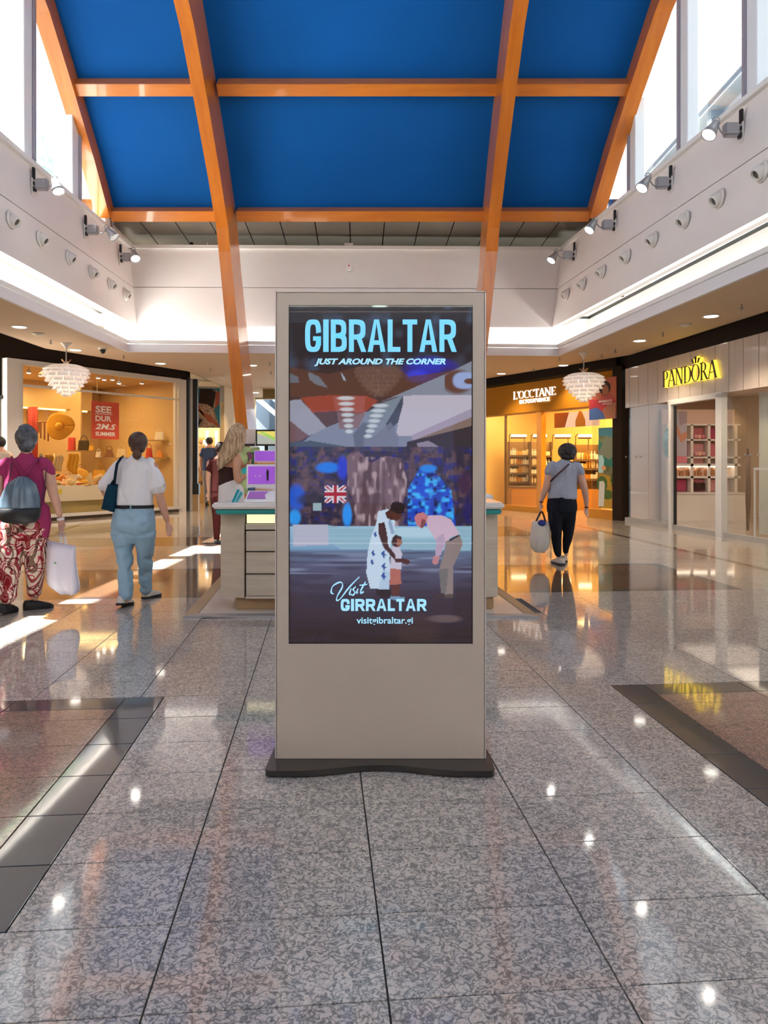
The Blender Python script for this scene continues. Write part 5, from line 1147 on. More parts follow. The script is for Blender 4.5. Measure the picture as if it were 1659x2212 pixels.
# ------------------------------------------------------------------ advertising kiosk
KD = 3.28
def kx(px): return (px - 829.5) / F * KD
def kz(py): return CAMZ + (1000 - py) / F * KD
M['kiosk'] = mat('beige powder coat', (.56, .48, .40), .42, vary=(2.2, .05), bump=(400, .05))
M['kiosk_edge'] = mat('pale kiosk edge', (.66, .60, .56), .35, metal=.2)
ki = thing('advertising_kiosk', 'tall beige free standing digital advertising kiosk with lit portrait screen', 'kiosk', (kx(821), KD, 0))
x0, x1, z0, z1 = kx(594), kx(1050), .031, kz(629)
q = MB(); q.box(x0 + .006, x1 - .006, KD + .012, KD + .085, z0, z1 - .004); q.build('housing', M['kiosk'], ki)
sx0, sx1, sz0, sz1 = kx(623.5), kx(1021.5), kz(1391), kz(659)
q = MB()
q.box(x0 + .006, sx0, KD, KD + .012, z0, z1 - .004); q.box(sx1, x1 - .006, KD, KD + .012, z0, z1 - .004)
q.box(sx0, sx1, KD, KD + .012, z0, sz0); q.box(sx0, sx1, KD, KD + .012, sz1, z1 - .004); q.build('front_panel', M['kiosk'], ki)
for a_, b_ in ((x0, x0 + .008), (x1 - .008, x1)):
    q = MB(); q.box(a_, b_, KD - .002, KD + .087, z0, z1); q.build('edge_trim', M['kiosk_edge'], ki, bevel=.002)
q = MB(); q.box(x0, x1, KD - .002, KD + .087, z1 - .007, z1); q.build('edge_trim', M['kiosk_edge'], ki, bevel=.002)
# base plate with a bowed front
out = []
for i in range(7): a = math.pi * .5 * i / 6; out.append((kx(581) + .03 - .03 * math.cos(a), 3.15 + .03 - .03 * math.sin(a)))
for i in range(25):
    u = i / 24; x = kx(660) + (kx(985) - kx(660)) * u; out.append((x, 3.15 + .062 * (.5 - .5 * math.cos(2 * math.pi * u)) ** .8))
for i in range(7): a = math.pi * .5 * (1 - i / 6); out.append((kx(1061) - .03 + .03 * math.cos(a), 3.15 + .03 - .03 * math.sin(a)))
out += [(kx(1056), 3.72), (kx(586), 3.72)]
q = MB(); q.flat(out, .004, .030); q.build('base_plate', mat('black base plate', (.018, .016, .015), .28, coat=.3), ki, bevel=.004)

# screen picture with painted-in reflections of the mall, drawn on a fine grid
GW, GH = 240, 440
U, V_ = np.meshgrid(np.linspace(0, 1, GW), np.linspace(0, 1, GH))
PX = 623.5 + U * 398; PY = 1391 - V_ * 732
def s2l(c): c = np.array(c, float) / 255.; return np.where(c <= .04045, c / 12.92, ((c + .055) / 1.055) ** 2.4)
img = np.zeros((GH, GW, 3))
rs = np.random.RandomState(4)
def vnoise(sx, sy, seed):
    r = np.random.RandomState(seed); gx = max(2, int(398 / sx)) + 2; gy = max(2, int(732 / sy)) + 2; g = r.rand(gy, gx)
    xx = (PX - 623.5) / 398 * (gx - 2); yy = (PY - 659) / 732 * (gy - 2); xi = np.clip(xx.astype(int), 0, gx - 2); yi = np.clip(yy.astype(int), 0, gy - 2); fx = xx - xi; fy = yy - yi; fx = fx * fx * (3 - 2 * fx); fy = fy * fy * (3 - 2 * fy)
    return (g[yi, xi] * (1 - fx) + g[yi, xi + 1] * fx) * (1 - fy) + (g[yi + 1, xi] * (1 - fx) + g[yi + 1, xi + 1] * fx) * fy
def mixc(mask, c):
    global img
    mk = np.clip(mask, 0, 1)[..., None]; img = img * (1 - mk) + s2l(c) * mk
def inside(poly, soft=0):
    m = np.zeros(PX.shape, bool); n = len(poly)
    for i in range(n):
        (xa, ya), (xb, yb) = poly[i], poly[(i + 1) % n]
        cnd = ((ya > PY) != (yb > PY)) & (PX < (xb - xa) * (PY - ya) / ((yb - ya) or 1e-9) + xa); m ^= cnd
    return m.astype(float)
def blobm(cx, cy, rx, ry, p=2.): return np.clip(1.6 - ((np.abs(PX - cx) / rx) ** p + (np.abs(PY - cy) / ry) ** p) * 1.6, 0, 1)
def grad(y, stops):
    ys = [s[0] for s in stops]; cs = np.array([s2l(s[1]) for s in stops]); return np.stack([np.interp(y, ys, cs[:, k]) for k in range(3)], -1)
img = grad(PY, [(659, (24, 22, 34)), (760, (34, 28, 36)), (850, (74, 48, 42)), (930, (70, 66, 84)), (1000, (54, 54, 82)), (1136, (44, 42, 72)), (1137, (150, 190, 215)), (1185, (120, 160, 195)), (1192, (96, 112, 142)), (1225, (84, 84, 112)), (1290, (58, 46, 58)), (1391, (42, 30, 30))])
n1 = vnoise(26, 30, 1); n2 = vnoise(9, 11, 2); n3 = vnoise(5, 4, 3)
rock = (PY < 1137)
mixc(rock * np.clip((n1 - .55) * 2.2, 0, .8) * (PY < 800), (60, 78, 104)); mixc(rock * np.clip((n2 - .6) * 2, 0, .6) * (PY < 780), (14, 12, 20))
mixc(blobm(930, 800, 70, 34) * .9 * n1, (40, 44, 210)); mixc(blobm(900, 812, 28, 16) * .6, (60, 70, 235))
# mall walls and ceiling mirrored in the glass, painted into the picture
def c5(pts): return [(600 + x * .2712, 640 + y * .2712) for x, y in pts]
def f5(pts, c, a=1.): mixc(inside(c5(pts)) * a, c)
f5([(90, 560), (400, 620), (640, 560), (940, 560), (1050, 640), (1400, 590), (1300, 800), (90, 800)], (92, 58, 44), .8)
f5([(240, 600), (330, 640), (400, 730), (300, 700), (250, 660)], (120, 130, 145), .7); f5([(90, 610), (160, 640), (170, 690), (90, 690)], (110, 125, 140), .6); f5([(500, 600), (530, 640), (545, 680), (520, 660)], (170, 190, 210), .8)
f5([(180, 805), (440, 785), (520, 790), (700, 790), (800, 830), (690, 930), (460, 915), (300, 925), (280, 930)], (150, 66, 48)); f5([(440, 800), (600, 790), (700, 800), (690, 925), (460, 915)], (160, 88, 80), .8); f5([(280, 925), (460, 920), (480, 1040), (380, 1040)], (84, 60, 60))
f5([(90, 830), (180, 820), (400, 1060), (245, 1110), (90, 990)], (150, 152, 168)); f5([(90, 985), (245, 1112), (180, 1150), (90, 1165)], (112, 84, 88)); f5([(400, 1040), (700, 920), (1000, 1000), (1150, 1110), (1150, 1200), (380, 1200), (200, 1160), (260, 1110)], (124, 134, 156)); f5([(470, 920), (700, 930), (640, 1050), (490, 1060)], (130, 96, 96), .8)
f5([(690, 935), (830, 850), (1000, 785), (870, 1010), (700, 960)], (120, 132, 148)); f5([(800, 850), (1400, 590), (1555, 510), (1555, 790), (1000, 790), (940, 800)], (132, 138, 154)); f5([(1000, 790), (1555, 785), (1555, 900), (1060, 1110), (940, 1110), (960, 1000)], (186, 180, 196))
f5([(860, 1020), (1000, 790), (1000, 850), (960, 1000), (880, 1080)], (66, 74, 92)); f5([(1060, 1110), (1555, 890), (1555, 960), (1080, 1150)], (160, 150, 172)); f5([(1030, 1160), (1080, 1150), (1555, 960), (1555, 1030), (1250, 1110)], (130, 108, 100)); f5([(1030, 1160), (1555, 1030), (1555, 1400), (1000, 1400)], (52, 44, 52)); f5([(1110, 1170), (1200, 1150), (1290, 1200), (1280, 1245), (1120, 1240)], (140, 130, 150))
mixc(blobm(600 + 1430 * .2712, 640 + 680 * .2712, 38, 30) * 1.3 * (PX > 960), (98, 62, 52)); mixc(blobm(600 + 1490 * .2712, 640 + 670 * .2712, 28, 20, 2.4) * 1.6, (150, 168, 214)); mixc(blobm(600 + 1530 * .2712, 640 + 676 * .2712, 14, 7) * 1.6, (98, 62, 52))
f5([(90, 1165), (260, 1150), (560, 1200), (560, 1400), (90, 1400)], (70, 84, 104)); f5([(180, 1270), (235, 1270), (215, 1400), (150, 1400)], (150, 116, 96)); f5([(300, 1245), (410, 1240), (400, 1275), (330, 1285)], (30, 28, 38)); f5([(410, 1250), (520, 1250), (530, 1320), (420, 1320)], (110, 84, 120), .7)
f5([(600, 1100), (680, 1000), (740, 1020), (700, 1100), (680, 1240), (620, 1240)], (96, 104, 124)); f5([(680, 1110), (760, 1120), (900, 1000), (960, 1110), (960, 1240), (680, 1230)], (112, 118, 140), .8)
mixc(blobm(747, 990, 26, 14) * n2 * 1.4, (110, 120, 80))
for k in range(7):  # two rows of mirrored ceiling lights, painted into the picture
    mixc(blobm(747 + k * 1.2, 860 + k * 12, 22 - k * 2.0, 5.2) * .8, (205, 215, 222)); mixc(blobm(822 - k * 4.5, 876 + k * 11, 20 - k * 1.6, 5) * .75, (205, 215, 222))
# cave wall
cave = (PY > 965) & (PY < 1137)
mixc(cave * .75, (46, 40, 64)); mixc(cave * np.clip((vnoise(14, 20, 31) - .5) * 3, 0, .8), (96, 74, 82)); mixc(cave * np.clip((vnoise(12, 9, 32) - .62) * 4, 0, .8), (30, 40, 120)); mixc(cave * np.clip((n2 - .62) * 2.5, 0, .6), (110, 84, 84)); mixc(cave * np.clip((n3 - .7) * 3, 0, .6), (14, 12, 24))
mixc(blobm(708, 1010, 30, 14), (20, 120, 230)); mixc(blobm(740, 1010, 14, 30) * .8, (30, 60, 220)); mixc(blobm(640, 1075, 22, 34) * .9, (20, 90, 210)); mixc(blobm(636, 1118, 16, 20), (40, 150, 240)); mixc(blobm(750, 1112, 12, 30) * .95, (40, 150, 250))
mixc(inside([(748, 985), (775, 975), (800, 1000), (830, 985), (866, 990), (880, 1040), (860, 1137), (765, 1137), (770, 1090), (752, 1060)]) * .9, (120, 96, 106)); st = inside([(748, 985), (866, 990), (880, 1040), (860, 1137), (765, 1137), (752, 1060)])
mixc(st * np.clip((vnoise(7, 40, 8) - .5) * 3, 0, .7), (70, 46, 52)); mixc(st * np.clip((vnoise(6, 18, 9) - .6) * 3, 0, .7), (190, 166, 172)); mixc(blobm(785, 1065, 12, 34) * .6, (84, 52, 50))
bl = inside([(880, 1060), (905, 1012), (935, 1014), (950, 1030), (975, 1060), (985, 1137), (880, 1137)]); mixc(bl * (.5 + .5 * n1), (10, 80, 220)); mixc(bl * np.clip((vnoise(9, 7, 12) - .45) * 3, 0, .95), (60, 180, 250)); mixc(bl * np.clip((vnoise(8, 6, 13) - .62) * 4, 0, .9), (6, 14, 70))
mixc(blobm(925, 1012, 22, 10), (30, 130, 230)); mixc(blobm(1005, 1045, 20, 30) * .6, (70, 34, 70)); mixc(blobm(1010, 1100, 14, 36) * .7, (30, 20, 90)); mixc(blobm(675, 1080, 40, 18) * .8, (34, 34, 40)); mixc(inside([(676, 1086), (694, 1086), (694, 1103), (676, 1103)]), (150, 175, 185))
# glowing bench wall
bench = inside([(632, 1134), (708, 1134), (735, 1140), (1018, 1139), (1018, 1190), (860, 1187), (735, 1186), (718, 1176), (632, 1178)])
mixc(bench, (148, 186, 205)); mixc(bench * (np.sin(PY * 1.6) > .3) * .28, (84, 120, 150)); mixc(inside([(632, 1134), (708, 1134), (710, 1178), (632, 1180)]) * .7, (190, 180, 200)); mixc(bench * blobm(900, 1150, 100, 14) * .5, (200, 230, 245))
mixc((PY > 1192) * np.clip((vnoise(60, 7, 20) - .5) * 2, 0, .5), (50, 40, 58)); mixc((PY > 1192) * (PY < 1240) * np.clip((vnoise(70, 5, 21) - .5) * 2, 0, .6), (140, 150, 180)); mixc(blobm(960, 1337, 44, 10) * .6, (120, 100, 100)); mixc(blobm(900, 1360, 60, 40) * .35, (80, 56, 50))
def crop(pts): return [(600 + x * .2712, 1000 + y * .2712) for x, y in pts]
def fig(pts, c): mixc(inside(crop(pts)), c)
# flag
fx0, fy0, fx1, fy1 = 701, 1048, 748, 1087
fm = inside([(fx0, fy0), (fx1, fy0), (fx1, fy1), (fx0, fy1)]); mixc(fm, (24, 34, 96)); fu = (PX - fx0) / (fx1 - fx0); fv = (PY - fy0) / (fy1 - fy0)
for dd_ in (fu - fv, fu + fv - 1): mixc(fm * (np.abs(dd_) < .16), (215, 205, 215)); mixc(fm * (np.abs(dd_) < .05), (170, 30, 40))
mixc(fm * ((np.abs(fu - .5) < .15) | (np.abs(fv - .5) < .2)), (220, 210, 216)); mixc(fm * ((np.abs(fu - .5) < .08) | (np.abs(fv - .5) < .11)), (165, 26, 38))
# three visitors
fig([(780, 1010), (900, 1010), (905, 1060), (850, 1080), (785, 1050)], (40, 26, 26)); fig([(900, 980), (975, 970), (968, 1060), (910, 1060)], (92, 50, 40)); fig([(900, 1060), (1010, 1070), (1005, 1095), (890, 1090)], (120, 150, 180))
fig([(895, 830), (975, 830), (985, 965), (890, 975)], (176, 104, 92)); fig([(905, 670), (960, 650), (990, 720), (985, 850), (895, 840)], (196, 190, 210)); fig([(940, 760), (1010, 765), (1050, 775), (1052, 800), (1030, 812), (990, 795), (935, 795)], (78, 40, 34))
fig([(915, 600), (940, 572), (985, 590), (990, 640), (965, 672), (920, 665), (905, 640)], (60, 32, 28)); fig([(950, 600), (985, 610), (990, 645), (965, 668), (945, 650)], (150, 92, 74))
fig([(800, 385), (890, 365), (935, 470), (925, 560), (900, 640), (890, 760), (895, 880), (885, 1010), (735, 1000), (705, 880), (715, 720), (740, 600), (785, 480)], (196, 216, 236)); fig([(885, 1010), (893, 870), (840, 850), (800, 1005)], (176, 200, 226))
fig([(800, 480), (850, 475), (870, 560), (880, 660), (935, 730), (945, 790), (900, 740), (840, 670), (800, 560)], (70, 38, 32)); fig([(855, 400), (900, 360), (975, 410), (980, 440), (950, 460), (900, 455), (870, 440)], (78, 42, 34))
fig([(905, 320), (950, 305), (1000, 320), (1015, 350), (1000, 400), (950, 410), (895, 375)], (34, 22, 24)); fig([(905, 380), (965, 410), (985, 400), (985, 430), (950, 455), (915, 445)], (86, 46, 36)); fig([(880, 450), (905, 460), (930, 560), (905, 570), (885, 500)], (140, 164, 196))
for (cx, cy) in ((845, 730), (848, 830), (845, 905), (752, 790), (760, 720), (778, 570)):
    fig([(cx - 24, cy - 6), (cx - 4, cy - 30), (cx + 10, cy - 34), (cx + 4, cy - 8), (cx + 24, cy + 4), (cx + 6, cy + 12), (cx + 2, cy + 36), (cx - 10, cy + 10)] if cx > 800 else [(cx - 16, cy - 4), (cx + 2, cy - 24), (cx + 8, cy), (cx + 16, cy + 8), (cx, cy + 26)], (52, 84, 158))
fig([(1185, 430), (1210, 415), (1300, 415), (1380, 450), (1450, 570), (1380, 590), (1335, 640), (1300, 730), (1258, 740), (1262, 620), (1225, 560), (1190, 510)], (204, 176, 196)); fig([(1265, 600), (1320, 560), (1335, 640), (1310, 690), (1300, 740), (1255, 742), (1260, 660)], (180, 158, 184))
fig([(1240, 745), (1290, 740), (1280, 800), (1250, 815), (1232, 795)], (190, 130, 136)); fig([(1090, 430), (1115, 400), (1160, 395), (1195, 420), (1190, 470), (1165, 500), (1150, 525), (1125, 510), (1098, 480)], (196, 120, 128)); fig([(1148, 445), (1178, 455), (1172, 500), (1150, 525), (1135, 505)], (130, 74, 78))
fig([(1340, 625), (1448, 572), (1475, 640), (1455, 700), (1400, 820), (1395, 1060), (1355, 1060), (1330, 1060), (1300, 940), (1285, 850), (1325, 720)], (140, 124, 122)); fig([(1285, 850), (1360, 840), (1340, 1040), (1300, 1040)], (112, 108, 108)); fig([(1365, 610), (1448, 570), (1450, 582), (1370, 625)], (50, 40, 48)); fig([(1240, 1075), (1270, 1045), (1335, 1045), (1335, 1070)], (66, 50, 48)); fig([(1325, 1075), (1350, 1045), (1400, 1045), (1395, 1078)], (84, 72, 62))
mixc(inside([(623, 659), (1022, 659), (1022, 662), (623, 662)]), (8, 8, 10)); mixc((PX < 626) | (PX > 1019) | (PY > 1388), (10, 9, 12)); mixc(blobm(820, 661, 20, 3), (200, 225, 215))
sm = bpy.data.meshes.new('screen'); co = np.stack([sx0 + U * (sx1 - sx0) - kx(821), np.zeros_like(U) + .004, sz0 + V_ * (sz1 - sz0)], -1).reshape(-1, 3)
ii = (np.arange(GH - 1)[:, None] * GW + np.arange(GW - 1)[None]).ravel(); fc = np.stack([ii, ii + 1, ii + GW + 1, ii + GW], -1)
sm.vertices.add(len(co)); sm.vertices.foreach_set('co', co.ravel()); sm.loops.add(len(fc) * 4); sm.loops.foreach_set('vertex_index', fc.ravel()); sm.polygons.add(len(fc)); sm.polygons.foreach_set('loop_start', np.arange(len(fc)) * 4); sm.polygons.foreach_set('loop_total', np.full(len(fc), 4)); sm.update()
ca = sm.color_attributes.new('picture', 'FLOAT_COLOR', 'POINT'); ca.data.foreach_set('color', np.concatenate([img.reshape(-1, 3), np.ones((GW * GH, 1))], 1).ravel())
ms = mat('screen picture with painted reflections', (.004, .004, .005), .4, coat=1); nt = ms.node_tree; b = nt.nodes['Principled BSDF']; b.inputs['Coat IOR'].default_value = 1.62; b.inputs['Coat Roughness'].default_value = .02; b.inputs['Specular IOR Level'].default_value = .2
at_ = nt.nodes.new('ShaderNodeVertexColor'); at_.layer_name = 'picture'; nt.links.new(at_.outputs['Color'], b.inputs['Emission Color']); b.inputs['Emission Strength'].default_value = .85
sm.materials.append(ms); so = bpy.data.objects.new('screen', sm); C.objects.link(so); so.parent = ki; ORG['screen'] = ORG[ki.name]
# so keeps the kiosk origin: shift into its frame
so.location = (0, 0, 0)
lit = mat('lit sky blue lettering', (.1, .2, .25), .4, emit=(.13, .53, .82), es=1.0); lit2 = mat('lit pale blue lettering', (.1, .2, .25), .4, emit=(.30, .62, .84), es=1.0)
def ktext(tx, pa, pb, ya, yb, m_, bold, shear=0., d=.001): return text('lettering', tx, (kx((pa + pb) / 2), KD + .003, kz(yb)), kx(pb) - kx(pa), kz(ya) - kz(yb), m_, so, bold, shear, depth=d)
ORG[so.name] = ORG[ki.name]
def block(body, pa, pb, ya, yb, m_, th, italic=0.):
    """condensed sans capitals built of bars and bows, for the headline"""
    Wd = {'G': .5, 'I': .17, 'B': .5, 'R': .52, 'A': .56, 'L': .4, 'T': .46}; gap = .07; W = sum(Wd[c] for c in body) + gap * (len(body) - 1); sc = (pb - pa) / W; H = yb - ya; x = pa
    q = MB()
    def P2(poly): q.prism(poly, lambda t: Vector((kx(t[0]), KD + .0008, kz(t[1]))), lambda t: Vector((kx(t[0]), KD + .003, kz(t[1]))))
    t = th * sc
    def bow(cx0, cx1, y0, y1, rnd_l=True, rnd_r=True, openr=None, op=None):
        pass
    def ringp(xl, xr_, yt, yb_, a0, a1, r):
        """thick stroke along a rounded rectangle from angle a0 to a1 (deg, 0=right, ccw up)"""
        path = []; n = 48
        for k in range(n + 1):
            a = math.radians(a0 + (a1 - a0) * k / n); cx, cy = (xl + xr_) / 2, (yt + yb_) / 2; hx, hy = (xr_ - xl) / 2, (yb_ - yt) / 2
            ex = 3.4; c_, s_ = math.cos(a), math.sin(a); k2 = (abs(c_) ** ex + abs(s_) ** ex) ** (-1 / ex)
            path.append(((cx + hx * c_ * k2, cy - hy * s_ * k2), (cx + (hx - t) * c_ * k2, cy - (hy - t) * s_ * k2)))
        for (o1, i1), (o2, i2) in zip(path[:-1], path[1:]): P2([o1, i1, i2, o2])
    for c_ in body:
        w2 = Wd[c_] * sc; xl, xr_ = x, x + w2; ym = ya + H * .5
        if c_ == 'I': P2([(xl, ya), (xr_, ya), (xr_, yb), (xl, yb)])
        elif c_ == 'L': P2([(xl, ya), (xl + t, ya), (xl + t, yb), (xl, yb)]); P2([(xl + t, yb - t), (xr_, yb - t), (xr_, yb), (xl + t, yb)])
        elif c_ == 'T': P2([(xl, ya), (xr_, ya), (xr_, ya + t), (xl, ya + t)]); P2([((xl + xr_) / 2 - t / 2, ya + t), ((xl + xr_) / 2 + t / 2, ya + t), ((xl + xr_) / 2 + t / 2, yb), ((xl + xr_) / 2 - t / 2, yb)])
        elif c_ == 'A':
            cx = (xl + xr_) / 2; P2([(xl, yb), (cx - t * .5, ya), (cx + t * .1, ya), (xl + t, yb)]); P2([(xr_, yb), (cx + t * .5, ya), (cx - t * .1, ya), (xr_ - t, yb)]); P2([(xl + t * 1.0, yb - H * .22), (xr_ - t * 1.0, yb - H * .22), (xr_ - t * 1.3, yb - H * .22 - t * .9), (xl + t * 1.3, yb - H * .22 - t * .9)])
        elif c_ == 'G':
            ringp(xl, xr_, ya, yb, 12, 348, 0); P2([((xl + xr_) / 2, ym + H * .02), (xr_, ym + H * .02), (xr_, ym + H * .02 + t * .9), ((xl + xr_) / 2, ym + H * .02 + t * .9)]); P2([(xr_ - t, ym + H * .02), (xr_, ym + H * .02), (xr_, yb - H * .2), (xr_ - t, yb - H * .2)])
        elif c_ in 'BR':
            P2([(xl, ya), (xl + t, ya), (xl + t, yb), (xl, yb)]); yj = ya + H * (.5 if c_ == 'B' else .54)
            ringp(xl - w2 * .35, xr_ - (w2 * .03 if c_ == 'B' else 0), ya, yj + t * .5, 90, -90, 0); P2([(xl + t * .9, ya), (xl + w2 * .4, ya), (xl + w2 * .4, ya + t), (xl + t * .9, ya + t)]); P2([(xl + t * .9, yj - t * .5), (xl + w2 * .4, yj - t * .5), (xl + w2 * .4, yj + t * .5), (xl + t * .9, yj + t * .5)])
            if c_ == 'B': ringp(xl - w2 * .35, xr_, yj - t * .5, yb, 90, -90, 0); P2([(xl + t * .9, yb - t), (xl + w2 * .4, yb - t), (xl + w2 * .4, yb), (xl + t * .9, yb)])
            else: P2([(xl + w2 * .45, yj + t * .3), (xl + w2 * .45 + t, yj + t * .1), (xr_ + t * .15, yb), (xr_ - t * .85, yb)])
        x += w2 + gap * sc
    o = q.build('lettering', m_, so); return o
block('GIBRALTAR', 659, 985, 690, 760, lit, .155)
ktext('JUST AROUND THE CORNER', 679, 963, 774, 791, lit2, .045, .28)
block('GIRRALTAR', 736, 921, 1294, 1320, lit2, .15)
ktext('visitgibraltar.gi', 770, 892, 1333, 1352, lit2, .018)
# hand written word
def strokes(paths, w_, m_, name):
    q = MB()
    for path in paths:
        pts = []
        for i in range(len(path) - 1):
            p0 = path[max(i - 1, 0)]; p1 = path[i]; p2 = path[i + 1]; p3 = path[min(i + 2, len(path) - 1)]
            for k in range(6):
                t = k / 6; pts.append(tuple(.5 * (2 * p1[j] + (p2[j] - p0[j]) * t + (2 * p0[j] - 5 * p1[j] + 4 * p2[j] - p3[j]) * t * t + (3 * p1[j] - p0[j] - 3 * p2[j] + p3[j]) * t ** 3) for j in (0, 1)))
        pts.append(path[-1]); q.tube([(kx(x), KD + .002, kz(y)) for x, y in pts], [((w_ * (.7 + .5 * math.sin(i * .3) ** 2)) * KD / F * .5, .001) for i in range(len(pts))], 6)
    return q.build(name, m_, so)
cc = lambda L: [(600 + x * .2712, 1000 + y * .2712) for x, y in L]
strokes([cc([(445, 1045), (425, 1030), (440, 980), (500, 950), (515, 985), (475, 1060), (470, 1095), (500, 1080), (570, 990), (650, 908)]), cc([(585, 1000), (572, 1045), (590, 1050)]), cc([(622, 985), (600, 1010), (615, 1030), (598, 1055), (585, 1045)]), cc([(640, 1000), (628, 1035), (640, 1035)]), cc([(700, 945), (665, 1010), (660, 1040), (685, 1025)]), cc([(650, 975), (690, 972), (715, 965)])], 3.0, lit2, 'handwriting')

# ------------------------------------------------------------------ cosmetics counter
cu = thing('sales_counter', 'pale wooden island counter with white top and turquoise edge behind the kiosk', 'counter', (.2, 6.8, 0))
pl = thing('counter_platform', 'white flush platform with metal trim under the island counter', 'platform', (.2, 7.5, 0))
px0, px1 = X(398, 6.42), X(1163, 6.42)
q = MB(); q.flat([(px0 + .1, 6.50), (px1 - .1, 6.50), (px1 - .1 - .22, 9.2), (px0 + .1 - .22, 9.2)], .0, .014); q.build('deck', mat('white wood deck', (.66, .60, .53), .3, coat=.4, vary=(3, .06)), pl)
q = MB(); q.flat([(px0, 6.40), (px1, 6.40), (px1 - .1, 6.50), (px0 + .1, 6.50)], 0, .020); q.build('front_trim', cm('aluminium trim', (.42, .43, .46), .35, metal=.6), pl)
for a_, s_ in ((px0, 1), (px1, -1)):
    q = MB(); q.flat([(a_, 6.40), (a_ + .1 * s_, 6.50), (a_ + .1 * s_ - .22, 9.2), (a_ - .22, 9.2)][::s_], 0, .020); q.build('side_trim', cm('bronze trim', (.40, .28, .16), .4, metal=.3), pl)
cx0, cx1, cy = X(470, 6.6), X(1079, 6.6), 6.6
pm = M['pale_wood']
q = MB(); q.flat([(cx0, 6.72), (cx0 + .235, 6.62), (cx0 + .235, 7.25), (cx0, 7.25)], .13, .885); q.build('end_panel', pm, cu, bevel=.004)
q = MB(); q.flat([(cx1 - .25, 6.60), (cx1, 6.70), (cx1, 7.25), (cx1 - .25, 7.25)], .13, .885); q.build('end_panel', pm, cu, bevel=.004)
q = MB(); q.box(cx0 + .24, cx1 - .255, 6.66, 7.25, .12, .885); q.build('carcass', cm('dark gap', (.10, .07, .05), .8), cu)
q = MB(); q.box(cx0 + .25, cx1 - .26, 6.60, 6.66, .13, .15); q.build('rail', pm, cu)
zs = [(.155, .345), (.355, .545), (.555, .735)]
xd = [cx0 + .25 + (cx1 - .26 - cx0 - .25) / 4 * k for k in range(5)]
for k in range(4):
    for (za, zb) in zs:
        q = MB(); q.box(xd[k] + .004, xd[k + 1] - .004, 6.60, 6.66, za, zb - .002); q.build('drawer_front', pm, cu, bevel=.003)
    q = MB(); q.box(xd[k], xd[k + 1], 6.61, 6.66, .745, .795); q.build('shelf_edge', pm, cu)
    q = MB(); q.box(xd[k], xd[k + 1], 6.655, 6.662, .80, .885); q.build('lit_niche', mat('lit niche', (.9, .8, .55), .5, emit=(1, .86, .5), es=.9), cu)
q = MB(); q.box(cx0 - .03, cx1 + .03, 6.50, 7.30, .935, .99); q.build('worktop', mat('white solid surface', (.80, .76, .73), .25, coat=.4), cu, bevel=.015)
q = MB(); q.box(cx0 - .005, cx1 + .01, 6.53, 7.28, .885, .935); q.build('turquoise_edge', mat('turquoise edge', (.01, .30, .29), .3), cu, bevel=.012)
q = MB(); q.box(X(508, 6.68), X(1067, 6.68), 6.70, 7.2, .014, .13); q.build('plinth', M['plinth_wood'], cu, bevel=.01)
# left flank of the island
fl_ = thing('side_counter', 'pale wooden rear leg of the island counter behind the saleswoman', 'counter', (-1.1, 9.0, 0))
q = MB(); q.box(X(560, 8.6), X(1060, 8.6), 8.6, 9.1, .02, .9); q.build('body', pm, fl_); q = MB(); q.box(X(556, 8.6), X(1064, 8.6), 8.55, 9.15, .9, .97); q.build('worktop', M['white'], fl_, bevel=.01)
# displays on the counter
purple = mat('lit purple card', (.28, .08, .50), .4, emit=(.27, .07, .50), es=.5, vary=(3, .2)); wf = cm('white display frame', (.85, .83, .82), .35)
def display(pa, pb, ya, yb, d, th, fr_, m_, label, lean=.03, name='counter_display'):
    a, b_ = at(pa, yb, d), at(pb, ya, d); t = thing(name, label, 'display', ((a.x + b_.x) / 2, d, .99))
    q = MB(); q.box(a.x, b_.x, d, d + th, a.z, b_.z); q.build('frame', wf, t, bevel=.006)
    q = MB(); q.box(a.x + fr_, b_.x - fr_, d - .004, d, a.z + fr_ * 2.4, b_.z - fr_); q.build('panel', m_, t)
    return t, a, b_
t, a, b_ = display(532, 606, 1003, 1056, 6.72, .05, .018, purple, 'white framed purple display in front on the counter left of the kiosk')
q = MB(); q.box(a.x + .03, b_.x - .03, 6.72, 6.86, .99, a.z); q.build('foot', wf, t)
ts = at(578, 1026, 6.715); q = MB(); q.tube([ts + Vector((0, 0, .05)), ts + Vector((0, 0, .03)), ts + Vector((0, 0, -.05))], [.006, .012, .008], 8); q.build('printed_brush', M['black'], t)
text('lettering', 'L.A', at(558, 1030, 6.714), .06, .018, M['paint_white'], t, .0)
t, a, b_ = display(549, 612, 973, 999, 7.05, .06, .006, purple, 'rear purple display above the white framed one')
q = MB(); q.box(a.x + .03, b_.x - .03, 7.05, 7.12, .99, a.z); q.build('foot', wf, t)
q = MB(); q.box(X(549, 7.04), X(612, 7.04), 7.03, 7.10, CAMZ + (1000 - 1002) / F * 7.04, CAMZ + (1000 - 999.4) / F * 7.04); q.build('orange_ledge', ora, t)
tr = thing('sample_tray', 'white tray with purple leaflet lying on the counter front', 'tray', at(565, 1086, 6.6)); tr_o = ORG[tr.name]
q = MB(); q.add([(X(528, 6.58), 6.56, .991), (X(606, 6.58), 6.56, .991), (X(606, 6.58), 6.70, 1.07), (X(532, 6.58), 6.70, 1.07), (X(528, 6.58), 6.56, .999), (X(606, 6.58), 6.56, .999), (X(606, 6.58), 6.69, 1.09), (X(532, 6.58), 6.69, 1.09)], [(0, 3, 2, 1), (4, 5, 6, 7), (0, 1, 5, 4), (1, 2, 6, 5), (2, 3, 7, 6), (3, 0, 4, 7)]); q.build('tray_body', wf, tr)
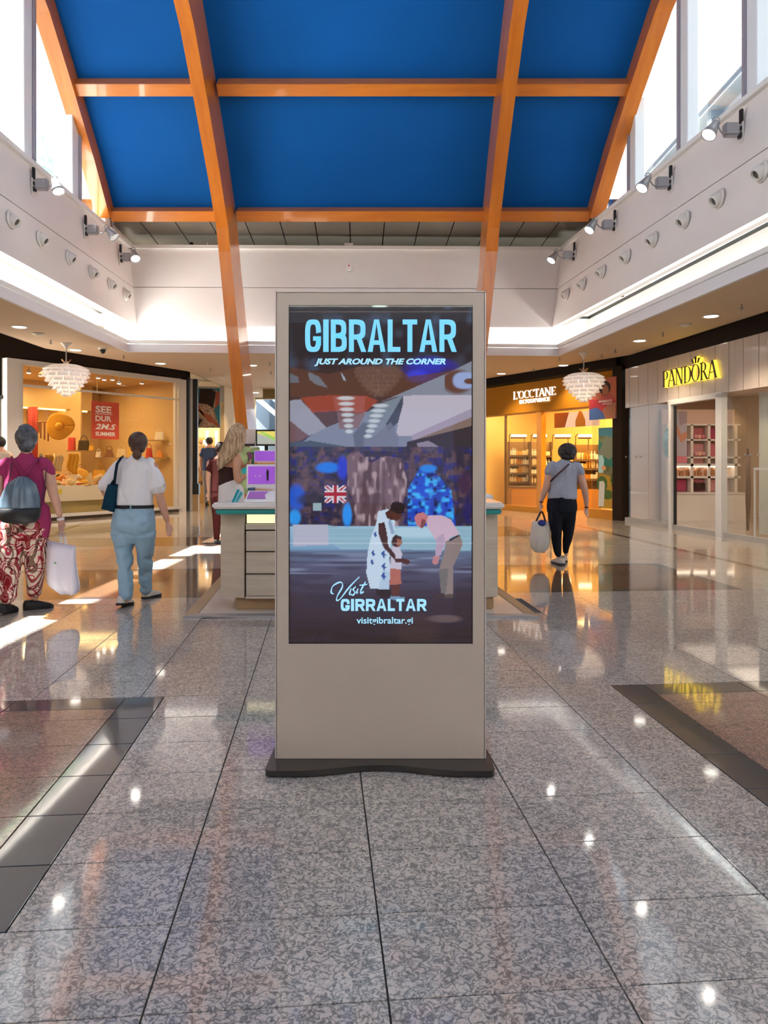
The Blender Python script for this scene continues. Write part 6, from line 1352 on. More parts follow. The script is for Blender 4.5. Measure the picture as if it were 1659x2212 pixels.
q = MB(); q.add([(X(533, 6.58), 6.585, 1.022), (X(574, 6.58), 6.585, 1.022), (X(570, 6.58), 6.63, 1.052), (X(577, 6.58), 6.675, 1.084), (X(535, 6.58), 6.675, 1.084)], [(0, 1, 2, 3, 4)]); q.build('leaflet', mat('violet leaflet', (.45, .18, .55), .5), tr)
fn = thing('fan_brochure', 'turquoise striped brochure leaning on the counter before the saleswoman', 'brochure', at(508, 1086, 6.62))
for k in range(4):
    q = MB(); a = at(502 + k * 3.2, 1087 - k * .8, 6.60 + .004 * k); b2 = at(515 + k * 3.0, 1057 + k * 3.0, 6.66); dx = Vector((.012, 0, 0)); q.add([a - dx, a + dx, b2 + dx, b2 - dx, a - dx + Vector((0, .006, 0)), a + dx + Vector((0, .006, 0)), b2 + dx + Vector((0, .006, 0)), b2 - dx + Vector((0, .006, 0))], [(0, 1, 2, 3), (7, 6, 5, 4), (0, 4, 5, 1), (1, 5, 6, 2), (2, 6, 7, 3), (3, 7, 4, 0)])
    q.build('strip', cm('teal card', (.0, .28, .32), .4) if k % 2 == 0 else cm('pale teal card', (.35, .62, .62), .4), fn)
pn = thing('brush_pot', 'small blue black brush pot and brushes lying behind the white tray', 'brush', at(545, 1062, 6.9)); q = MB(); q.tube([at(536, 1058, 6.72), at(551, 1057, 6.72)], .018, 8); q.build('pot', cm('dark blue', (.03, .08, .14), .4), pn); q = MB(); q.tube([at(551, 1057, 6.72), at(590, 1059, 6.72)], .008, 8); q.build('brush', cm('coral stick', (.7, .35, .2), .4), pn)
tv = thing('display_screen', 'screen with yellow and green picture above the purple displays', 'screen', at(580, 963, 9.2)); a, b_ = at(552, 963, 8.7), at(625, 928, 8.7)
q = MB(); q.box(a.x, b_.x, 8.7, 8.78, a.z, b_.z); q.build('bezel', M['black'], tv)
tvp = [((0, 0), (1, 0), (1, 1), (0, 1))]
def onp(pts, m_, k, par=tv): q = MB(); f_ = lambda t: Vector((a.x + .02 + (b_.x - a.x - .04) * t[0], 8.7 - .002 * k, a.z + .02 + (b_.z - a.z - .04) * t[1])); q.prism(pts, f_, lambda t: f_(t) - Vector((0, .001, 0))); q.build('picture', m_, par)
onp([(0, 0), (1, 0), (1, 1), (0, 1)], mat('lit yellow field', (.2, .2, .2), .5, emit=(.80, .66, .05), es=.8), 1); onp([(0, 0), (.75, 0), (.35, .55), (0, .85)], mat('lit grey field', (.2, .2, .2), .5, emit=(.38, .42, .34), es=.8), 2); onp([(.35, .55), (.75, 0), (1, 0), (1, .35), (.6, .5), (.2, .95), (.05, .95)], mat('lit green field', (.2, .2, .2), .5, emit=(.32, .60, .03), es=.8), 3)
q = MB(); q.box(a.x + .1, a.x + .14, 8.74, 8.78, .97, a.z); q.build('stand', M['black'], tv)
a, b_ = at(516, 964, 8.9), at(551, 927, 8.9); t = thing('picture_board', 'pale pink picture board beside the green and yellow screen', 'picture', at(533, 964, 8.9)); q = MB(); q.box(a.x, b_.x, 8.9, 8.95, a.z, b_.z); q.build('board', cm('pale pink board', (.78, .62, .55), .5), t); q = MB(); q.box(a.x, b_.x, 8.88, 8.9, a.z, a.z + .03); q.build('ledge', M['black'], t); q = MB(); q.box(a.x + .05, a.x + .09, 8.92, 8.95, .97, a.z); q.build('stand', M['white'], t)
a, b_ = at(514, 1000, 8.8), at(560, 966, 8.8); t = thing('green_display', 'green and cream display board behind the saleswoman\'s hand', 'display', at(533, 1000, 8.8)); q = MB(); q.box(a.x, b_.x, 8.8, 8.85, .97, b_.z); q.build('board', cm('lime cream board', (.42, .52, .22), .5, vary=(8, .4)), t); q = MB(); q.box(a.x + .12, b_.x, 8.78, 8.8, a.z - .02, b_.z - .06); q.build('dark_print', cm('dark green print', (.03, .12, .05), .5), t)

# ------------------------------------------------------------------ people
def skin_mat(name, col): return mat(name, col, .5, vary=(14, .05))
SK = skin_mat('light skin', (.60, .33, .23)); SK2 = skin_mat('tanned skin', (.56, .29, .17))
class Fig:
    """one continuous surface grown from tapering limbs, laid out in photo measures at distance d"""
    def __init__(s, d): s.d = d; s.k = d / F; s.b = MB()
    def P(s, px, py, dy=0.): return at(px, py, s.d + dy)
    def under(s, ch, f_=.8): return s.limb([(c[0], c[1], c[2], c[3] * (f_ if i < len(ch) - 1 or c[3] > 12 else 1), (c[4] if len(c) > 4 else c[3]) * (f_ if i < len(ch) - 1 or c[3] > 12 else 1)) for i, c in enumerate(ch)])
    def limb(s, ch, n=14):
        """ch: (px, py, dy, rx px, ry px)"""
        pts = [s.P(c[0], c[1], c[2]) for c in ch]; r = [(c[3] * s.k, (c[4] if len(c) > 4 else c[3]) * s.k) for c in ch]
        t0 = (pts[0] - pts[1]).normalized(); t1 = (pts[-1] - pts[-2]).normalized(); m0 = min(r[0]); m1 = min(r[-1])
        P_ = [pts[0] + t0 * m0 * .75] + pts + [pts[-1] + t1 * m1 * .75]; R_ = [(r[0][0] * .5, r[0][1] * .5)] + r + [(r[-1][0] * .5, r[-1][1] * .5)]
        s.b.tube(P_, R_, n); return s
    def ell(s, px, py, dy, rx, ry, rz, M=None): s.b.ell(s.P(px, py, dy), rx * s.k, ry * s.k, rz * s.k, 18, 12, M=M); return s
    def build(s, name, m, parent, vox=.009, smooth=3, wr=None, ext=None):
        me = s.b.mesh(name, m); o = bpy.data.objects.new('tmp', me); C.objects.link(o)
        md = o.modifiers.new('r', 'REMESH'); md.mode = 'VOXEL'; md.voxel_size = vox; md.use_smooth_shade = True
        sm_ = o.modifiers.new('s', 'SMOOTH'); sm_.iterations = smooth; sm_.factor = .5
        dg = bpy.context.evaluated_depsgraph_get(); dg.update(); m2 = bpy.data.meshes.new_from_object(o.evaluated_get(dg)); bpy.data.objects.remove(o); bpy.data.meshes.remove(me)
        N_ = len(m2.vertices); co = np.empty(N_ * 3); m2.vertices.foreach_get('co', co); co = co.reshape(-1, 3)
        if wr:                                    # folds: (amount m, frequency, direction stretch)
            no = np.empty(N_ * 3); m2.vertices.foreach_get('normal', no); no = no.reshape(-1, 3); am, fr_, st = wr
            disp = np.array([noise.noise(Vector((c[0] * fr_ * st[0], c[1] * fr_ * st[1], c[2] * fr_ * st[2]))) for c in co]); disp = disp - .8 * np.abs(disp); co += no * (disp * am)[:, None]
        org = ORG[parent.name]; co -= np.array(org)[None]; m2.vertices.foreach_set('co', co.ravel()); m2.materials.clear(); m2.materials.append(m)
        m2.polygons.foreach_set('use_smooth', [True] * len(m2.polygons)); m2.name = name; m2.update()
        o = bpy.data.objects.new(name, m2); C.objects.link(o); o.parent = parent; ORG[o.name] = org; return o
def hand(f, wx, wy, dy, tx, ty, sc=1., curl=0.15, thumb=1):
    """wrist to finger tips in pixels; five fingers"""
    v = Vector((tx - wx, ty - wy)); L = v.length; v.normalize(); n = Vector((-v.y, v.x)) * thumb
    pal = .48 * L; w_ = .17 * L
    f.limb([(wx, wy, dy, w_ * .8, w_ * .62), (wx + v.x * pal * .5, wy + v.y * pal * .5, dy, w_ * 1.05, w_ * .62), (wx + v.x * pal, wy + v.y * pal, dy, w_ * 1.1, w_ * .55)], 12)
    for i, (o_, l_) in enumerate(((-.75, .40), (-.25, .50), (.25, .52), (.75, .46))):
        bx, by = wx + v.x * pal + n.x * w_ * o_, wy + v.y * pal + n.y * w_ * o_; lx_ = l_ * L; r = .062 * L
        f.limb([(bx, by, dy, r, r), (bx + v.x * lx_ * .5 + n.x * o_ * .03 * L, by + v.y * lx_ * .5 + n.y * o_ * .03 * L, dy - .02 * curl * 2, r * .9, r * .9), (bx + v.x * lx_ * .92, by + v.y * lx_ * .92, dy - .05 * curl * 2, r * .75, r * .75)], 8)
    r = .07 * L; f.limb([(wx + v.x * pal * .35 + n.x * w_ * .8, wy + v.y * pal * .35 + n.y * w_ * .8, dy, r, r), (wx + v.x * pal * .8 + n.x * w_ * 1.5, wy + v.y * pal * .8 + n.y * w_ * 1.5, dy - .01, r * .9, r * .9), (wx + v.x * pal * 1.15 + n.x * w_ * 1.55, wy + v.y * pal * 1.15 + n.y * w_ * 1.55, dy - .015, r * .7, r * .7)], 8)
def cloth(name, col, rough=.8, **k): return mat(name, col, rough, bump=(180, .15), spec=.2, **k)
def shoe(f_d, heel, toe, sole_m, up_m, parent, w_=.095, L=.27, z=0., pitch=0., name='shoe'):
    """heel, toe: ground points (x, y); a real shoe with sole, upper and laces"""
    h = Vector((*heel, z)); d = Vector((toe[0] - heel[0], toe[1] - heel[1], 0)).normalized(); d = (d * math.cos(pitch) + Vector((0, 0, -math.sin(pitch)))).normalized(); s_ = Vector((d.y, -d.x, 0)).normalized(); u = s_.cross(d).normalized()
    if u.z < 0: u = -u
    def P(a, b_, c_): return h + d * (a * L) + s_ * (b_ * w_) + u * c_
    outl = [(0, 0), (.02, .26), (.12, .38), (.35, .36), (.55, .42), (.75, .50), (.9, .42), (1, .12), (1, -.12), (.9, -.42), (.75, -.5), (.55, -.42), (.35, -.36), (.12, -.38), (.02, -.26)]
    q = MB(); n = len(outl); V = [P(a, b_, 0) for a, b_ in outl] + [P(a, b_ * 1.04, .022) for a, b_ in outl]; q.add(V, [tuple(reversed(range(n))), tuple(range(n, 2 * n))] + [(i, (i + 1) % n, (i + 1) % n + n, i + n) for i in range(n)]); so_ = q.build('sole', sole_m, parent)
    q = MB(); hs = [(.022, 1.0), (.045, 1.0), (.065, .86), (.085, .6)]; V = []
    for hz, sc in hs:
        for a, b_ in outl:
            k = max(0, (a - .38)) / .62; hh = hz if hz < .03 else hz * (1 - .45 * k) ; aa = .5 * (1 - sc) * .25 + a * (1 - (1 - sc) * .55); V.append(P(aa, b_ * (1 - (1 - sc) * 1.0), hh))
    q.add(V, [(r * n + i, r * n + (i + 1) % n, (r + 1) * n + (i + 1) % n, (r + 1) * n + i) for r in range(3) for i in range(n)] + [tuple(range(3 * n, 4 * n))]); up = q.build(name, up_m, parent, smooth=True)
    return up

# ---- walker in magenta with a drawstring bag (left)
d = 6.6; f = Fig(d); k_ = d / F
p1 = thing('person', 'person with short grey hair in magenta top and patterned trousers, walking away', 'person', f.P(50, 1318).to_3d() * 1.0)
p1.location.z = 0; ORG[p1.name] = Vector(p1.location)
# body (skin)
f.under([(57, 975, 0, 14, 14), (56, 990, 0, 15, 14), (55, 1010, 0, 40, 20), (54, 1050, 0, 42, 24), (53, 1090, 0, 40, 26), (52, 1120, 0, 46, 28)])
f.ell(57, 950, 0, 20, 22, 25); f.ell(57, 966, .03, 15, 15, 13)
for sx in (-1, 1): f.ell(57 + sx * 20, 955, .01, 3.4, 4, 6)
f.ell(57, 955, .10, 3, 5, 4)
f.limb([(98, 1006, 0, 13, 13), (107, 1030, .0, 12.5, 13), (114, 1062, .0, 10.5, 11), (121, 1085, .02, 9.5, 10), (129, 1112, .05, 6.6, 6)]); hand(f, 130, 1118, .05, 134, 1152, thumb=-1, curl=1.2)
f.limb([(10, 1006, 0, 13, 13), (2, 1030, 0, 12, 13), (-4, 1062, 0, 10.5, 11), (-8, 1090, .04, 9, 9), (-12, 1116, .1, 6.6, 6)]); hand(f, -12, 1120, .1, -13, 1152, thumb=1, curl=1)
f.under([(36, 1120, 0, 25, 27), (24, 1170, .0, 20, 23), (20, 1210, -.02, 16, 18), (18, 1250, -.05, 14, 16), (18, 1296, -.08, 8, 9)])
f.under([(74, 1120, 0, 25, 27), (76, 1170, .05, 20, 23), (76, 1210, .08, 15, 18), (76, 1250, .12, 13, 16), (76, 1292, .16, 7.5, 8)])
f.build('body', SK, p1, .010, 2)
f = Fig(d)
f.ell(57, 944, -.005, 23, 25, 25.5); f.ell(57, 960, -.03, 18, 16, 18); f.ell(54, 925, -.01, 14, 16, 10)
f.build('hair', mat('short grey hair', (.085, .09, .10), .5, vary=(22, .6), bump=(70, .5)), p1, .007, 1, wr=(.008, 26, (1, 1, .35)))
f = Fig(d)
f.limb([(57, 986, -.0, 17, 16), (57, 993, 0, 30, 19), (57, 1002, 0, 47, 23), (56, 1020, 0, 49, 26), (54, 1050, 0, 46, 29), (53, 1085, 0, 46, 31), (54, 1108, 0, 50, 33), (54, 1124, 0, 51, 33)])
f.limb([(88, 1000, 0, 15, 17), (100, 1008, 0, 16, 17), (108, 1020, 0, 14, 16)]); f.limb([(22, 1000, 0, 15, 17), (8, 1008, 0, 16, 17), (1, 1022, 0, 14, 16)])
f.limb([(92, 1095, .0, 14, 24), (98, 1130, 0, 9, 22), (98, 1158, 0, 4, 16)])
f.build('top', cloth('magenta jersey', (.34, .035, .12)), p1, .010, 3, wr=(.015, 8, (1.6, 1, .7)))
def paisley(name):
    m = cloth(name, (.6, .5, .42)); nt = m.node_tree; N = nt.nodes.new; L = nt.links.new; b = nt.nodes['Principled BSDF']; g = N('ShaderNodeNewGeometry')
    n = N('ShaderNodeTexNoise'); n.inputs['Scale'].default_value = 7; n.inputs['Detail'].default_value = 1; n.inputs['Distortion'].default_value = 1.2; L(g.outputs['Position'], n.inputs['Vector'])
    wv = N('ShaderNodeTexWave'); wv.wave_type = 'RINGS'; wv.inputs['Scale'].default_value = 4.0; wv.inputs['Distortion'].default_value = 7; wv.inputs['Detail'].default_value = 1; L(g.outputs['Position'], wv.inputs['Vector'])
    r = N('ShaderNodeValToRGB'); r.color_ramp.interpolation = 'CONSTANT'; e = r.color_ramp.elements; e[0].position = 0; e[0].color = (.62, .50, .40, 1); e[1].position = .44; e[1].color = (.40, .04, .07, 1)
    for p_, c_ in ((.50, (.70, .58, .48, 1)), (.57, (.26, .035, .05, 1)), (.62, (.66, .52, .42, 1))): x = e.new(p_); x.color = c_
    r2 = N('ShaderNodeValToRGB'); r2.color_ramp.interpolation = 'CONSTANT'; e = r2.color_ramp.elements; e[0].position = 0; e[0].color = (.30, .22, .20, 1); e[1].position = .07; e[1].color = (1, 1, 1, 1); x = e.new(.86); x.color = (.45, .12, .14, 1)
    L(n.outputs['Fac'], r.inputs['Fac']); L(wv.outputs['Fac'], r2.inputs['Fac']); mx = N('ShaderNodeMix'); mx.data_type = 'RGBA'; mx.blend_type = 'MULTIPLY'; mx.inputs[0].default_value = 1; L(r.outputs[0], mx.inputs[6]); L(r2.outputs[0], mx.inputs[7]); L(mx.outputs[2], b.inputs['Base Color']); return m
f = Fig(d)
f.limb([(54, 1112, 0, 48, 31), (54, 1128, 0, 51, 34), (54, 1145, 0, 50, 34)])
f.limb([(32, 1135, 0, 31, 33), (24, 1175, -.0, 28, 31), (19, 1215, -.02, 26, 27), (16, 1255, -.05, 22, 23), (17, 1292, -.08, 18, 19)])
f.limb([(77, 1135, 0, 28, 32), (77, 1175, .05, 25, 29), (76, 1215, .08, 21, 25), (75, 1255, .12, 18, 21), (74, 1283, .15, 14, 16)])
f.build('trousers', paisley('paisley cloth'), p1, .011, 2, wr=(.014, 7, (1, 1, .9)))
bl_ = cm('black shoe leather', (.012, .011, .011), .6)
hx = f.P(17, 1300).x; shoe(d, (hx, 6.47), (hx - .01, 6.75), bl_, bl_, p1, .115, .27, .025, .12)
hx = at(64, 1300, 6.85).x; shoe(d, (hx - .01, 6.74), (hx + .17, 6.86), bl_, bl_, p1, .105, .26, .0, .0)
q = MB(); q.lathe([(.03, -.012), (.034, 0), (.03, .012), (.026, .012), (.026, -.012), (.03, -.012)], 16, f.P(131, 1121, .05), axis=(.15, .1, -1)); q.build('wrist_watch', cm('white watch', (.7, .65, .62), .4), p1)
# drawstring bag
ds = thing('drawstring_bag', 'grey blue drawstring bag with black bottom on the back of the magenta walker', 'bag', f.P(42, 1130, -.25)); f = Fig(d)
q = MB(); N_ = 40; rings = []
prof = [(1029, 7, 5, 48), (1036, 16, 12, 47), (1045, 26, 18, 45), (1060, 33, 23, 44), (1078, 40, 27, 43), (1095, 43, 29, 42), (1097, 43.4, 29.5, 42)]
prof2 = [(1097, 44, 30, 42), (1108, 44, 30, 42), (1120, 42, 28, 42), (1128, 34, 22, 42), (1131, 18, 12, 42)]
def bagpart(pr_, m_, name, fold):
    q = MB(); V = []
    for (py, rx, ry, cx) in pr_:
        for j in range(N_):
            a = 2 * math.pi * j / N_; w_ = 1 + (fold * (.09 * math.cos(a * 11) + .05 * math.cos(a * 17 + 1)) * (1 - (py - 1029) / 75 if py < 1104 else 0)); p = f.P(cx + rx * math.cos(a) * w_, py, -.19); p.y += ry * k_ * math.sin(a) * w_; V.append(p)
    n = len(pr_); q.add(V, [(i * N_ + j, i * N_ + (j + 1) % N_, (i + 1) * N_ + (j + 1) % N_, (i + 1) * N_ + j) for i in range(n - 1) for j in range(N_)] + [tuple(reversed(range(N_))), tuple(range((n - 1) * N_, n * N_))]); return q.build(name, m_, ds, smooth=True)
bagpart(prof, mat('grey blue nylon', (.10, .15, .20), .28, coat=.4), 'bag_body', 2.6); bagpart(prof2, mat('black nylon', (.015, .015, .018), .5), 'bag_bottom', 0)
dark = cm('dark cord', (.06, .03, .05), .6)
for pts in ([(48, 1030, -.2), (40, 1012, -.19), (30, 996, -.12), (24, 988, .0)], [(50, 1030, -.2), (64, 1012, -.19), (76, 998, -.13), (84, 990, 0)]):
    q = MB(); q.tube([f.P(*p) for p in pts], [(.016, .006)] * 4, 8); q.build('strap', cloth('magenta strap', (.24, .025, .09)), ds, smooth=True)
for pts in ([(80, 1118, -.19), (90, 1085, -.14), (98, 1040, -.10), (100, 1010, -.10)], [(8, 1118, -.19), (10, 1070, -.16), (22, 1030, -.15), (26, 1000, -.12)]):
    q = MB(); q.tube([f.P(*p) for p in pts], .005, 6); q.build('cord', dark, ds)
# carrier bag
cb = thing('carrier_bag', 'lilac white plastic carrier bag in the right hand of the magenta walker', 'bag', f.P(138, 1285, .05))
g = []; f = Fig(d)
def softbag(fg, left, right, dyc, th, m_, name, parent, nz=12, fold=.012, seed=1.):
    """left/right: lists of (px, py) top to bottom"""
    q = MB(); V = []; NN = 28
    def ip(L_, t): i = min(int(t * (len(L_) - 1)), len(L_) - 2); u = t * (len(L_) - 1) - i; return (L_[i][0] * (1 - u) + L_[i + 1][0] * u, L_[i][1] * (1 - u) + L_[i + 1][1] * u)
    for r in range(nz + 1):
        t = r / nz; (xl, yl), (xr2, yr) = ip(left, t), ip(right, t); tt = th * (.25 + .75 * math.sin(math.pi * min(1, .15 + t * .75)))
        for j in range(NN):
            a = 2 * math.pi * j / NN; c_ = math.copysign(abs(math.cos(a)) ** .7, math.cos(a)); s_ = math.sin(a); u = .5 + .5 * c_
            p = fg.P(xl + (xr2 - xl) * u, yl + (yr - yl) * u, dyc); p.y += s_ * tt * .5 + fold * math.sin(u * 9 + t * 2 + seed) * (1 if s_ < 0 else .4); V.append(p)
    q.add(V, [(i * NN + j, i * NN + (j + 1) % NN, (i + 1) * NN + (j + 1) % NN, (i + 1) * NN + j) for i in range(nz) for j in range(NN)] + [tuple(reversed(range(NN))), tuple(range(nz * NN, nz * NN + NN))]); return q.build(name, m_, parent, smooth=True)
softbag(f, [(101, 1167), (99, 1200), (99, 1235), (101, 1262), (116, 1272), (132, 1282)], [(164, 1181), (164, 1210), (168, 1240), (173, 1262), (172, 1278), (162, 1285)], .05, .16, mat('lilac plastic film', (.74, .68, .76), .3, coat=.3), 'bag_body', cb, fold=.02)
for pts in ([(128, 1150, .05), (130, 1160, .0), (133, 1174, .0)], [(134, 1150, .05), (139, 1160, .0), (143, 1176, .0)]):
    q = MB(); q.tube([f.P(*p) for p in pts], [(.012, .004)] * 3, 8); q.build('handle', cm('grey white strap', (.6, .55, .55), .5), cb)
q = MB(); q.ell(f.P(119, 1216, -.045), .012, .004, .006, 10, 6, M=Matrix.Rotation(.6, 3, 'Y')); q.build('green_mark', cm('green mark', (.08, .35, .1), .5), cb)

# ---- walker in white T-shirt and light jeans
d = 7.0; f = Fig(d); k_ = d / F
p2 = thing('person', 'woman with brown hair bun in white T-shirt and light blue jeans walking away', 'person', (f.P(290, 1300).x, d, 0)); 
f.under([(297, 978, 0, 11, 11), (296, 992, 0, 13, 12), (294, 1010, 0, 34, 18), (292, 1050, 0, 34, 20), (291, 1090, 0, 36, 22), (289, 1130, 0, 42, 26)])
f.ell(298, 958, 0, 17, 19, 22); f.ell(298, 970, .03, 12, 13, 11)
for sx in (-1, 1): f.ell(298 + sx * 17, 962, .01, 3, 3.5, 5)
f.limb([(330, 1008, 0, 12, 12), (336, 1035, 0, 11, 12), (345, 1072, 0, 9.5, 10), (353, 1098, .03, 8.5, 9), (361, 1124, .06, 6, 5.5)]); hand(f, 362, 1128, .06, 366, 1160, thumb=-1, curl=1)
f.limb([(258, 1008, 0, 12, 12), (240, 1035, .02, 11, 12), (226, 1058, .05, 9.5, 10), (228, 1066, .2, 8.5, 8), (236, 1064, .3, 6, 5.5)])
f.under([(266, 1130, 0, 22, 25), (268, 1200, 0, 14, 17), (271, 1250, -.05, 12, 14), (272, 1298, -.12, 7, 8)])
f.under([(312, 1130, 0, 22, 25), (314, 1200, .1, 14, 17), (314, 1240, .18, 12, 13), (314, 1272, .26, 7, 8)])
f.build('body', SK, p2, .009, 2)
f = Fig(d); f.ell(298, 954, -.005, 20.5, 22, 22); f.ell(298, 968, -.03, 16, 14, 13); hb = f.build('hair', mat('brown hair', (.06, .025, .015), .4, vary=(60, .4), bump=(120, .4)), p2, .007, 2)
f = Fig(d); f.ell(296, 982, -.10, 10, 9, 11); f.build('hair_bun', mat('brown hair bun', (.09, .035, .02), .4, vary=(60, .4), bump=(120, .4)), p2, .006, 1, wr=(.006, 60, (1, 1, .5)))
f = Fig(d)
f.limb([(295, 990, 0, 17, 14), (295, 997, 0, 34, 18), (294, 1010, 0, 42, 21), (291, 1040, 0, 40, 24), (290, 1070, 0, 41, 25), (290, 1092, 0, 41.5, 26)])
f.limb([(322, 1000, 0, 15, 16), (333, 1020, 0, 15, 17), (338, 1036, 0, 17, 18), (342, 1052, 0, 21, 19)]); f.limb([(266, 1000, 0, 15, 16), (250, 1018, 0, 15, 17), (240, 1034, .0, 16, 18), (227, 1050, 0, 17, 17)])
f.build('t_shirt', cloth('white cotton', (.78, .75, .76)), p2, .009, 2, wr=(.020, 8, (1.8, 1, .8)))
f = Fig(d)
f.limb([(290, 1094, 0, 41.5, 26), (289, 1112, 0, 46, 30), (288, 1135, 0, 48.5, 33), (288, 1150, 0, 46, 31)])
f.ell(270, 1134, -.05, 22, 22, 24); f.ell(306, 1134, -.05, 22, 22, 24)
f.limb([(265, 1150, 0, 25, 29), (268, 1190, 0, 19, 23), (270, 1230, -.04, 16.5, 19), (272, 1262, -.08, 15.5, 17), (273, 1290, -.12, 14.5, 16)])
f.limb([(313, 1150, 0, 23, 28), (314, 1190, .07, 18, 22), (314, 1225, .15, 15.5, 18), (314, 1252, .20, 14, 15), (315, 1274, .25, 14, 14)])
f.build('jeans', cloth('light blue denim', (.30, .45, .56)), p2, .009, 1, wr=(.024, 8, (1, 1, 1.6)))
q = MB(); f = Fig(d); q.tube([f.P(290, 1090.5, 0), f.P(290, 1097.5, 0)], [(42.8 * k_, 27 * k_)] * 2, 40); be = q.build('belt', cm('black belt', (.008, .01, .016), .5), p2)
q = MB(); p = f.P(292, 1095, 0); q.box(p.x - .006, p.x + .006, p.y - 30 * k_, p.y - 26 * k_, p.z - .022, p.z + .022); q.build('belt_loop', cloth('denim loop', (.24, .38, .48)), p2)
cream_s = cm('cream shoe', (.70, .62, .52), .6); bsole = cm('black sole', (.02, .02, .02), .6)
hx = f.P(272, 0).x; shoe(d, (hx, 6.80), (hx + .03, 7.08), bsole, cream_s, p2, .105, .26, .03, .13)
hx = at(311, 0, 7.3).x; shoe(d, (hx, 7.28), (hx + .08, 7.52), bsole, cream_s, p2, .105, .26, .0, .0)
tt = thing('shoulder_bag', 'navy shoulder tote hanging from the left shoulder of the woman in white', 'bag', f.P(236, 1104, -.05))
softbag(f, [(233, 1046), (229, 1060), (225, 1076), (222, 1090), (219, 1098)], [(255, 1046), (254, 1062), (253, 1078), (250, 1094), (247, 1106)], -.06, .15, cloth('navy cloth', (.004, .035, .065)), 'bag_body', tt, fold=.012)
q = MB(); q.tube([f.P(266, 986, .02), f.P(262, 988, -.10), f.P(253, 1002, -.135), f.P(250, 1020, -.14), f.P(248, 1036, -.12), f.P(243, 1050, -.08)], [(.014, .006)] * 5 + [(.03, .01)], 8); q.build('strap', cloth('navy strap', (.006, .02, .035)), tt, smooth=True)

# ---- walker in grey T-shirt (right)
d = 9.85; f = Fig(d); k_ = d / F
p3 = thing('person', 'person with short black hair in grey T-shirt and black trousers walking away on the right', 'person', (f.P(1212, 1218).x, d, 0))
f.under([(1224, 988, 0, 9, 9), (1221, 997, 0, 10, 10), (1219, 1010, 0, 28, 14), (1217, 1050, 0, 28, 17), (1214, 1080, 0, 30, 19)])
f.ell(1225, 976, 0, 14, 15, 16)
f.limb([(1189, 1010, 0, 9, 10), (1184, 1035, 0, 8.5, 9), (1180, 1052, 0, 7.5, 8), (1174, 1068, .02, 6.5, 7), (1169, 1083, .04, 4.2, 4)]); hand(f, 1168.5, 1086, .04, 1168, 1106, thumb=-1, curl=1.6)
f.limb([(1249, 1010, 0, 9, 10), (1256, 1035, 0, 9, 9.5), (1263, 1058, 0, 7.5, 8), (1266, 1076, .02, 6.2, 6.5), (1267, 1093, .04, 4.2, 4)]); hand(f, 1267, 1096, .04, 1268, 1118, thumb=1, curl=1.5)
f.under([(1200, 1085, 0, 14, 16), (1201, 1150, 0, 9.5, 11), (1205, 1202, 0, 4.5, 5)]); f.under([(1230, 1085, 0, 14, 16), (1226, 1150, .03, 9, 11), (1223, 1198, .07, 4.5, 5)])
f.build('body', SK, p3, .011, 2)
f = Fig(d); f.ell(1225.5, 975, -.005, 20.5, 20, 18.5); f.ell(1226, 986, -.03, 16, 14, 9.5); f.build('hair', mat('short black hair', (.014, .008, .008), .4, bump=(70, .6)), p3, .009, 2, wr=(.016, 22, (1, 1, 1)))
f = Fig(d)
f.limb([(1221, 996, 0, 12, 11), (1220, 1001, 0, 24, 13), (1219, 1010, 0, 34, 16), (1218, 1030, 0, 31, 18), (1217, 1055, 0, 30, 19), (1215, 1068, 0, 32, 21), (1215, 1075, 0, 32.5, 22)])
f.limb([(1195, 1004, 0, 11, 12), (1188, 1014, 0, 10.5, 12), (1185, 1022, 0, 10, 12)]); f.limb([(1243, 1004, 0, 11, 12), (1250, 1014, 0, 10.5, 12), (1254, 1023, 0, 10, 12)])
f.build('t_shirt', cloth('grey cotton', (.33, .34, .40)), p3, .010, 2, wr=(.014, 7, (1.8, 1, .8)))
f = Fig(d)
f.limb([(1214, 1074, 0, 31, 21), (1214, 1092, 0, 33, 24), (1214, 1104, 0, 33, 24)])
f.limb([(1200, 1104, 0, 18, 21), (1200, 1135, 0, 14, 17), (1202, 1165, 0, 11, 13), (1205, 1198, 0, 7.5, 8)]); f.limb([(1229, 1104, 0, 17, 21), (1228, 1135, .02, 13, 17), (1226, 1165, .05, 10.5, 13), (1223, 1193, .07, 7.5, 8)])
f.build('trousers', cloth('black cloth', (.008, .009, .014)), p3, .010, 2, wr=(.012, 7, (1, 1, 1)))
bs = cm('beige shoe', (.52, .43, .36), .6); hx = f.P(1211, 0).x; shoe(d, (hx, 9.72), (hx - .06, 9.98), bsole, bs, p3, .13, .27, .0, 0); hx = f.P(1226, 0).x; shoe(d, (hx, 10.0), (hx + .01, 10.3), bsole, bs, p3, .12, .26, .0, 0)
for px, py in ((1169, 1084), (1267, 1096)):
    q = MB(); q.lathe([(.024, -.01), (.03, 0), (.024, .01)], 14, f.P(px, py, .04), axis=(.1, 0, 1)); q.build('bracelet', cm('dark bracelet', (.05, .02, .02), .4), p3)
q = MB(); q.tube([f.P(1235, 997, -.02), f.P(1228, 1004, -.085), f.P(1215, 1016, -.115), f.P(1203, 1026, -.12), f.P(1192, 1037, -.10), f.P(1188, 1042, -.02)], [(.012, .005)] * 6, 8); sb = tag(q.build('crossbody_strap', cm('dark brown strap', (.07, .02, .02), .5), None, smooth=True), 'dark brown crossbody strap across the grey T-shirt back', 'strap')
tb_ = thing('tote_bag', 'cream tote bag with dark handles in the left hand of the walker in grey', 'bag', f.P(1166, 1194, .04))
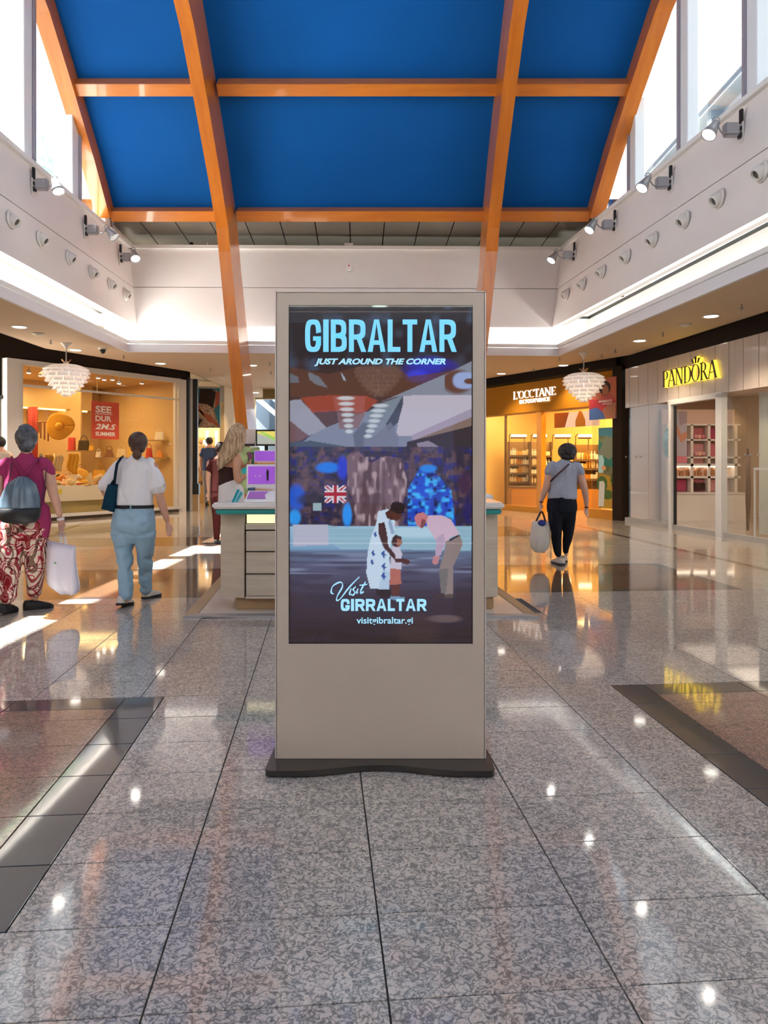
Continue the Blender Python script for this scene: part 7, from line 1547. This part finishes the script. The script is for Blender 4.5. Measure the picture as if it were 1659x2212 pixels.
softbag(f, [(1150, 1126), (1147, 1145), (1144, 1162), (1146, 1180), (1154, 1192)], [(1187, 1127), (1188, 1145), (1188, 1165), (1185, 1182), (1176, 1194)], .04, .2, cloth('cream canvas', (.66, .58, .49)), 'bag_body', tb_, fold=.015)
for pts in ([(1169, 1104), (1165, 1112), (1158, 1126)], [(1170, 1104), (1174, 1112), (1178, 1127)]):
    q = MB(); q.tube([f.P(x, y, .03) for x, y in pts], [(.013, .006)] * 3, 8); q.build('handle', cm('dark handle', (.05, .02, .025), .5), tb_)
q = MB(); q.ell(f.P(1170, 1130, -.02), .055, .05, .045, 14, 8); q.build('blue_scarf', cm('blue cloth', (.02, .035, .22), .6), tb_, smooth=True)

# ---- saleswoman with long blond hair behind the counter
d = 7.72; f = Fig(d); k_ = d / F
p4 = thing('person', 'saleswoman with long blond hair, brown tube top and white skirt behind the island counter', 'person', (f.P(498, 0).x, d, 0))
f.limb([(514, 958, 0, 8.5, 8.5), (508, 972, 0, 9, 9), (500, 984, 0, 26, 14), (494, 1005, 0, 23, 15), (492, 1030, 0, 18, 14), (494, 1048, 0, 22, 17), (499, 1075, 0, 27, 19), (500, 1100, 0, 28, 20)])
f.ell(517, 938, 0, 15, 14, 18.5); f.ell(521, 950, 0, 10, 9, 9)
f.ell(530.5, 942, 0, 2.6, 2.2, 3); f.ell(528, 950, 0, 3, 3, 2); f.ell(524, 957, 0, 4, 4, 3)
f.limb([(512, 990, -.08, 10, 10), (511, 1010, -.10, 8.5, 9), (512, 1036, -.11, 7, 7), (514, 1041, -.11, 6.5, 6.5), (526, 1031, -.10, 5.5, 5.5), (536, 1024, -.09, 4, 4)]); hand(f, 536, 1023, -.09, 549, 1012, thumb=1, curl=.6)
f.limb([(510, 988, .10, 10, 10), (520, 1004, .12, 8, 8), (528, 1012, .12, 7, 7), (536, 1004, .10, 5, 5), (540, 999, .08, 4, 4)]); hand(f, 540, 998, .08, 546, 982, thumb=-1, curl=.6)
f.limb([(490, 1100, 0, 14, 15), (492, 1190, 0, 9, 10), (494, 1272, 0, 5, 5)]); f.limb([(510, 1100, .02, 14, 15), (510, 1190, .04, 9, 10), (509, 1272, .04, 5, 5)])
f.build('body', SK2, p4, .009, 2)
f = Fig(d); f.ell(514, 933, -.0, 18, 18, 20)
f.limb([(512, 935, -.05, 19, 14), (508, 955, -.08, 19, 12), (500, 975, -.10, 15, 9), (486, 992, -.11, 11, 6), (476, 1008, -.11, 6, 4), (470, 1016, -.10, 2, 2)]); f.limb([(520, 940, -.09, 11, 8), (522, 960, -.10, 8, 5), (520, 976, -.11, 4, 3)]); f.limb([(505, 930, 0, 12, 14), (492, 960, -.02, 10, 12), (480, 985, -.03, 9, 8), (472, 1005, -.03, 5, 5)])
hm = mat('long blond hair', (.42, .26, .14), .4, bump=(150, .3)); nt = hm.node_tree; b = nt.nodes['Principled BSDF']; g_ = nt.nodes.new('ShaderNodeNewGeometry'); mp = nt.nodes.new('ShaderNodeMapping'); mp.inputs['Scale'].default_value = (70, 70, 7); mp.inputs['Rotation'].default_value = (0, -.25, 0); nn_ = nt.nodes.new('ShaderNodeTexNoise'); nn_.inputs['Scale'].default_value = 1; r_ = nt.nodes.new('ShaderNodeValToRGB'); r_.color_ramp.elements[0].position = .35; r_.color_ramp.elements[0].color = (.26, .15, .075, 1); r_.color_ramp.elements[1].position = .65; r_.color_ramp.elements[1].color = (.58, .40, .24, 1)
nt.links.new(g_.outputs['Position'], mp.inputs['Vector']); nt.links.new(mp.outputs[0], nn_.inputs['Vector']); nt.links.new(nn_.outputs['Fac'], r_.inputs['Fac']); nt.links.new(r_.outputs[0], b.inputs['Base Color'])
f.build('hair', hm, p4, .008, 2, wr=(.010, 30, (1, 1, .2)))
f = Fig(d); f.limb([(493, 1011, 0, 22.5, 16.5), (492, 1028, 0, 19.5, 15.5), (493, 1047, 0, 22, 17)]); f.build('tube_top', cloth('dark brown jersey', (.05, .022, .018)), p4, .009, 2)
f = Fig(d); f.limb([(495, 1044, 0, 23.5, 18.5), (499, 1060, 0, 28, 21), (500, 1085, 0, 29, 23), (502, 1105, 0, 26, 23), (502, 1180, 0, 22, 22)]); f.build('skirt', cloth('white skirt cloth', (.80, .74, .71)), p4, .010, 2, wr=(.012, 8, (1.4, 1, .5)))
hx = f.P(493, 0).x; shoe(d, (hx, d - .06), (hx, d + .15), bsole, cream_s, p4, .08, .24, .015); hx = f.P(510, 0).x; shoe(d, (hx, d), (hx + .05, d + .2), bsole, cream_s, p4, .08, .24, .015)
q = MB(); p = at(531, 1015, 7.62); q.obox(p, (.035, 0, .02), (0, .004, 0), (-.012, 0, .025)); single(q, 'turquoise_card', cm('turquoise card', (.02, .50, .52), .4), 'turquoise card held by the saleswoman', 'card')
q = MB(); p = at(542, 990, 7.62)
q.tube([p, p + Vector((-.03, 0, .06))], [.012, .02], 8); q.lathe([(.0001, 0), (.03, 0), (.03, .02), (.0001, .02)], 14, p + Vector((.0, -.01, .02)), axis=(0, -1, .3)); single(q, 'makeup_compact', cm('plum plastic', (.16, .03, .08), .4), 'dark plum make-up compact and brush in the saleswoman\'s hand', 'cosmetics')

# ---- people farther off
def passer(px, head_y, d, hair_c, top_c, leg_c, label, sc=1., rot=0):
    f = Fig(d); k = d / F; H = (CAMZ + (1000 - head_y) * k); u = H / k / 7.6; y0 = head_y
    t = thing('person', label, 'person', (f.P(px, 0).x, d, 0))
    f.ell(px, y0 + u * .5, 0, u * .34, u * .38, u * .48); f.limb([(px, y0 + u * .9, 0, u * .22, u * .22), (px, y0 + 1.3 * u, 0, u * .7, u * .35), (px, y0 + 2.4 * u, 0, u * .62, u * .4), (px, y0 + 3.6 * u, 0, u * .68, u * .45)])
    for s_ in (-1, 1):
        f.limb([(px + s_ * u * .8, y0 + 1.5 * u, 0, u * .25, u * .25), (px + s_ * u * .95, y0 + 2.7 * u, 0, u * .19, u * .2), (px + s_ * u * .9, y0 + 3.6 * u, .05, u * .13, u * .13)]); hand(f, px + s_ * u * .9, y0 + 3.65 * u, .05, px + s_ * u * .92, y0 + 4.4 * u, thumb=-s_)
        f.limb([(px + s_ * u * .34, y0 + 3.9 * u, 0, u * .34, u * .38), (px + s_ * u * .32, y0 + 5.6 * u, .02, u * .24, u * .26), (px + s_ * u * .3, y0 + 7.35 * u, 0, u * .12, u * .14)])
    f.build('body', SK, t, .014, 2)
    f = Fig(d); f.ell(px, y0 + u * .42, -.01, u * .42, u * .44, u * .46); f.build('hair', mat('passer hair', hair_c, .5), t, .012, 1)
    f = Fig(d); f.limb([(px, y0 + 1.15 * u, 0, u * .4, u * .3), (px, y0 + 1.35 * u, 0, u * .85, u * .4), (px, y0 + 2.4 * u, 0, u * .72, u * .46), (px, y0 + 3.7 * u, 0, u * .78, u * .52)])
    for s_ in (-1, 1): f.limb([(px + s_ * u * .6, y0 + 1.4 * u, 0, u * .3, u * .3), (px + s_ * u * .86, y0 + 2.1 * u, 0, u * .28, u * .28)])
    f.build('top', cloth('passer top', top_c), t, .014, 2)
    f = Fig(d); f.limb([(px, y0 + 3.6 * u, 0, u * .74, u * .5), (px, y0 + 4.1 * u, 0, u * .76, u * .52)])
    for s_ in (-1, 1): f.limb([(px + s_ * u * .36, y0 + 4.1 * u, 0, u * .4, u * .42), (px + s_ * u * .33, y0 + 5.6 * u, .02, u * .3, u * .3), (px + s_ * u * .3, y0 + 7.2 * u, 0, u * .22, u * .22)])
    f.build('trousers', cloth('passer trousers', leg_c), t, .014, 2)
    for s_ in (-1, 1): hx = f.P(px + s_ * u * .3, 0).x; shoe(d, (hx, d - .08), (hx, d + .2), bsole, bl_, t)
    return t
passer(477, 955, 12.2, (.03, .015, .01), (.055, .008, .007), (.05, .007, .006), 'person in maroon half hidden behind the saleswoman')
passer(1, 944, 14.9, (.01, .01, .01), (.6, .5, .42), (.2, .16, .12), 'dark haired person in beige cut off by the left edge')
passer(452, 944, 23.4, (.02, .012, .01), (.05, .08, .18), (.25, .25, .27), 'distant person in blue under the fashion poster')
